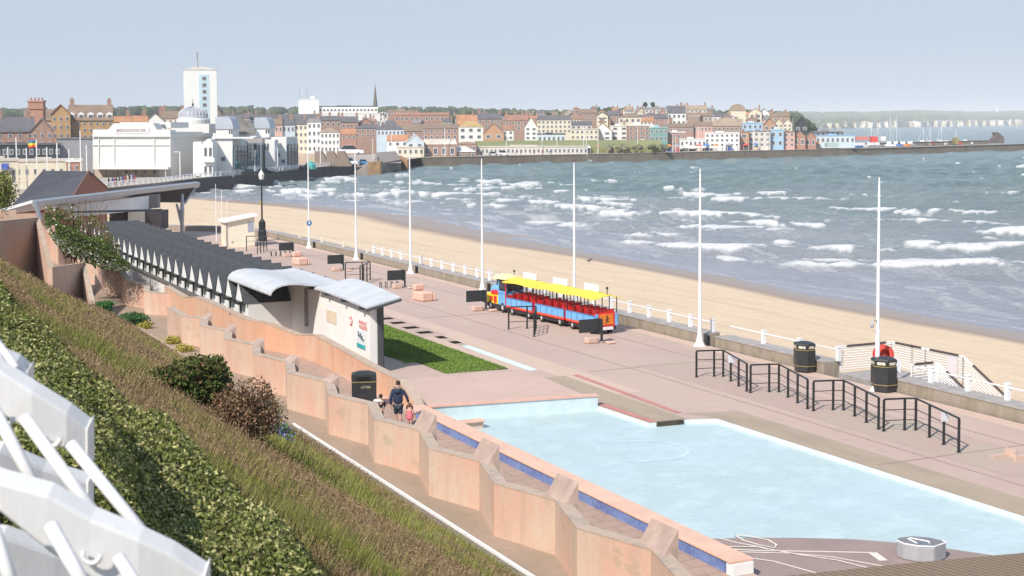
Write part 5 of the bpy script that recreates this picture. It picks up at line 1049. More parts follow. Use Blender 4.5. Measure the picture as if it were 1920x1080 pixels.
# sea walls
DWALL = layered('dark_sea_wall', (.085, .075, .07), [(.3, (1, 1, .5), .4, .6, (.06, .055, .045), .9), (1.2, (1, 1, .4), .5, .7, (.13, .11, .09), .6)], bm=.3)[0]
HWALL = layered('harbour_stone', (.18, .145, .11), [(.2, (1, 1, .6), .4, .65, (.12, .095, .07), .9), (1, (1, 1, .5), .5, .7, (.24, .2, .15), .5)], bm=.3)[0]
def farwall(nm, lb, pts, z0, z1, th, m, capm, base=1.2):
    t = thing(nm, lb, 'sea wall', VP(*pts[0])); b = MB(); c = MB()
    for (a, d), (a2, d2) in zip(pts, pts[1:]):
        p, q = VP(a, d), VP(a2, d2); n = Vector((-(q-p).y, (q-p).x, 0)).normalized()*th
        if n.dot(FWD) < 0: n = -n
        f = -n.normalized()*base; z_ = lambda v, k: Vector((v.x, v.y, k))
        b.hexa([z_(p+f, z0), z_(q+f, z0), z_(q+n, z0), z_(p+n, z0)], [z_(p, z1), z_(q, z1), z_(q+n, z1), z_(p+n, z1)])
        c.hexa([z_(p-n*.05, z1+.01), z_(q-n*.05, z1+.01), z_(q+n, z1+.01), z_(p+n, z1+.01)], [z_(p-n*.05, z1+.22), z_(q-n*.05, z1+.22), z_(q+n, z1+.22), z_(p+n, z1+.22)])
    b.build('wall', m, t); c.build('coping', capm, t); return t
farwall('promenade_sea_wall', 'dark concave sea wall below the white spa theatre', [(120, 270), (300, 312)]+WALLPX[1:], -6, -1.15, 1.5, DWALL, mat('pale_coping', (.42, .38, .33), .9, .1, 1))
farwall('harbour_wall', 'long brown stone harbour wall in front of the town houses', HARB[1:]+[], -6, -1.3, 4, HWALL, mat('harbour_coping', (.33, .28, .22), .9, .15, .5))
farwall('harbour_pier', 'stone pier reaching out to the right margin with boats behind it', PIER, -6, -1.35, 9, HWALL, mat('pier_top', (.36, .31, .25), .9, .2, .3), 1.5)
# slipway and stone corner in front of the wall
t = thing('slipway', 'grey concrete slipway with orange stone ends reaching down to the waves', 'slipway', VP(720, 455))
OST = mat('orange_stone', (.42, .25, .13), .9, .3, .8, bmp=.4); SLIP = mat('slip_concrete', (.26, .22, .19), .9, .15, .5)
def fb_(nm, m, q0, q1, D0, D1, dep, z0, par=t):   # front quad top edge px, goes down to z0, depth dep
    a, c = W(*q0, D0), W(*q1, D1); f = FWD*dep; b = MB(); l = lambda v: Vector((v.x, v.y, z0)); b.hexa([l(a), l(c), l(c+f), l(a+f)], [a, c, c+f, a+f]); return b.build(nm, m, par)
fb_('stone_end', OST, (690, 304), (713, 303), 446, 448, 9, -7); fb_('stone_end', OST, (748, 292), (764, 300), 500, 492, 7, -7)
b = MB(); p1, p2, p3, p4 = W(702, 308, 450), W(752, 299, 485), W(742, 283, 520), W(705, 286, 500); lo = lambda v: Vector((v.x, v.y, -7)); b.hexa([lo(p1), lo(p2), lo(p3), lo(p4)], [p1, p2, p3, p4]); b.build('ramp', SLIP, t)
b = MB(); p1, p2, p3, p4 = W(660, 326, 448), W(690, 311, 446), W(690, 303, 452), W(664, 309, 455); b.hexa([lo(p1), lo(p2), lo(p3), lo(p4)], [p1, p2, p3, p4]); b.build('ramp', SLIP, t)
# white posts railing along the spa promenade
t = thing('promenade_railing', 'white baluster railing along the top of the dark sea wall by the spa theatre', 'railing', VP(365, 336.5, -1)); pw = [VP(a, d, -.93) for a, d in [(150, 277), (300, 312)]+WALLPX[1:]]
mb_ = MB(); mb_.box(-.13, .13, -.13, .13, 0, 1.0); proto = None; cnt = 0
for p, a in walk([(v.x, v.y) for v in pw], 2.75):
    if cnt >= 100: break
    if proto is None: proto = mb_.build('post', WPAINT); q = proto
    else: q = bpy.data.objects.new('post', proto.data); COL.objects.link(q)
    q.parent = t; q.location = (p.x-t.location.x, p.y-t.location.y, .07); cnt += 1
b = MB(); b.tube([v+Vector((0, 0, 1.0)) for v in pw], .09, 4); b.tube([v+Vector((0, 0, .55)) for v in pw], .05, 4); b.build('rail', WPAINT, t)

# ------------------------------------------------------------------ buildings
WC = dict(brick=(.35, .225, .175), red=(.38, .21, .155), ochre=(.46, .29, .15), cream=(.68, .61, .47), white=(.76, .75, .71), tan=(.45, .35, .26), grey=(.33, .34, .36), teal=(.20, .34, .31), blue=(.33, .49, .63), sky=(.52, .60, .65), dark=(.04, .05, .06), pink=(.6, .36, .3), pale=(.6, .56, .5), brown=(.26, .17, .12), orange=(.46, .27, .17))
RC = dict(slate=(.13, .125, .135), grey=(.22, .21, .21), brown=(.24, .175, .13), orange=(.44, .22, .12), red=(.32, .17, .12), moss=(.42, .30, .13), pale=(.55, .50, .43), white=(.7, .69, .66), tan=(.34, .26, .19), teal=(.3, .48, .5), dark=(.04, .05, .06), lead=(.36, .39, .42), sky=(.42,.55,.62), blue=(.25,.42,.6), teal2=(.3,.4,.4))
wm = lambda c: mat('wall_'+c, WC[c], .85, .12 if c != 'white' else .04, .5); rm = lambda c: mat('roof_'+c, RC[c], .85, .18, .35)
WINM = [mat('far_window', (.12, .13, .15), .2, .4, .5), mat('far_window_frame', (.58, .55, .51), .6)]
uw = MB(); uw.box(-.5, .5, -.06, .0, -.5, .5, 1); uw.box(-.36, .36, -.09, -.061, -.38, .38, 0); uwo = uw.build('window', WINM); UW = uwo.data; bpy.data.objects.remove(uwo)
def win(par, x, y, z, w_, h_):
    o = bpy.data.objects.new('window', UW); COL.objects.link(o); o.parent = par; o.location = (x, y-.01, z); o.scale = (w_, 1, h_); return o
def house(lb, x0_, x1_, yb, ye, yr, D, rt, wc, rc, wins=(2, 3), dep=9, rot=0, ch=0, cat='building', nm='town_house', grp=None, ww=.42, wh=.5, yw0=None, yw1=None, base=None, over=.25):
    s_ = D/F; w_ = (x1_-x0_)*s_; c = W((x0_+x1_)/2, yb, D); bz = base if base is not None else float(tz(D))-1.5; top = W((x0_+x1_)/2, ye, D).z; rr = max(0, ye-yr)*s_
    rot = rot-((x0_+x1_)/2-960)/F*.9; t = thing(nm, lb, cat, (c.x, c.y, bz), YAW+rot, grp); M = wmat(t); zb = c.z-bz; zt = top-bz; hw = w_/2
    if zb > zt: zb = zt*.5
    def B(n_, m, f, par=t): b = MB(); f(b); b.v = [tuple(M @ Vector(v)) for v in b.v]; return b.build(n_, m, par)
    if rt == 'y': B('wall', wm(wc), lambda b: b.extr([(-hw, 0), (hw, 0), (hw, zt), (0, zt+rr), (-hw, zt)], (0, 0, 0), (1, 0, 0), (0, 0, 1), (0, 1, 0), dep))
    elif rt == 'x': B('wall', wm(wc), lambda b: b.extr([(0, 0), (dep, 0), (dep, zt), (dep/2, zt+rr*.97), (0, zt)], (-hw, 0, 0), (0, 1, 0), (0, 0, 1), (1, 0, 0), w_))
    else: B('wall', wm(wc), lambda b: b.box(-hw, hw, 0, dep, 0, zt))
    o_ = over; R_ = rm(rc); q = .12
    if rt == 'x': f = lambda b: b.extr([(-o_, zt-.1), (dep/2, zt+rr), (dep+o_, zt-.1), (dep+o_, zt+.15), (dep/2, zt+rr+q+.12), (-o_, zt+.15)], (-hw-.1, 0, 0), (0, 1, 0), (0, 0, 1), (1, 0, 0), w_+.2)
    elif rt == 'y': f = lambda b: b.extr([(-hw-o_, zt-.1), (0, zt+rr), (hw+o_, zt-.1), (hw+o_, zt+.15), (0, zt+rr+q+.2), (-hw-o_, zt+.15)], (0, -.3, 0), (1, 0, 0), (0, 0, 1), (0, 1, 0), dep+.5)
    elif rt == 'h': i_ = min(hw, dep/2)*.8; f = lambda b: b.add([(-hw-o_, -o_, zt+.02), (hw+o_, -o_, zt+.02), (hw+o_, dep+o_, zt+.02), (-hw-o_, dep+o_, zt+.02), (-hw+i_, dep/2, zt+rr), (hw-i_, dep/2, zt+rr)], [(3, 2, 1, 0), (0, 1, 5, 4), (1, 2, 5), (2, 3, 4, 5), (3, 0, 4)])
    elif rt == 'm': f = lambda b: b.hexa([(-hw-o_, -o_, zt+.02), (hw+o_, -o_, zt+.02), (hw+o_, dep+o_, zt+.02), (-hw-o_, dep+o_, zt+.02)], [(-hw+.4, 1.2, zt+rr), (hw-.4, 1.2, zt+rr), (hw-.4, dep-1, zt+rr), (-hw+.4, dep-1, zt+rr)])
    elif rt == 'b': f = lambda b: b.extr([(hw*1.02*math.cos(math.pi*k/10), zt+.01+rr*math.sin(math.pi*k/10)) for k in range(11)], (0, -.2, 0), (1, 0, 0), (0, 0, 1), (0, 1, 0), dep+.4)
    else: f = lambda b: (b.box(-hw-.15, hw+.15, -.2, dep+.1, zt+.01, zt+.45), b.box(-hw*.4, hw*.1, dep*.4, dep*.7, zt+.46, zt+.46+max(rr, .3)) if rr else None)
    ro = B('roof', R_, f)
    if ch:
        for k in range(ch):
            fx = (-.42+.84*(k/(max(1, ch-1))) if ch > 1 else .3)*w_; dy = dep*.5 if rt in 'xhy' else dep*.3
            B('chimney', wm('brick'), lambda b: (b.box(fx-.5, fx+.5, dy-.45, dy+.45, zt+(rr*.3), zt+rr+1.3), b.box(fx-.6, fx+.6, dy-.55, dy+.55, zt+rr+1.302, zt+rr+1.6), b.box(fx-.3, fx+.3, dy-.15, dy+.15, zt+rr+1.61, zt+rr+2.1)), ro)
    r_, c_ = wins
    if r_:
        z0_ = zb; z1_ = zt; fh = (z1_-z0_)/r_; cw = w_/c_
        for i in range(r_):
            for j in range(c_): win(t, -hw+cw*(j+.5), 0, z0_+fh*(i+.5), cw*ww, fh*wh)
    return t, M, hw, zb, zt, rr, B
def dormers(h, n, w_=1.6, hh=1.5, m='white'):
    t, M, hw, zb, zt, rr, B = h
    for k in range(n):
        x = -hw*.85+1.7*hw*k/max(1, n-1); B('dormer', wm(m), lambda b: b.extr([(-w_/2, 0), (w_/2, 0), (w_/2, hh), (0, hh+.5), (-w_/2, hh)], (x, .6, zt+.25), (1, 0, 0), (0, 0, 1), (0, 1, 0), 2.5)); win(t, x, .55, zt+.25+hh*.5, w_*.8, hh*.75)
T = house
# far left, behind the spa forecourt
T('dark red brick terrace with a low slate roof at the left margin', -60, 62, 275, 248, 221, 345, 'x', 'brick', 'slate', (2, 7), ch=3, nm='terrace')
T('brick house with a wide white bargeboard gable, second from the left margin', 60, 99, 278, 246, 223, 338, 'y', 'brick', 'grey', (2, 3))
h = T('tall ochre brick hotel with a pointed red gable', 98, 132, 262, 215, 197, 368, 'y', 'ochre', 'red', (3, 3), nm='hotel')
h = T('long ochre terrace with a brown slate roof and white dormers', 131, 211, 262, 226, 198, 372, 'x', 'ochre', 'brown', (3, 7), ch=2, nm='terrace'); dormers(h, 5)
T('brown roofed house behind the tall red chimney', 47, 100, 250, 226, 206, 400, 'x', 'ochre', 'brown', (1, 3)); 
t = thing('chimney_stack', 'tall red brick chimney stack near the left margin', 'chimney', W(70, 235, 385)); b = MB(); p = t.location; b.box(-2, 2, -1, 1, -9, 6.2, rot=YAW, o=tuple(p)); b.build('stack', wm('red'), t); b = MB(); b.box(-2.3, 2.3, -1.3, 1.3, 4.4, 4.9, rot=YAW, o=tuple(p)); b.box(-2.2, 2.2, -1.2, 1.2, 6.21, 6.7, rot=YAW, o=tuple(p))
for k in range(4): b.lathe([(.25, 6.7), (.2, 7.5)], tuple(p+RGT*(-1.5+k)), 6)
b.build('chimney_pots', wm('red'), t)
T('orange roofed low house right of the ochre terrace', 214, 246, 250, 229, 219, 420, 'x', 'brick', 'orange', (1, 3), ch=1)
T('second orange roofed house, between the ochre terrace and the grey gable', 246, 277, 250, 229, 218, 430, 'x', 'pale', 'orange', (1, 2), ch=1)
T('grey slate house with a steep front gable left of the spa dome', 274, 308, 250, 228, 212, 440, 'y', 'white', 'slate', (1, 2), ch=1)
T('cream house with twin chimneys just left of the spa dome', 305, 345, 245, 222, 209, 470, 'x', 'cream', 'brown', (2, 4), ch=2)
T('plain blue grey windowless stage house beside the spa theatre front', 109, 178, 330, 261, 261, 361, 'f', 'grey', 'grey', (0, 0), 5, nm='stage_house')
T('cream single storey kiosk building at the left margin', -20, 34, 360, 302, 298, 255, 'f', 'cream', 'pale', (1, 3), 6, nm='kiosk_building')
T('long cream single storey cafe with a flat roof at the left', 30, 152, 340, 303, 300, 290, 'f', 'cream', 'pale', (1, 8), 10, nm='cafe', wh=.3)
b_ = T('red fronted kiosk shop beside the flat roofed cafe', 125, 150, 325, 304, 302, 285, 'f', 'red', 'white', (1, 2), 3, nm='shop')
T('dark shop parade with an awning under the brick terrace at the left', -30, 111, 298, 272, 270, 334, 'f', 'dark', 'slate', (1, 12), 3, nm='shop_parade', ww=.6, wh=.4)
# tower block
h = T('tall white tower block with a pale blue stair panel', 346, 407, 220, 131, 124, 700, 'h', 'white', 'pale', (0, 0), 15, nm='tower_block', base=-2)
t, M, hw, zb, zt, rr, B = h; s_ = 700/F
B('stair_panel', mat('pale_blue_panel', (.48, .64, .70), .6, .08, .3), lambda b: b.box(-.6, 4.2, -.15, -.01, zt-27, zt-2.2))
for k in range(7): win(t, 2.0, -.17, zt-4.2-3.25*k, 2.4, 2.1)
B('mast', GREYC, lambda b: (b.tube([(-1.2, 7, zt+1.6), (-1.4, 7, zt+9)], [.35, .3], 6), b.tube([(-1.4, 7, zt+6), (-1.4, 7, zt+9)], .5, 6)))
# white police-like block and long building
h = T('white windowless block with roof plant on the hill', 560, 598, 215, 187, 187, 880, 'f', 'white', 'white', (0, 0), 14, nm='office_block'); t, M, hw, zb, zt, rr, B = h
B('roof_plant', wm('white'), lambda b: b.lathe([(1.8, 0), (1.8, 1.6), (.3, 1.8)], (3, 5, zt+.46), 10)); B('aerials', GREYC, lambda b: (b.tube([(-5.5, 4, zt), (-5.5, 4, zt+8)], .12, 4), b.tube([(-1, 4, zt), (-1, 4, zt+9)], .12, 4)))
T('long white flat roofed office wing with a band of windows', 598, 708, 213, 200, 199, 885, 'f', 'white', 'dark', (1, 16), 12, nm='office_wing', wh=.35, ww=.7)
T('lower white storey under the long office wing', 572, 712, 226, 213.5, 213, 872, 'f', 'white', 'white', (0, 0), 10, nm='office_annexe')
# church spire
t = thing('church', 'stone church tower with a tall thin grey spire', 'church', W(704, 232, 960)); p = t.location; b = MB(); b.lathe([(2.9, -8), (2.9, 4.5)], p, 4, rot=YAW+math.pi/4); b.build('tower', wm('tan'), t); b = MB(); b.lathe([(2.5, 4.5), (.1, 26.5)], p, 8); b.lathe([(.12, 26), (.05, 28)], p, 4); b.build('spire', mat('spire_stone', (.17, .15, .13), .9, .2, .5), t)
b = MB(); b.box(-9, 9, -4, 4, -8, -1, rot=YAW, o=tuple(p)); b.extr([(-5, -1), (5, -1), (0, 4)], p-RGT*9, FWD, (0, 0, 1), RGT, 18); b.build('nave', wm('tan'), t)
t = thing('ferris_wheel', 'small white skeleton wheel ride right of the church spire', 'fairground ride', W(717, 240, 700)); c = W(718, 219, 700); b = MB(); L = [c+RGT*2.3*math.cos(a)+Vector((0, 0, 2.3*math.sin(a))) for a in np.linspace(0, 2*math.pi, 15)]; b.tube(L, .22, 4)
for k in range(7): b.tube([c, L[2*k]], .12, 4)
b.tube([c, W(713, 238, 700)], .22, 4); b.tube([c, W(723, 238, 700)], .22, 4); b.build('wheel_frame', WPAINT, t)
R = [  # label, x0,x1, yb,ye,yr, D, roof, wall, roofc, wins, ch
('long grey terrace with white dormers just right of the tower block', 405, 470, 232, 222, 214, 760, 'm', 'tan', 'slate', (1, 9), 3),
('grey mansard terrace with a row of white dormer windows', 470, 600, 234, 224, 214, 740, 'm', 'white', 'slate', (1, 18), 2),
('peach seafront guest house right of the spa turrets', 508, 530, 285, 234, 224, 560, 'x', 'pink', 'brown', (3, 3), 1),
('guest house with turquoise trim between two pale terraces', 530, 553, 285, 234, 224, 562, 'x', 'sky', 'slate', (3, 3), 1),
('pale cream guest house with three storeys of bay windows', 553, 577, 285, 233, 224, 564, 'x', 'cream', 'slate', (4, 3), 1),
('tall white guest house with narrow paired windows', 577, 602, 286, 229, 222, 560, 'm', 'white', 'grey', (4, 3), 1),
('white corner cafe with a glazed upper floor', 601, 637, 286, 248, 240, 540, 'h', 'white', 'tan', (3, 5), 0),
('row of brick house backs behind the white corner cafe', 600, 640, 240, 226, 218, 690, 'x', 'brick', 'slate', (1, 4), 3),
('tall red brick house with two chimneys, left of the church spire', 640, 672, 258, 229, 219, 650, 'x', 'red', 'slate', (2, 4), 2),
('red brick house directly below the church spire', 672, 700, 255, 232, 222, 655, 'y', 'red', 'grey', (2, 3), 1),
('orange roofed low house behind the parked coach', 640, 668, 262, 252, 243, 600, 'x', 'red', 'orange', (1, 3), 0),
('brick villa with slate roof above the coach', 666, 714, 258, 241, 232, 620, 'h', 'brick', 'slate', (2, 5), 1),
('pale blue grey seafront hall with a slate roof', 707, 757, 255, 243, 231, 600, 'h', 'sky', 'slate', (1, 7), 0),
('long red brick mill with a single row of pale windows', 740, 842, 229, 216, 211, 820, 'm', 'red', 'red', (1, 11), 0),
('upper red brick block behind the long mill', 726, 785, 215, 208, 205, 880, 'f', 'brick', 'tan', (1, 6), 0),
('brown roofed brick wing left of the dark glass arcade', 735, 795, 262, 246, 234, 640, 'x', 'red', 'brown', (2, 6), 0),
('brick arcade with green glass bands and a brown roof', 793, 858, 262, 241, 233, 610, 'x', 'brick', 'brown', (2, 6), 0),
('orange roofed white shed at the slipway top', 726, 765, 276, 264, 254, 560, 'x', 'white', 'orange', (1, 3), 0),
('white gabled boathouse with an orange roof', 762, 795, 278, 267, 253, 555, 'y', 'sky', 'white', (1, 2), 0),
('low cream stall building left of the brick harbour office', 745, 795, 292, 277, 275, 552, 'f', 'cream', 'pale', (1, 5), 0),
('brown brick harbour office with a pale flat roof', 793, 856, 296, 271, 261, 560, 'm', 'brick', 'pale', (1, 4), 0),
('small brick kiosk house with a curved brown roof', 857, 893, 286, 270, 266, 580, 'b', 'brick', 'tan', (1, 4), 0),
('white canopy stall beside the harbour wall', 835, 892, 296, 285, 275, 562, 'h', 'brown', 'white', (1, 5), 0),
('long low cream arcade with a flat roof and shop fronts', 893, 1102, 290, 276, 274, 585, 'f', 'pale', 'pale', (1, 26), 0),
('tan brick house with a moss orange roof left of the white house', 857, 896, 252, 234, 216, 700, 'x', 'brick', 'orange', (1, 3), 1),
('white house with a bright moss yellow roof', 860, 906, 263, 238, 227, 640, 'h', 'white', 'moss', (2, 3), 0),
('red brick pair left of the gabled brick cottage', 895, 940, 240, 223, 213, 720, 'x', 'brick', 'slate', (2, 4), 2),
('red gabled cottage with a tan roof beside the white house', 906, 945, 262, 250, 231, 640, 'y', 'orange', 'tan', (1, 2), 0),
('small white cottage between the red gable and the tall white gable', 942, 963, 263, 244, 236, 642, 'x', 'white', 'red', (2, 2), 1),
('brick terrace with a rust roof behind the small white cottage', 945, 990, 245, 226, 216, 700, 'x', 'brick', 'red', (2, 4), 2),
('tall white gabled house with pale blue balconies', 984, 1007, 263, 238, 220, 650, 'y', 'white', 'orange', (3, 2), 0),
('large cream hotel with a slate mansard and small dormers', 1007, 1071, 250, 225, 216, 665, 'm', 'cream', 'slate', (3, 8), 1),
('blue glazed amusement hall under the cream hotel', 1008, 1060, 269, 252, 251, 640, 'f', 'sky', 'dark', (1, 6), 0),
('pale two storey parade right of the cream hotel', 1070, 1122, 262, 243, 241, 650, 'f', 'cream', 'pale', (2, 6), 0),
('grey roofed tan house above the pale parade', 1070, 1110, 243, 234, 228, 690, 'x', 'pale', 'slate', (1, 4), 0),
('white gabled house with a moss yellow roof above the parade', 1112, 1147, 263, 246, 231, 655, 'y', 'white', 'moss', (2, 2), 0),
('plain white flat fronted house beside the moss roofed gable', 1145, 1178, 263, 237, 234, 660, 'f', 'white', 'white', (3, 2), 1),
('red brick three storey block with a white parapet', 1178, 1218, 262, 236, 231, 650, 'f', 'brick', 'white', (3, 4), 0),
('teal painted block right of the red brick block', 1218, 1252, 266, 240, 236, 648, 'f', 'teal', 'teal', (2, 4), 0),
('low pale green shelter under the red brick block', 1190, 1224, 276, 265, 263, 640, 'f', 'teal', 'pale', (1, 3), 0),
('tall dark red chimney like tower block on the hill', 1075, 1086, 225, 204, 201, 800, 'f', 'red', 'red', (2, 1), 0),
('brick terrace right of the dark red tower', 1086, 1120, 228, 212, 205, 790, 'x', 'brick', 'brown', (2, 4), 1),
('cream gabled house on the hill above the parade', 1119, 1140, 232, 218, 210, 740, 'y', 'cream', 'slate', (2, 2), 0),
('brick house with slate roof beside the cream gable', 1138, 1162, 232, 216, 208, 745, 'x', 'brick', 'slate', (2, 3), 0),
('tan roofed building with a dark pointed front gable', 1160, 1202, 232, 220, 212, 720, 'h', 'cream', 'brown', (1, 4), 0),
('cream house with square tan roof on the skyline', 1168, 1190, 212, 206, 198, 900, 'h', 'cream', 'tan', (1, 2), 0),
('pale terrace with black trees behind on the skyline', 1210, 1250, 212, 205, 201, 900, 'm', 'pale', 'grey', (1, 6), 0),
('orange roofed white row under the pale skyline terrace', 1200, 1228, 234, 228, 222, 735, 'x', 'white', 'orange', (1, 4), 0),
('red brick pair left of the tall white villa', 1227, 1252, 234, 222, 214, 730, 'x', 'red', 'slate', (2, 3), 1),
('tall bright white villa with a slate roof and eight windows', 1251, 1286, 236, 212, 199, 740, 'x', 'white', 'slate', (2, 4), 1),
('tan church like house with chimneys right of the tall white villa', 1286, 1325, 212, 206, 198, 860, 'x', 'pale', 'tan', (1, 5), 2),
('long brown roofed terrace below the skyline chimneys', 1284, 1336, 228, 218, 212, 780, 'x', 'tan', 'brown', (1, 6), 0),
('white cottage row left of the cream round gable', 1336, 1376, 228, 219, 213, 760, 'h', 'white', 'slate', (1, 4), 0),
('big cream windowless building with a rounded gable', 1367, 1398, 226, 208, 195, 800, 'b', 'cream', 'tan', (0, 0), 0),
('cream villa with a red chimney right of the rounded gable', 1404, 1428, 224, 212, 203, 800, 'y', 'cream', 'tan', (1, 2), 1),
('white villa with a tall front gable near the cream villa', 1424, 1442, 224, 212, 204, 805, 'y', 'white', 'slate', (1, 2), 0),
('brick hotel with tan roof above the blue buildings', 1443, 1480, 230, 219, 212, 740, 'x', 'orange', 'brown', (1, 5), 1),
('twin gabled cream house left gable', 1452, 1468, 246, 232, 223, 700, 'y', 'cream', 'tan', (2, 2), 0),
('twin gabled cream house right gable', 1468, 1485, 246, 232, 223, 700, 'y', 'cream', 'tan', (2, 2), 0),
('black timber gabled building at the end of the town', 1490, 1515, 246, 236, 220, 705, 'y', 'dark', 'dark', (1, 2), 0),
('long brick building with slate roof behind the white flats', 1243, 1300, 248, 238, 232, 700, 'x', 'brick', 'brown', (1, 9), 0),
('brick terrace with brown roof right of the long brick building', 1300, 1340, 248, 236, 229, 700, 'x', 'pink', 'brown', (1, 6), 0),
('brick warehouse with a big tan roof above the white flats', 1337, 1392, 248, 236, 224, 695, 'x', 'brick', 'tan', (1, 7), 0),
('pale blue flat roofed building under the rounded gable', 1392, 1430, 244, 231, 229, 690, 'f', 'blue', 'sky', (1, 4), 0),
('brown roofed gabled brick building left of the twin cream gables', 1432, 1454, 246, 234, 222, 700, 'y', 'orange', 'brown', (1, 2), 0),
('white balcony flats in the middle of the harbour front', 1322, 1386, 276, 250, 248, 650, 'f', 'white', 'white', (3, 7), 0),
('lower white harbour flats left of the balcony flats', 1275, 1324, 276, 262, 259, 648, 'f', 'white', 'white', (1, 6), 0),
('red brick bay windowed block with white bands on the front', 1252, 1285, 276, 249, 246, 652, 'f', 'red', 'white', (2, 4), 0),
('brick end house beside the white balcony flats', 1386, 1404, 276, 248, 244, 655, 'f', 'orange', 'brown', (2, 1), 0),
('grey glazed harbour block beside the brick end house', 1403, 1444, 276, 247, 245, 658, 'f', 'pale', 'grey', (3, 4), 0),
('bright blue harbour shop with a stepped front', 1444, 1469, 276, 244, 240, 660, 'f', 'blue', 'sky', (2, 2), 0),
('dark fronted shop with cream balconies right of the bright blue shop', 1469, 1490, 276, 248, 246, 662, 'f', 'pink', 'brown', (3, 2), 0),
('red and blue gabled shop, left of its pair', 1488, 1510, 276, 256, 246, 664, 'y', 'red', 'brown', (1, 2), 0),
('red and blue gabled shop, right of its pair', 1510, 1530, 276, 258, 248, 666, 'y', 'red', 'brown', (1, 2), 0),
('blue edged harbour cafe with an upper black deck', 1530, 1602, 270, 255, 253, 675, 'f', 'sky', 'blue', (1, 8), 0),
('black upper deck of the harbour cafe', 1525, 1580, 254, 248, 245, 690, 'f', 'dark', 'grey', (1, 6), 0),
]
for r in R:
    T(*r[:11], ch=r[11], rot=random.uniform(-.12, .12) if r[2]-r[1] < 60 else 0, dep=7 if r[2]-r[1] < 40 else 9, ww=.55, wh=.55)
for k, a in enumerate((1210, 1224)):
    t = thing('dark_tree', 'small dark round tree on the skyline above the pale terrace, %s of two' % ('left' if k == 0 else 'right'), 'tree', W(a, 207, 930)); b = MB(); b.blob(tuple(W(a, 196, 930)), (1.6, 1.6, 1.6), 9, 7, jit=.15); b.build('crown', mat('dark_crown', (.03, .045, .02), .9, .3, 1), t); b = MB(); b.tube([t.location, W(a, 198, 930)], .3, 5); b.build('trunk', WOOD, t)
# filler houses on the hillside rows
LM = [(375, 'the tower block'), (580, 'the white hilltop block'), (704, 'the church spire'), (790, 'the long mill'), (883, 'the moss roofed house'), (1040, 'the cream hotel'), (1081, 'the dark red tower'), (1198, 'the red brick block'), (1268, 'the tall white villa'), (1382, 'the rounded gable'), (1470, 'the twin cream gables')]
used = {}
skyl = lambda a: np.interp(a, [0, 200, 400, 560, 700, 840, 900, 1060, 1120, 1200, 1300, 1400, 1480, 1520], [216, 214, 216, 216, 214, 214, 209, 206, 200, 199, 200, 204, 212, 224])
row = ['in the upper row', 'in the middle row', 'in the lower row', 'on the skyline', 'between the rows', 'behind', 'set back uphill', 'down the slope']
for k in range(100):
    a = 410+(k*10.9+random.uniform(-6, 6)) % 1080; lv = (k*7) % 5; D = [1000, 930, 860, 800, 740][lv]; w_ = random.uniform(11, 21)*(800/D); ytop = float(skyl(a))+[0, 3.5, 7, 11, 15][lv]+random.uniform(-1, 1.5)
    wc = random.choice(['brick', 'brick', 'red', 'pale', 'cream', 'tan', 'white', 'pink']); rc = random.choice(['slate', 'brown', 'tan', 'red', 'orange', 'grey', 'slate']); rt = random.choice(['x', 'x', 'h', 'y'])
    rh = random.uniform(4, 7)*(800/D); nm_, d_ = min(((n, a-x) for x, n in LM), key=lambda q: abs(q[1]))
    side = ('just left of' if d_ < 0 else 'just right of') if abs(d_) < 25 else ('left of' if d_ < 0 else 'right of'); shp = {'x': 'long ridged', 'h': 'hipped', 'y': 'gabled'}[rt]
    base_l = '%s %s house, %s roof, %s %s' % (shp, wc, rc, side, nm_)
    lb = base_l.replace('just ', '')+' '+row[used.get(base_l, lv) % 8]; used[base_l] = used.get(base_l, lv)+1
    T(lb, a-w_/2, a+w_/2, ytop+rh+5*800/D, ytop+rh, ytop, D, rt, wc, rc, (1, 3), ch=random.choice([0, 1, 2]), rot=random.uniform(-.3, .3), dep=8, cat='house', nm='hillside_house', grp='houses in rows on the hillside', ww=.5, wh=.6)

# ------------------------------------------------------------------ spa theatre
DS = 353; t = thing('spa_theatre', 'large white seaside spa theatre with lettered parapet, dome and curved metal turrets', 'theatre', W(319, 330, DS)); sp = t
def face(nm, m, pts, dep, par=sp, D=DS): # polygon in px at depth D facing camera, extruded back
    c = W(960, 232, D); P_ = [W(a, c_, D) for a, c_ in pts]; o = P_[0]; L = [((v-o).dot(RGT), v.z-o.z) for v in P_]; b = MB(); b.extr(L, o, RGT, (0, 0, 1), FWD, dep); return b.build(nm, m, par)
SPG = mat('spa_shadow_grey', (.62, .64, .68), .8, .06, .1)
face('front_wall', SPAW, [(174, 315), (319, 315), (319, 244), (294, 243), (287, 231), (213, 231), (203, 243), (174, 243)], 6)
for (y0_, y1_, x_) in ((252, 256.5, .6), (271, 272.6, .3)): face('cornice', SPAW, [(173, y1_), (320, y1_), (320, y0_), (173, y0_)], x_*1.5, D=DS-x_)
for a in (184, 213, 288, 318): face('pilaster', SPAW, [(a, 312), (a+1.6, 312), (a+1.6, 257), (a, 257)], .3, D=DS-.3)
face('sign_panel', mat('pale_sign_panel', (.70, .69, .68), .7), [(213, 250), (279, 250), (279, 238), (213, 238)], .2, D=DS-.2)
p = W(246, 245, DS-.25); txt('BRIDLINGTON SPA', 1.0, p, YAW, flat('sign_maroon', (.25, .08, .09)), 'lettering', sp, sx=.86)
face('colonnade_roof', SPAW, [(174, 317.5), (315, 317.5), (315, 313.5), (174, 313.5)], 4.5, D=DS-4)
face('recess_wall', mat('recess_beige', (.50, .42, .33), .8, .1, .3), [(174, 345), (319, 345), (319, 317), (174, 317)], 5, D=DS+.2)
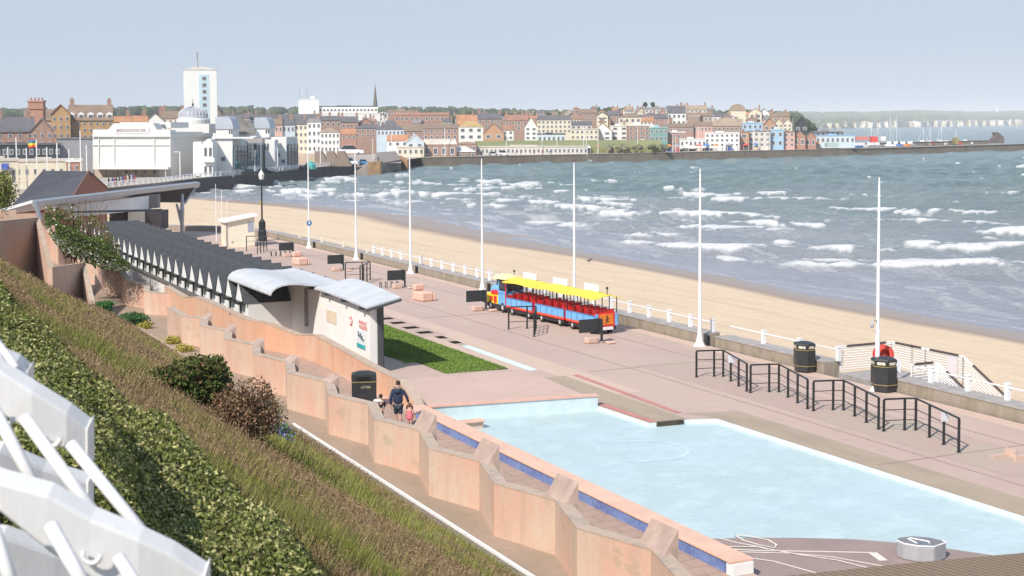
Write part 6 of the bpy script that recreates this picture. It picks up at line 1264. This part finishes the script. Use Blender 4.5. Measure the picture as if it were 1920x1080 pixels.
for k in range(7): face('column', BLACK if k < 6 else SPAW, [(175+22.5*k, 340), (176+22.5*k, 340), (176+22.5*k, 318), (175+22.5*k, 318)], .3, D=DS-3.5)
for k in range(4): face('window', WINM[0], [(234+18*k, 325), (239+18*k, 325), (239+18*k, 319), (234+18*k, 319)], .2, D=DS+.1)
# side in shade: from px319 to 395, receding
def side(nm, m, a0, D0, a1, D1, ytop0, ytop1, z0=-1.6, th=3):
    p_, q_ = W(a0, ytop0, D0), W(a1, ytop1, D1); d = (q_-p_); n = Vector((-d.y, d.x, 0)).normalized()*th; l = lambda v: Vector((v.x, v.y, z0)); b = MB(); b.hexa([l(p_), l(q_), l(q_+n), l(p_+n)], [p_, q_, q_+n, p_+n]); return b.build(nm, m, sp)
side('side_wall', SPAW, 319.3, DS, 397, 392, 252, 250); side('side_parapet', SPAW, 319.3, DS, 380, 386, 247, 247, z0=W(319, 252.5, DS).z)
b = MB(); p_, q_ = W(320, 252, DS-.4), W(396, 249, 390.5); n = FWD; b.hexa([p_-RGT*.1-Vector((0, 0, .9)), q_+RGT*.6-FWD*.6-Vector((0, 0, .9)), q_+FWD, p_+FWD], [p_-FWD*.3, q_-FWD*.8+RGT*.6, q_+FWD+RGT*.2, p_+FWD+Vector((0, 0, .02))]); b.build('cornice', SPAW, sp)
face('roof_block', SPAW, [(225, 240), (320, 240), (320, 229), (225, 229)], 20, D=DS+8); face('roof_block', SPAW, [(320, 250), (392, 250), (392, 232), (320, 232)], 12, D=DS+42)
for a in (243, 255, 290, 301): face('roof_vent', mat('vent_grey', (.2, .22, .25), .7), [(a, 237.5), (a+6, 237.5), (a+6, 233), (a, 233)], 1, D=DS+7)
# drum and dome
c = W(362.5, 240, DS+60); z = lambda y: W(362.5, y, DS+60).z-c.z; k_ = (DS+60)/F
b = MB(); b.lathe([(31*k_, -9), (31*k_, z(224)), (29*k_, z(222))], c, 24); b.build('drum', SPAW, sp); b = MB(); b.lathe([(27*k_, z(222)), (27*k_, z(219)), (28.5*k_, z(218.4)), (27*k_, z(217.6))], c, 24); b.build('dome_base', SPG, sp)
b = MB(); b.lathe([(26.5*k_*math.cos(a), z(217.6)+17.5*k_*math.sin(a)) for a in np.linspace(0, 1.5, 9)], c, 24); dm = b.build('dome', mat('dome_lead', (.34, .35, .38), .5, .08, .4), sp)
b = MB()
for k in range(24):
    a0 = 2*math.pi*k/24; b.tube([Vector((c.x+26.9*k_*math.cos(a)*math.cos(a0), c.y+26.9*k_*math.cos(a)*math.sin(a0), c.z+z(217.6)+17.8*k_*math.sin(a))) for a in np.linspace(0, 1.5, 7)], .12, 4)
b.build('dome_ribs', mat('dome_rib', (.5, .51, .54), .5), dm); b = MB(); b.lathe([(.5, z(200.3)), (.5, z(199)), (.15, z(198)), (.35, z(195)), (.08, z(193)), (.06, z(185.5))], c, 8); b.build('finial', BLACK, dm)
# white blocks and glass bays towards the sea (left to right)
face('facade_block', SPAW, [(362, 330), (377, 330), (377, 266), (362, 266)], 6, D=352); face('facade_block', SPAW, [(377, 332), (399, 332), (399, 268), (395, 262), (390, 260), (383, 265), (377, 272)], 7, D=350)
for a in (383, 392): 
    for y in (277, 312): face('window', WINM[0], [(a, y+(16 if y < 300 else 14)), (a+4.5, y+(16 if y < 300 else 14)), (a+4.5, y), (a, y)], .2, D=349.9)
face('balcony', SPAW, [(380, 304), (402, 304), (402, 296), (380, 296)], 1.2, D=348.8)
face('facade_block', SPAW, [(399, 330), (436, 330), (436, 259), (399, 259)], 12, D=356); face('window', WINM[0], [(414.5, 302), (422, 302), (422, 294.5), (414.5, 294.5)], .2, D=355.9); face('window', WINM[0], [(397, 327), (400.5, 327), (400.5, 308), (397, 308)], .2, D=355.9)
face('parapet_cap', SPAW, [(398.5, 260), (475, 260), (475, 257.4), (398.5, 257.4)], 10, D=355.4)
side('facade_block', SPAW, 436, 356.5, 475, 380, 260, 262)
BG = BGLASS
def glassbay(a0, a1, y0_, y1_, D0, D1, nx_=4, nz_=5):
    p_, q_ = W(a0, y1_, D0), W(a1, y1_, D1); t0, t1 = W(a0, y0_, D0), W(a1, y0_, D1); n = Vector((p_.y-q_.y, q_.x-p_.x, 0)).normalized(); n = -n if n.dot(FWD) > 0 else n; b = MB(); b.hexa([p_+n*.1, q_+n*.1, q_+n*.4, p_+n*.4], [t0+n*.1, t1+n*.1, t1+n*.4, t0+n*.4]); g = b.build('glazed_bay', BG, sp); b = MB()
    for i in range(nx_+1): f = i/nx_; b.tube([p_.lerp(q_, f)+n*.45, t0.lerp(t1, f)+n*.45], .07, 4)
    for i in range(nz_+1): f = i/nz_; b.tube([p_.lerp(t0, f)+n*.45, q_.lerp(t1, f)+n*.45], .07, 4)
    b.build('glazing_bars', mat('glazing_bar', (.1, .13, .16), .5), g)
glassbay(437, 460.5, 275.5, 316, 356, 370.5); glassbay(462, 484, 272, 310, 371.5, 384)
side('facade_block', SPAW, 460, 370, 510, 400, 262, 256); face('facade_block', SPAW, [(497, 322), (515, 322), (515, 262), (497, 262)], 6, D=388)
for a in (470, 477, 494, 500): face('window', WINM[0], [(a, 281), (a+4, 281), (a+4, 269), (a, 269)], .3, D=379 if a < 490 else 387.9)
face('balcony', GREYC, [(461, 268), (492, 268), (492, 259), (461, 259)], 1.5, D=371)
face('facade_block', SPAW, [(508, 318), (537, 318), (537, 257), (508, 257)], 14, D=395); face('window', WINM[0], [(521, 294), (525, 294), (525, 287), (521, 287)], .2, D=394.9); face('window', WINM[0], [(528, 306), (534, 306), (534, 299), (528, 299)], .2, D=394.9)
side('facade_block', SPAW, 537, 395.5, 558, 409, 257, 258); glassbay(537.8, 556, 271, 308, 396, 407.5, 3, 5)
# turrets with quarter-barrel metal roofs
def turret(a0, a1, y0_, y1_, y2_, D):
    face('turret', SPAW, [(a0+1, 300), (a1-1, 300), (a1-1, y1_), (a0+1, y1_)], 9, D=D)
    w_ = (a1-a0)*D/F; o = W(a0, y1_, D-.3); hh = (y1_-y0_)*D/F; prof_ = [(0, 0), (w_, 0)]+[(w_*(.62+.38*math.cos(a)), hh*math.sin(a)) for a in np.linspace(.12, 1.57, 7)]+[(0, hh*.97)]
    b = MB(); b.extr(prof_, o, RGT, (0, 0, 1), FWD, 9.5); b.build('turret_roof', mat('turret_lead', (.44, .47, .52), .45, .06, .5, metal=.1), sp)
    for k in range(2): face('turret_window', WINM[0], [(a1-8+4*k, y1_+9), (a1-5.5+4*k, y1_+9), (a1-5.5+4*k, y1_+2), (a1-8+4*k, y1_+2)], .2, D=D-.1)
turret(404, 437, 218.5, 242, 258, 372); turret(477, 506, 220, 241, 256, 396)
b = MB(); p0_, p1_, p2_, p3_ = W(438, 248, 384), W(479, 248, 384), W(472, 229, 400), W(438, 217, 400); th = Vector((0, 0, -.4)); b.hexa([p0_+th, p1_+th, p2_+th, p3_+th], [p0_, p1_, p2_, p3_]); b.build('hall_roof', mat('hall_roof_tiles', (.20, .18, .15), .85, .15, .4), sp)
face('hall_wall', SPAW, [(437, 262), (480, 262), (480, 247.8), (437, 247.8)], 5, D=384.6)
face('terrace_wall', mat('sandy_wall', (.5, .4, .31), .85, .1, .3), [(560, 312), (640, 303), (640, 288), (560, 288)], 3, D=440)
for k, a in enumerate((590, 612, 632)):
    b = MB(); b.extr([(0, 0), (4.5, 0), (2.2, 4.6), (0, 4.6)], W(a, 312, 432-k), RGT, (0, 0, 1), FWD, 2.5); tag(b.build('ramp_buttress', mat('brown_buttress', (.26, .2, .16), .9)), 'sloping brown concrete buttress on the spa terrace, %s of three' % ('left', 'middle', 'right')[k], 'buttress', 'buttresses below the guest houses')
# vehicles (small)
def car(lb, a, c, D, rz, m, L=4.2, hh=1.45, wd=1.75, nm='parked_car', cat='car', z=None):
    p = W(a, c, D); p.z = z if z is not None else p.z; t = thing(nm, lb, cat, p, rz, None)
    bz = hh*.52
    b = MB(); b.extr([(-L/2, .25), (L/2, .25), (L/2, bz*.8), (L*.27, bz), (-L*.45, bz+.02), (-L/2, bz*.85)], (0, -wd/2, 0), (1, 0, 0), (0, 0, 1), (0, 1, 0), wd); mb_local(b, 'body', m, t)
    b = MB(); b.extr([(-L*.40, bz), (L*.25, bz), (L*.08, hh-.05), (-L*.30, hh-.05)], (0, -wd/2+.1, 0), (1, 0, 0), (0, 0, 1), (0, 1, 0), wd-.2); mb_local(b, 'window', GLASS, t)
    b = MB(); b.box(-L*.30, L*.08, -wd/2+.08, wd/2-.08, hh-.06, hh); mb_local(b, 'roof', m, t)
    for sx in (-.3, .3):
        for sy in (-1, 1): b = MB(); b.tube([(L*sx, sy*wd/2-.1, .31), (L*sx, sy*wd/2+.05, .31)], .31, 10); mb_local(b, 'wheel', TYRE, t)
    return t
BLUEC = flat('car_blue', (.05, .30, .62), .3); SILVC = flat('car_silver', (.45, .47, .5), .3); BLKC = flat('car_black', (.02, .02, .025), .3); WHC = flat('car_white', (.75, .75, .75), .3); REDC = flat('car_red', (.4, .03, .03), .3)
car('bright blue small car parked at the slipway head', 683, 301, 452, YAW+.1, BLUEC, z=-1.0)
car('dark car below the first glazed bay of the spa', 470, 320, 358, YAW+.3, BLKC, z=-1.0, L=4.6); car('second dark car right of the dark car by the spa', 497, 318, 366, YAW+.3, BLKC, z=-1.0)
car('white van beside the bright blue car', 657, 300, 448, YAW, WHC, L=4.8, hh=2.1, z=-1.0, nm='van', cat='van'); car('white coach parked on the upper road by the cafe', 658, 275, 520, YAW+.2, WHC, L=9, hh=3.2, wd=2.4, nm='coach', cat='coach', z=3.0-2.2)
for k, (a, m, l) in enumerate(((770, WHC, 'white van at the harbour wall left of a white row'), (783, SILVC, 'silver car by the harbour wall'), (796, REDC, 'small red car by the harbour wall'), (812, WHC, 'white van before the brown harbour office'), (826, WHC, 'white van near the orange doors of the harbour office'), (925, SILVC, 'silver car before the low cream arcade'), (945, WHC, 'white car before the low cream arcade'))):
    car(l, a, 290, 566, YAW, m, z=-1.05, hh=1.6 if m != WHC else 2.1)
for k, (a, D, l) in enumerate(((565, 398, 'dark motorcycle, left of two by the green tent'), (572, 400, 'dark motorcycle, right of two by the green tent'))):
    car(l, a, 320, D, YAW+1, BLKC, L=2, wd=.6, hh=1.2, z=-1.1, nm='motorcycle', cat='motorcycle')
p = W(582, 315, 405); p.z = -1.1; t = thing('tent', 'small turquoise tent on the promenade near the dark sea wall', 'tent', p); b = MB(); b.lathe([(1.7, 0), (1.6, 1.2), (1.0, 2.0), (.1, 2.3)], p, 8); b.build('canopy', flat('tent_teal', (.08, .38, .36)), t)
# spa forecourt flags and lamp standards
FW = flat('flag_cloth', (.6, .1, .08))
def staff(a, y0_, y1_, D, lb, r=.09):
    p_ = W(a, y1_, D); q_ = W(a, y0_, D); p_.z = -1.15; b = MB(); b.tube([p_, (p_.x, p_.y, q_.z)], r, 5); o = b.build('flagstaff', WPAINT); tag(o, lb, 'flagstaff', 'white staffs on the spa forecourt'); return q_
for k, (a, y0_, y1_, D) in enumerate(((16, 276, 330, 262), (32, 258, 335, 262), (51, 278, 340, 262), (70, 262, 335, 262), (89, 276, 330, 262), (108, 268, 330, 262), (130, 280, 320, 275), (152, 244, 330, 275), (163, 272, 325, 280))):
    staff(a, y0_, y1_, D, 'white staff on the forecourt, %s from the left margin' % ['first', 'second', 'third', 'fourth', 'fifth', 'sixth', 'seventh', 'eighth', 'ninth'][k], .1)
t = thing('rainbow_flag', 'rainbow striped flag flying from a staff at the left', 'flag', W(69, 263, 262)); cols_ = [(.10, .12, .5), (.05, .3, .12), (.8, .6, .05), (.8, .3, .03), (.65, .04, .04)]
for k, c_ in enumerate(cols_):
    b = MB(); y0_ = 263+2.6*k; L = [(69-2.1*j, .25*math.sin(j*1.1)) for j in range(9)]; vs = []
    for a, off_ in L: vs += [W(a, y0_+(69-a)*.06, 262)+FWD*off_, W(a, y0_+2.6+(69-a)*.06, 262)+FWD*off_]
    b.add(vs, [(2*i, 2*i+1, 2*i+3, 2*i+2) for i in range(8)]); b.build('stripe', flat('stripe_%d' % k, c_), t)
for k, (a, y0_, y1_, D, l) in enumerate(((338, 285, 332, 338, 'white lamp standard at the spa side wall'), (430, 290, 325, 358, 'white lamp standard before the first glazed bay'), (478, 283, 322, 362, 'white lamp standard with a short arm before the second glazed bay'), (521, 278, 320, 380, 'white lamp standard before the right spa block'), (601, 272, 312, 425, 'white lamp standard before the terrace buttresses'), (635, 268, 308, 440, 'white lamp standard near the corner cafe'))):
    p_ = W(a, y1_, D); q_ = W(a, y0_, D); p_.z = -1.1; b = MB(); b.tube([p_, (p_.x, p_.y, q_.z)], .12, 5); b.tube([(p_.x, p_.y, q_.z), Vector((p_.x, p_.y, q_.z))-RGT*1.4], .08, 4); tag(b.build('lamp_standard', WPAINT), l, 'lamp post')
# signs at far left
b = MB(); b.extr([(0, 0), (1.3, 0), (1.3, 1.1), (0, 1.1)], W(2.5, 318, 254.5), RGT, (0, 0, 1), FWD, .2); tag(b.build('wall_sign', flat('sign_royal', (.06, .1, .4))), 'small blue sign on the cream kiosk building', 'sign')
b = MB(); b.extr([(0, 0), (1, 0), (1, .8), (0, .8)], W(62, 334, 289.5), RGT, (0, 0, 1), FWD, .2); tag(b.build('wall_sign', flat('sign_royal', (.06, .1, .4))), 'small blue sign on the long cream cafe', 'sign')
# tiny far people as bodies along promenade and harbour
pm_ = [flat('clothes_%d' % k, c_, .8) for k, c_ in enumerate([(.03, .03, .05), (.5, .48, .45), (.05, .1, .3), (.4, .06, .06), (.1, .1, .1), (.6, .5, .4)])]
def farperson(p, lb, m, grp):
    b = MB(); rz = random.uniform(0, 6); h = random.uniform(1.6, 1.8); q = lambda *v: Vector(p)+Matrix.Rotation(rz, 3, 'Z') @ Vector(v)
    b.tube([q(-.09, .1, .0), q(-.1, 0, .45), q(-.06, 0, .85), q(0, 0, 1.15), q(0, 0, h-.32), q(0, 0, h-.22), q(0, .01, h-.1), q(0, 0, h)], [.07, .08, .13, .2, .22, .07, .11, .06], 6); b.tube([q(.06, 0, .85), q(.1, 0, .45), q(.09, -.1, 0)], [.12, .08, .06], 5)
    for s_ in (-1, 1): b.tube([q(s_*.2, 0, h-.36), q(s_*.27, 0, 1.1), q(s_*.26, .08, .8)], [.08, .06, .04], 5)
    tag(b.build('person', m), lb, 'person', grp)
for k in range(16): a = 205+k*3.2+random.uniform(-1, 1); D = 300+k*1.5; p_ = W(a, 345, D); p_.z = -1.15; farperson(p_, 'distant walker in the crowd on the promenade below the spa colonnade', pm_[k % 6], 'walkers below the spa colonnade')
farperson(VP(710, 449, W(701, 304, 447).z), 'lone dark clad figure standing on the orange slipway stone', pm_[0], None)
for k in range(40):
    a = 905+k*12.5+random.uniform(-4, 4); p_ = VP(a, float(np.interp(a, [790, 1000, 1200, 1600], [540, 570, 600, 675]))+9, -1.1); farperson(p_, 'distant visitor strolling behind the brown harbour wall', pm_[(k*5) % 6], 'visitors along the harbour wall')
# boats, masts and things on the pier
MASTC = flat('mast_white', (.7, .7, .7))
def boat(a, y, D, lb, col, L=8, mast=0, cabin=True):
    p = W(a, y, D); p.z = -1.1; t = thing('boat', lb, 'boat', p, YAW+random.uniform(-.6, .6)); b = MB(); b.prism([(-L/2, -1), (L*.25, -1.1), (L/2, 0), (L*.25, 1.1), (-L/2, 1)], 0, 1.1); mb_local(b, 'hull', flat('hull_%s' % col[0], col[1]), t)
    if cabin: b = MB(); b.box(-L*.25, L*.1, -.7, .7, 1.1, 2.4); mb_local(b, 'cabin', WPAINT, t)
    if mast: b = MB(); b.tube([(0, 0, 1), (0, 0, mast)], .12, 4); b.tube([(0, 0, mast*.8), (L*.4, 0, 1.1)], .05, 4); b.tube([(0, 0, mast*.8), (-L*.45, 0, 1.1)], .05, 4); b.tube([(-L*.3, 0, 2.4), (0, 0, 2.6)], .1, 4); mb_local(b, 'mast', MASTC, t)
bc = [('white', (.7, .7, .7)), ('red', (.6, .08, .05)), ('blue', (.08, .2, .5)), ('orange', (.7, .25, .05)), ('grey', (.3, .3, .32))]
for k, (a, D, ci, m_, l) in enumerate(((1606, 700, 2, 0, 'blue boat left of the red kiosk box'), (1618, 705, 0, 0, 'white boat just left of the red kiosk box'), (1634, 715, 0, 12, 'boat with a short mast behind the red kiosk box'), (1646, 712, 4, 12, 'masted boat beside the red kiosk box'), (1669, 730, 0, 16, 'boat with the tall left mast of the pair'), (1681, 735, 2, 16, 'boat with the tall right mast of the pair'), (1695, 735, 3, 0, 'orange hulled boat right of the tall masts'), (1708, 745, 4, 0, 'grey boat before the crane frame'), (1731, 760, 0, 11, 'white masted boat in the crane frame area'), (1744, 762, 1, 10, 'red masted boat near the middle of the pier'), (1765, 770, 0, 12, 'masted white boat left of the yellow crane'), (1775, 775, 3, 0, 'orange boat beside the yellow crane'), (1793, 780, 1, 8, 'red boat right of the yellow crane'), (1812, 790, 0, 0, 'white speedboat on the pier towards the right'))):
    boat(a, 262, D, l, bc[ci], random.uniform(6, 9), m_)
def pbox(a0, a1, y0_, y1_, D, m, nm, lb, cat): o = face(nm, m, [(a0, y1_), (a1, y1_), (a1, y0_), (a0, y0_)], 4, par=None, D=D); tag(o, lb, cat); return o
for args in ((1606, 1628, 256, 263, 690, flat('stall_red', (.6, .2, .18)), 'stall', 'reddish low stall right of the harbour cafe', 'stall'), (1634, 1646, 256, 267, 700, flat('kiosk_red', (.7, .08, .06)), 'ticket_kiosk', 'bright red box kiosk on the pier root', 'kiosk'), (1652, 1661, 256, 264, 720, WPAINT, 'ticket_kiosk', 'small white box kiosk right of the red one', 'kiosk'), (1550, 1572, 268, 276, 668, flat('container_green', (.4, .5, .46)), 'container', 'grey green container in front of the harbour cafe', 'container'), (1790, 1798, 258, 270, 770, YEL, 'crane', 'yellow crane housing on the pier', 'crane')): pbox(*args)
t = thing('lifeboat_sculpture', 'dark leaning round topped harbour monument at the end of the pier', 'monument', W(1867, 268, 800)); b = MB(); b.extr([(-9, 0), (9, 0), (8.5, 5.5), (5, 9), (2, 10.2), (-1, 9.6), (.2, 7.2), (-3.5, 3.0), (-9, 2.2)], W(1861, 269, 800)-FWD*2, RGT, (0, 0, 1), FWD, 5); b.v = [tuple(t.location+(Vector(v)-t.location)*.62) if True else v for v in b.v]; b.build('body', mat('monument_brown', (.13, .1, .09), .8, .4, .5), t)
pp = MB(); pp.box(0, 300, 0, 3, 0, 3); 
farwall('rock_bank', 'rough brown rubble bank along the back of the pier', [(1560, 700), (1700, 745), (1850, 800)], -5, .6, 6, mat('rubble', (.28, .23, .18), .95, .4, .4, bmp=.5), mat('rubble_top', (.30, .25, .2), .95, .4, .6))
# harbour front masts and clutter
for k in range(16):
    a = [700, 735, 776, 835, 950, 1017, 1045, 1095, 1100, 1122, 1196, 1262, 1267, 1310, 1413, 1440][k]; D = float(np.interp(a, [700, 790, 1200, 1600], [520, 545, 605, 680]))+6; hgt = random.uniform(7, 13); p_ = VP(a, D, -1.1); b = MB(); b.tube([p_, p_+Vector((0, 0, hgt))], .13, 4); tag(b.build('flagstaff', MASTC), 'thin white staff along the harbour front, %s from the left of its row' % ['first', 'second', 'third', 'fourth', 'fifth', 'sixth', 'seventh', 'eighth', 'ninth', 'tenth', 'eleventh', 'twelfth', 'thirteenth', 'fourteenth', 'fifteenth', 'sixteenth'][k], 'flagstaff', 'thin staffs along the harbour front')
for k in range(26):
    a = 1105+k*18.5+random.uniform(-4, 4); D = float(np.interp(a, [1105, 1600], [592, 672]))+14; c_ = bc[k % 5]; p_ = VP(a, D, -1.1); t = thing('market_stall', 'x', 'stall', p_, YAW+random.uniform(-.2, .2), 'stalls along the harbour front')
    t['label'] = '%s canopied stall on the harbour front, %s from the left' % (c_[0], ['first', 'second', 'third', 'fourth', 'fifth', 'sixth', 'seventh', 'eighth', 'ninth', 'tenth', 'eleventh', 'twelfth', 'thirteenth', 'fourteenth', 'fifteenth', 'sixteenth', 'seventeenth', 'eighteenth', 'nineteenth', 'twentieth', 'twenty first', 'twenty second', 'twenty third', 'twenty fourth', 'twenty fifth', 'last'][k])
    b = MB(); b.lathe([(1.9, 2.2), (1.8, 2.4), (.1, 3.3)], (0, 0, 0), 4, rot=.78); mb_local(b, 'canopy', flat('canopy_%s' % c_[0], c_[1]), t); b = MB(); b.box(-1.2, 1.2, -1, 1, 0, 1.3); mb_local(b, 'counter', pm_[k % 6], t); b = MB()
    for sx in (-1.2, 1.2): b.box(sx-.06, sx+.06, -1.2, -1.08, 0, 2.25)
    mb_local(b, 'poles', MASTC, t)
# ------------------------------------------------------------------ distant woods and headland
def crowns(nm, lb, xs_, D0, D1, ytop, n, cols, rr=(5, 11)):
    V_, F_, C_ = [], [], []; bm = bmesh.new(); bmesh.ops.create_icosphere(bm, subdivisions=2, radius=1); v0 = np.array([v.co for v in bm.verts]); f0 = np.array([[v.index for v in f.verts] for f in bm.faces]); bm.free()
    for k in range(n):
        a = random.uniform(*xs_); D = random.uniform(D0, D1); y = float(ytop(a))+random.uniform(0, 4)+(0 if random.random() < .6 else random.uniform(0, 6)); r = random.uniform(*rr); c = W(a, y, D); c.z -= r*.8
        nn_ = 1+.28*rng.standard_normal((len(v0), 1))*.6; V_.append(v0*nn_*np.array([r, r, r*.8])+np.array(c)); F_.append(f0+k*len(v0)); cc_ = np.array(cols[random.randrange(len(cols))])*random.uniform(.75, 1.25); C_.append(np.repeat(cc_[None], len(v0), 0)*(.8+.4*rng.random((len(v0), 1))))
    o = npmesh(nm, np.concatenate(V_), np.concatenate(F_), GCOL, 3, cols=np.concatenate(C_)); tag(o, lb, 'woodland', kind='stuff')
GRS = [(.055, .075, .03), (.07, .09, .035), (.085, .10, .045), (.05, .06, .03)]
yt = lambda a: np.interp(a, [-50, 100, 220, 300, 420, 560, 640, 760, 860, 980, 1100, 1300, 1560], [202, 203, 199, 198, 198, 200, 199, 199, 201, 204, 207, 206, 210])
crowns('distant_woods', 'long dark green wooded ridge behind the town roofs', (-80, 1500), 1900, 2500, yt, 620, GRS)
crowns('town_trees', 'scattered green tree crowns among the hillside houses', (180, 1520), 960, 1150, lambda a: skyl(a)+1, 200, GRS, (2.5, 5.5))
crowns('town_trees', 'brown green shrubs and bushes behind the harbour arcade', (1120, 1260), 600, 615, lambda a: 270, 30, [(.16, .14, .09), (.12, .13, .07)], (.7, 1.5))
lg = MB(); a_, c_, d_, e_ = W(890, 274, 600), W(1240, 276, 610), W(1240, 262, 640), W(890, 264, 640); lg.hexa([a_-Vector((0, 0, 3)), c_-Vector((0, 0, 3)), d_-Vector((0, 0, 3)), e_-Vector((0, 0, 3))], [a_, c_, d_, e_]); lg.build('grass_slope', mat('far_grass', (.24, .25, .10), .95, .2, .1))['kind'] = 'structure'
# headland with white chalk cliffs
na, nv = 420, 34; pa = np.linspace(1480, 2400, na); HV, HC = [], []
cliffy = lambda a: np.interp(a, [1480, 1560, 1620, 1900, 2400], [243, 241, 240, 236.2, 231]); topy = lambda a: np.interp(a, [1480, 1560, 1640, 1720, 1800, 1850, 1900, 2400], [209, 209.5, 209, 206, 208, 209, 207, 205])
Dc = lambda a: 3500+(a-1560)*4.2
vs = []; hv = []
for i, a in enumerate(pa):
    D0 = float(Dc(a))+25*math.sin(a*.13)+90*(float(fbm(np.array(a*.05), np.array(0.)))-.5)*2+14*math.sin(a*.41); cy = float(cliffy(a)); hgt = (12 if a > 1540 else 6)*float(np.interp(a, [1500, 1540, 1580, 2400], [.3, .8, 1, 1]))*(.75+.5*float(fbm(np.array(a*.08), np.array(2.)))); 
    for j in range(nv):
        if j < 8: f = j/7; D = D0+10*f+9*math.sin(a*.9+f*3)*(f < .99); y = cy-hgt*f
        else: f = (j-8)/(nv-9); D = D0+40+f*3300; y0_ = cy-hgt; y = y0_+(float(topy(a))+2.5*(float(fbm(np.array(a*.05), np.array(7.)))-.5)-y0_)*f**.8
        v = W(a, y, D); vs.append((v.x, v.y, v.z if j else -12)); n_ = float(fbm(np.array(a*.12), np.array(j*.4 if j < 8 else 20+j*.3)))
        if j < 8: hv.append((.62, .60, .54) if float(fbm(np.array(a*.33), np.array(j*.25)))*.6+n_*.5 > .47+(.12 if a < 1600 else 0) else (.40, .38, .28))
        else: hv.append(tuple(np.array((.13, .165, .075))*(.6+.9*n_)) if n_ < .52 else (.26, .235, .15) if n_ < .58 else (.17, .20, .10))
npmesh('headland', vs, gridf(na, nv)[:, ::-1], GCOL, smooth=False, cols=np.array(hv))['kind'] = 'structure'
b = MB(); p_ = W(1869, 208, 6500); b.lathe([(4, -5), (3, 14), (4, 15), (2, 19)], p_, 10); tag(b.build('lighthouse', WPAINT), 'tiny white lighthouse on the far headland skyline', 'lighthouse')
# ------------------------------------------------------------------ haze
hz, hnt, hb = new_mat('haze_air'); hnt.nodes.remove(hb); pv = hnt.nodes.new('ShaderNodeVolumePrincipled'); pv.inputs['Color'].default_value = (.90, .95, 1, 1); pv.inputs['Density'].default_value = HAZE; pv.inputs['Anisotropy'].default_value = -.3
hnt.links.new(pv.outputs[0], hnt.nodes['Material Output'].inputs['Volume'])
b = MB(); b.box(-8900, 11900, -8900, 15900, -10.6, 100); o = b.build('haze', hz); o['kind'] = 'stuff'; o['label'] = 'thin pale blue haze over the far town and headland'; o['category'] = 'haze'; o.display_type = 'WIRE'
S.cycles.volume_bounces = 0; S.cycles.max_bounces = 6; S.cycles.transparent_max_bounces = 6
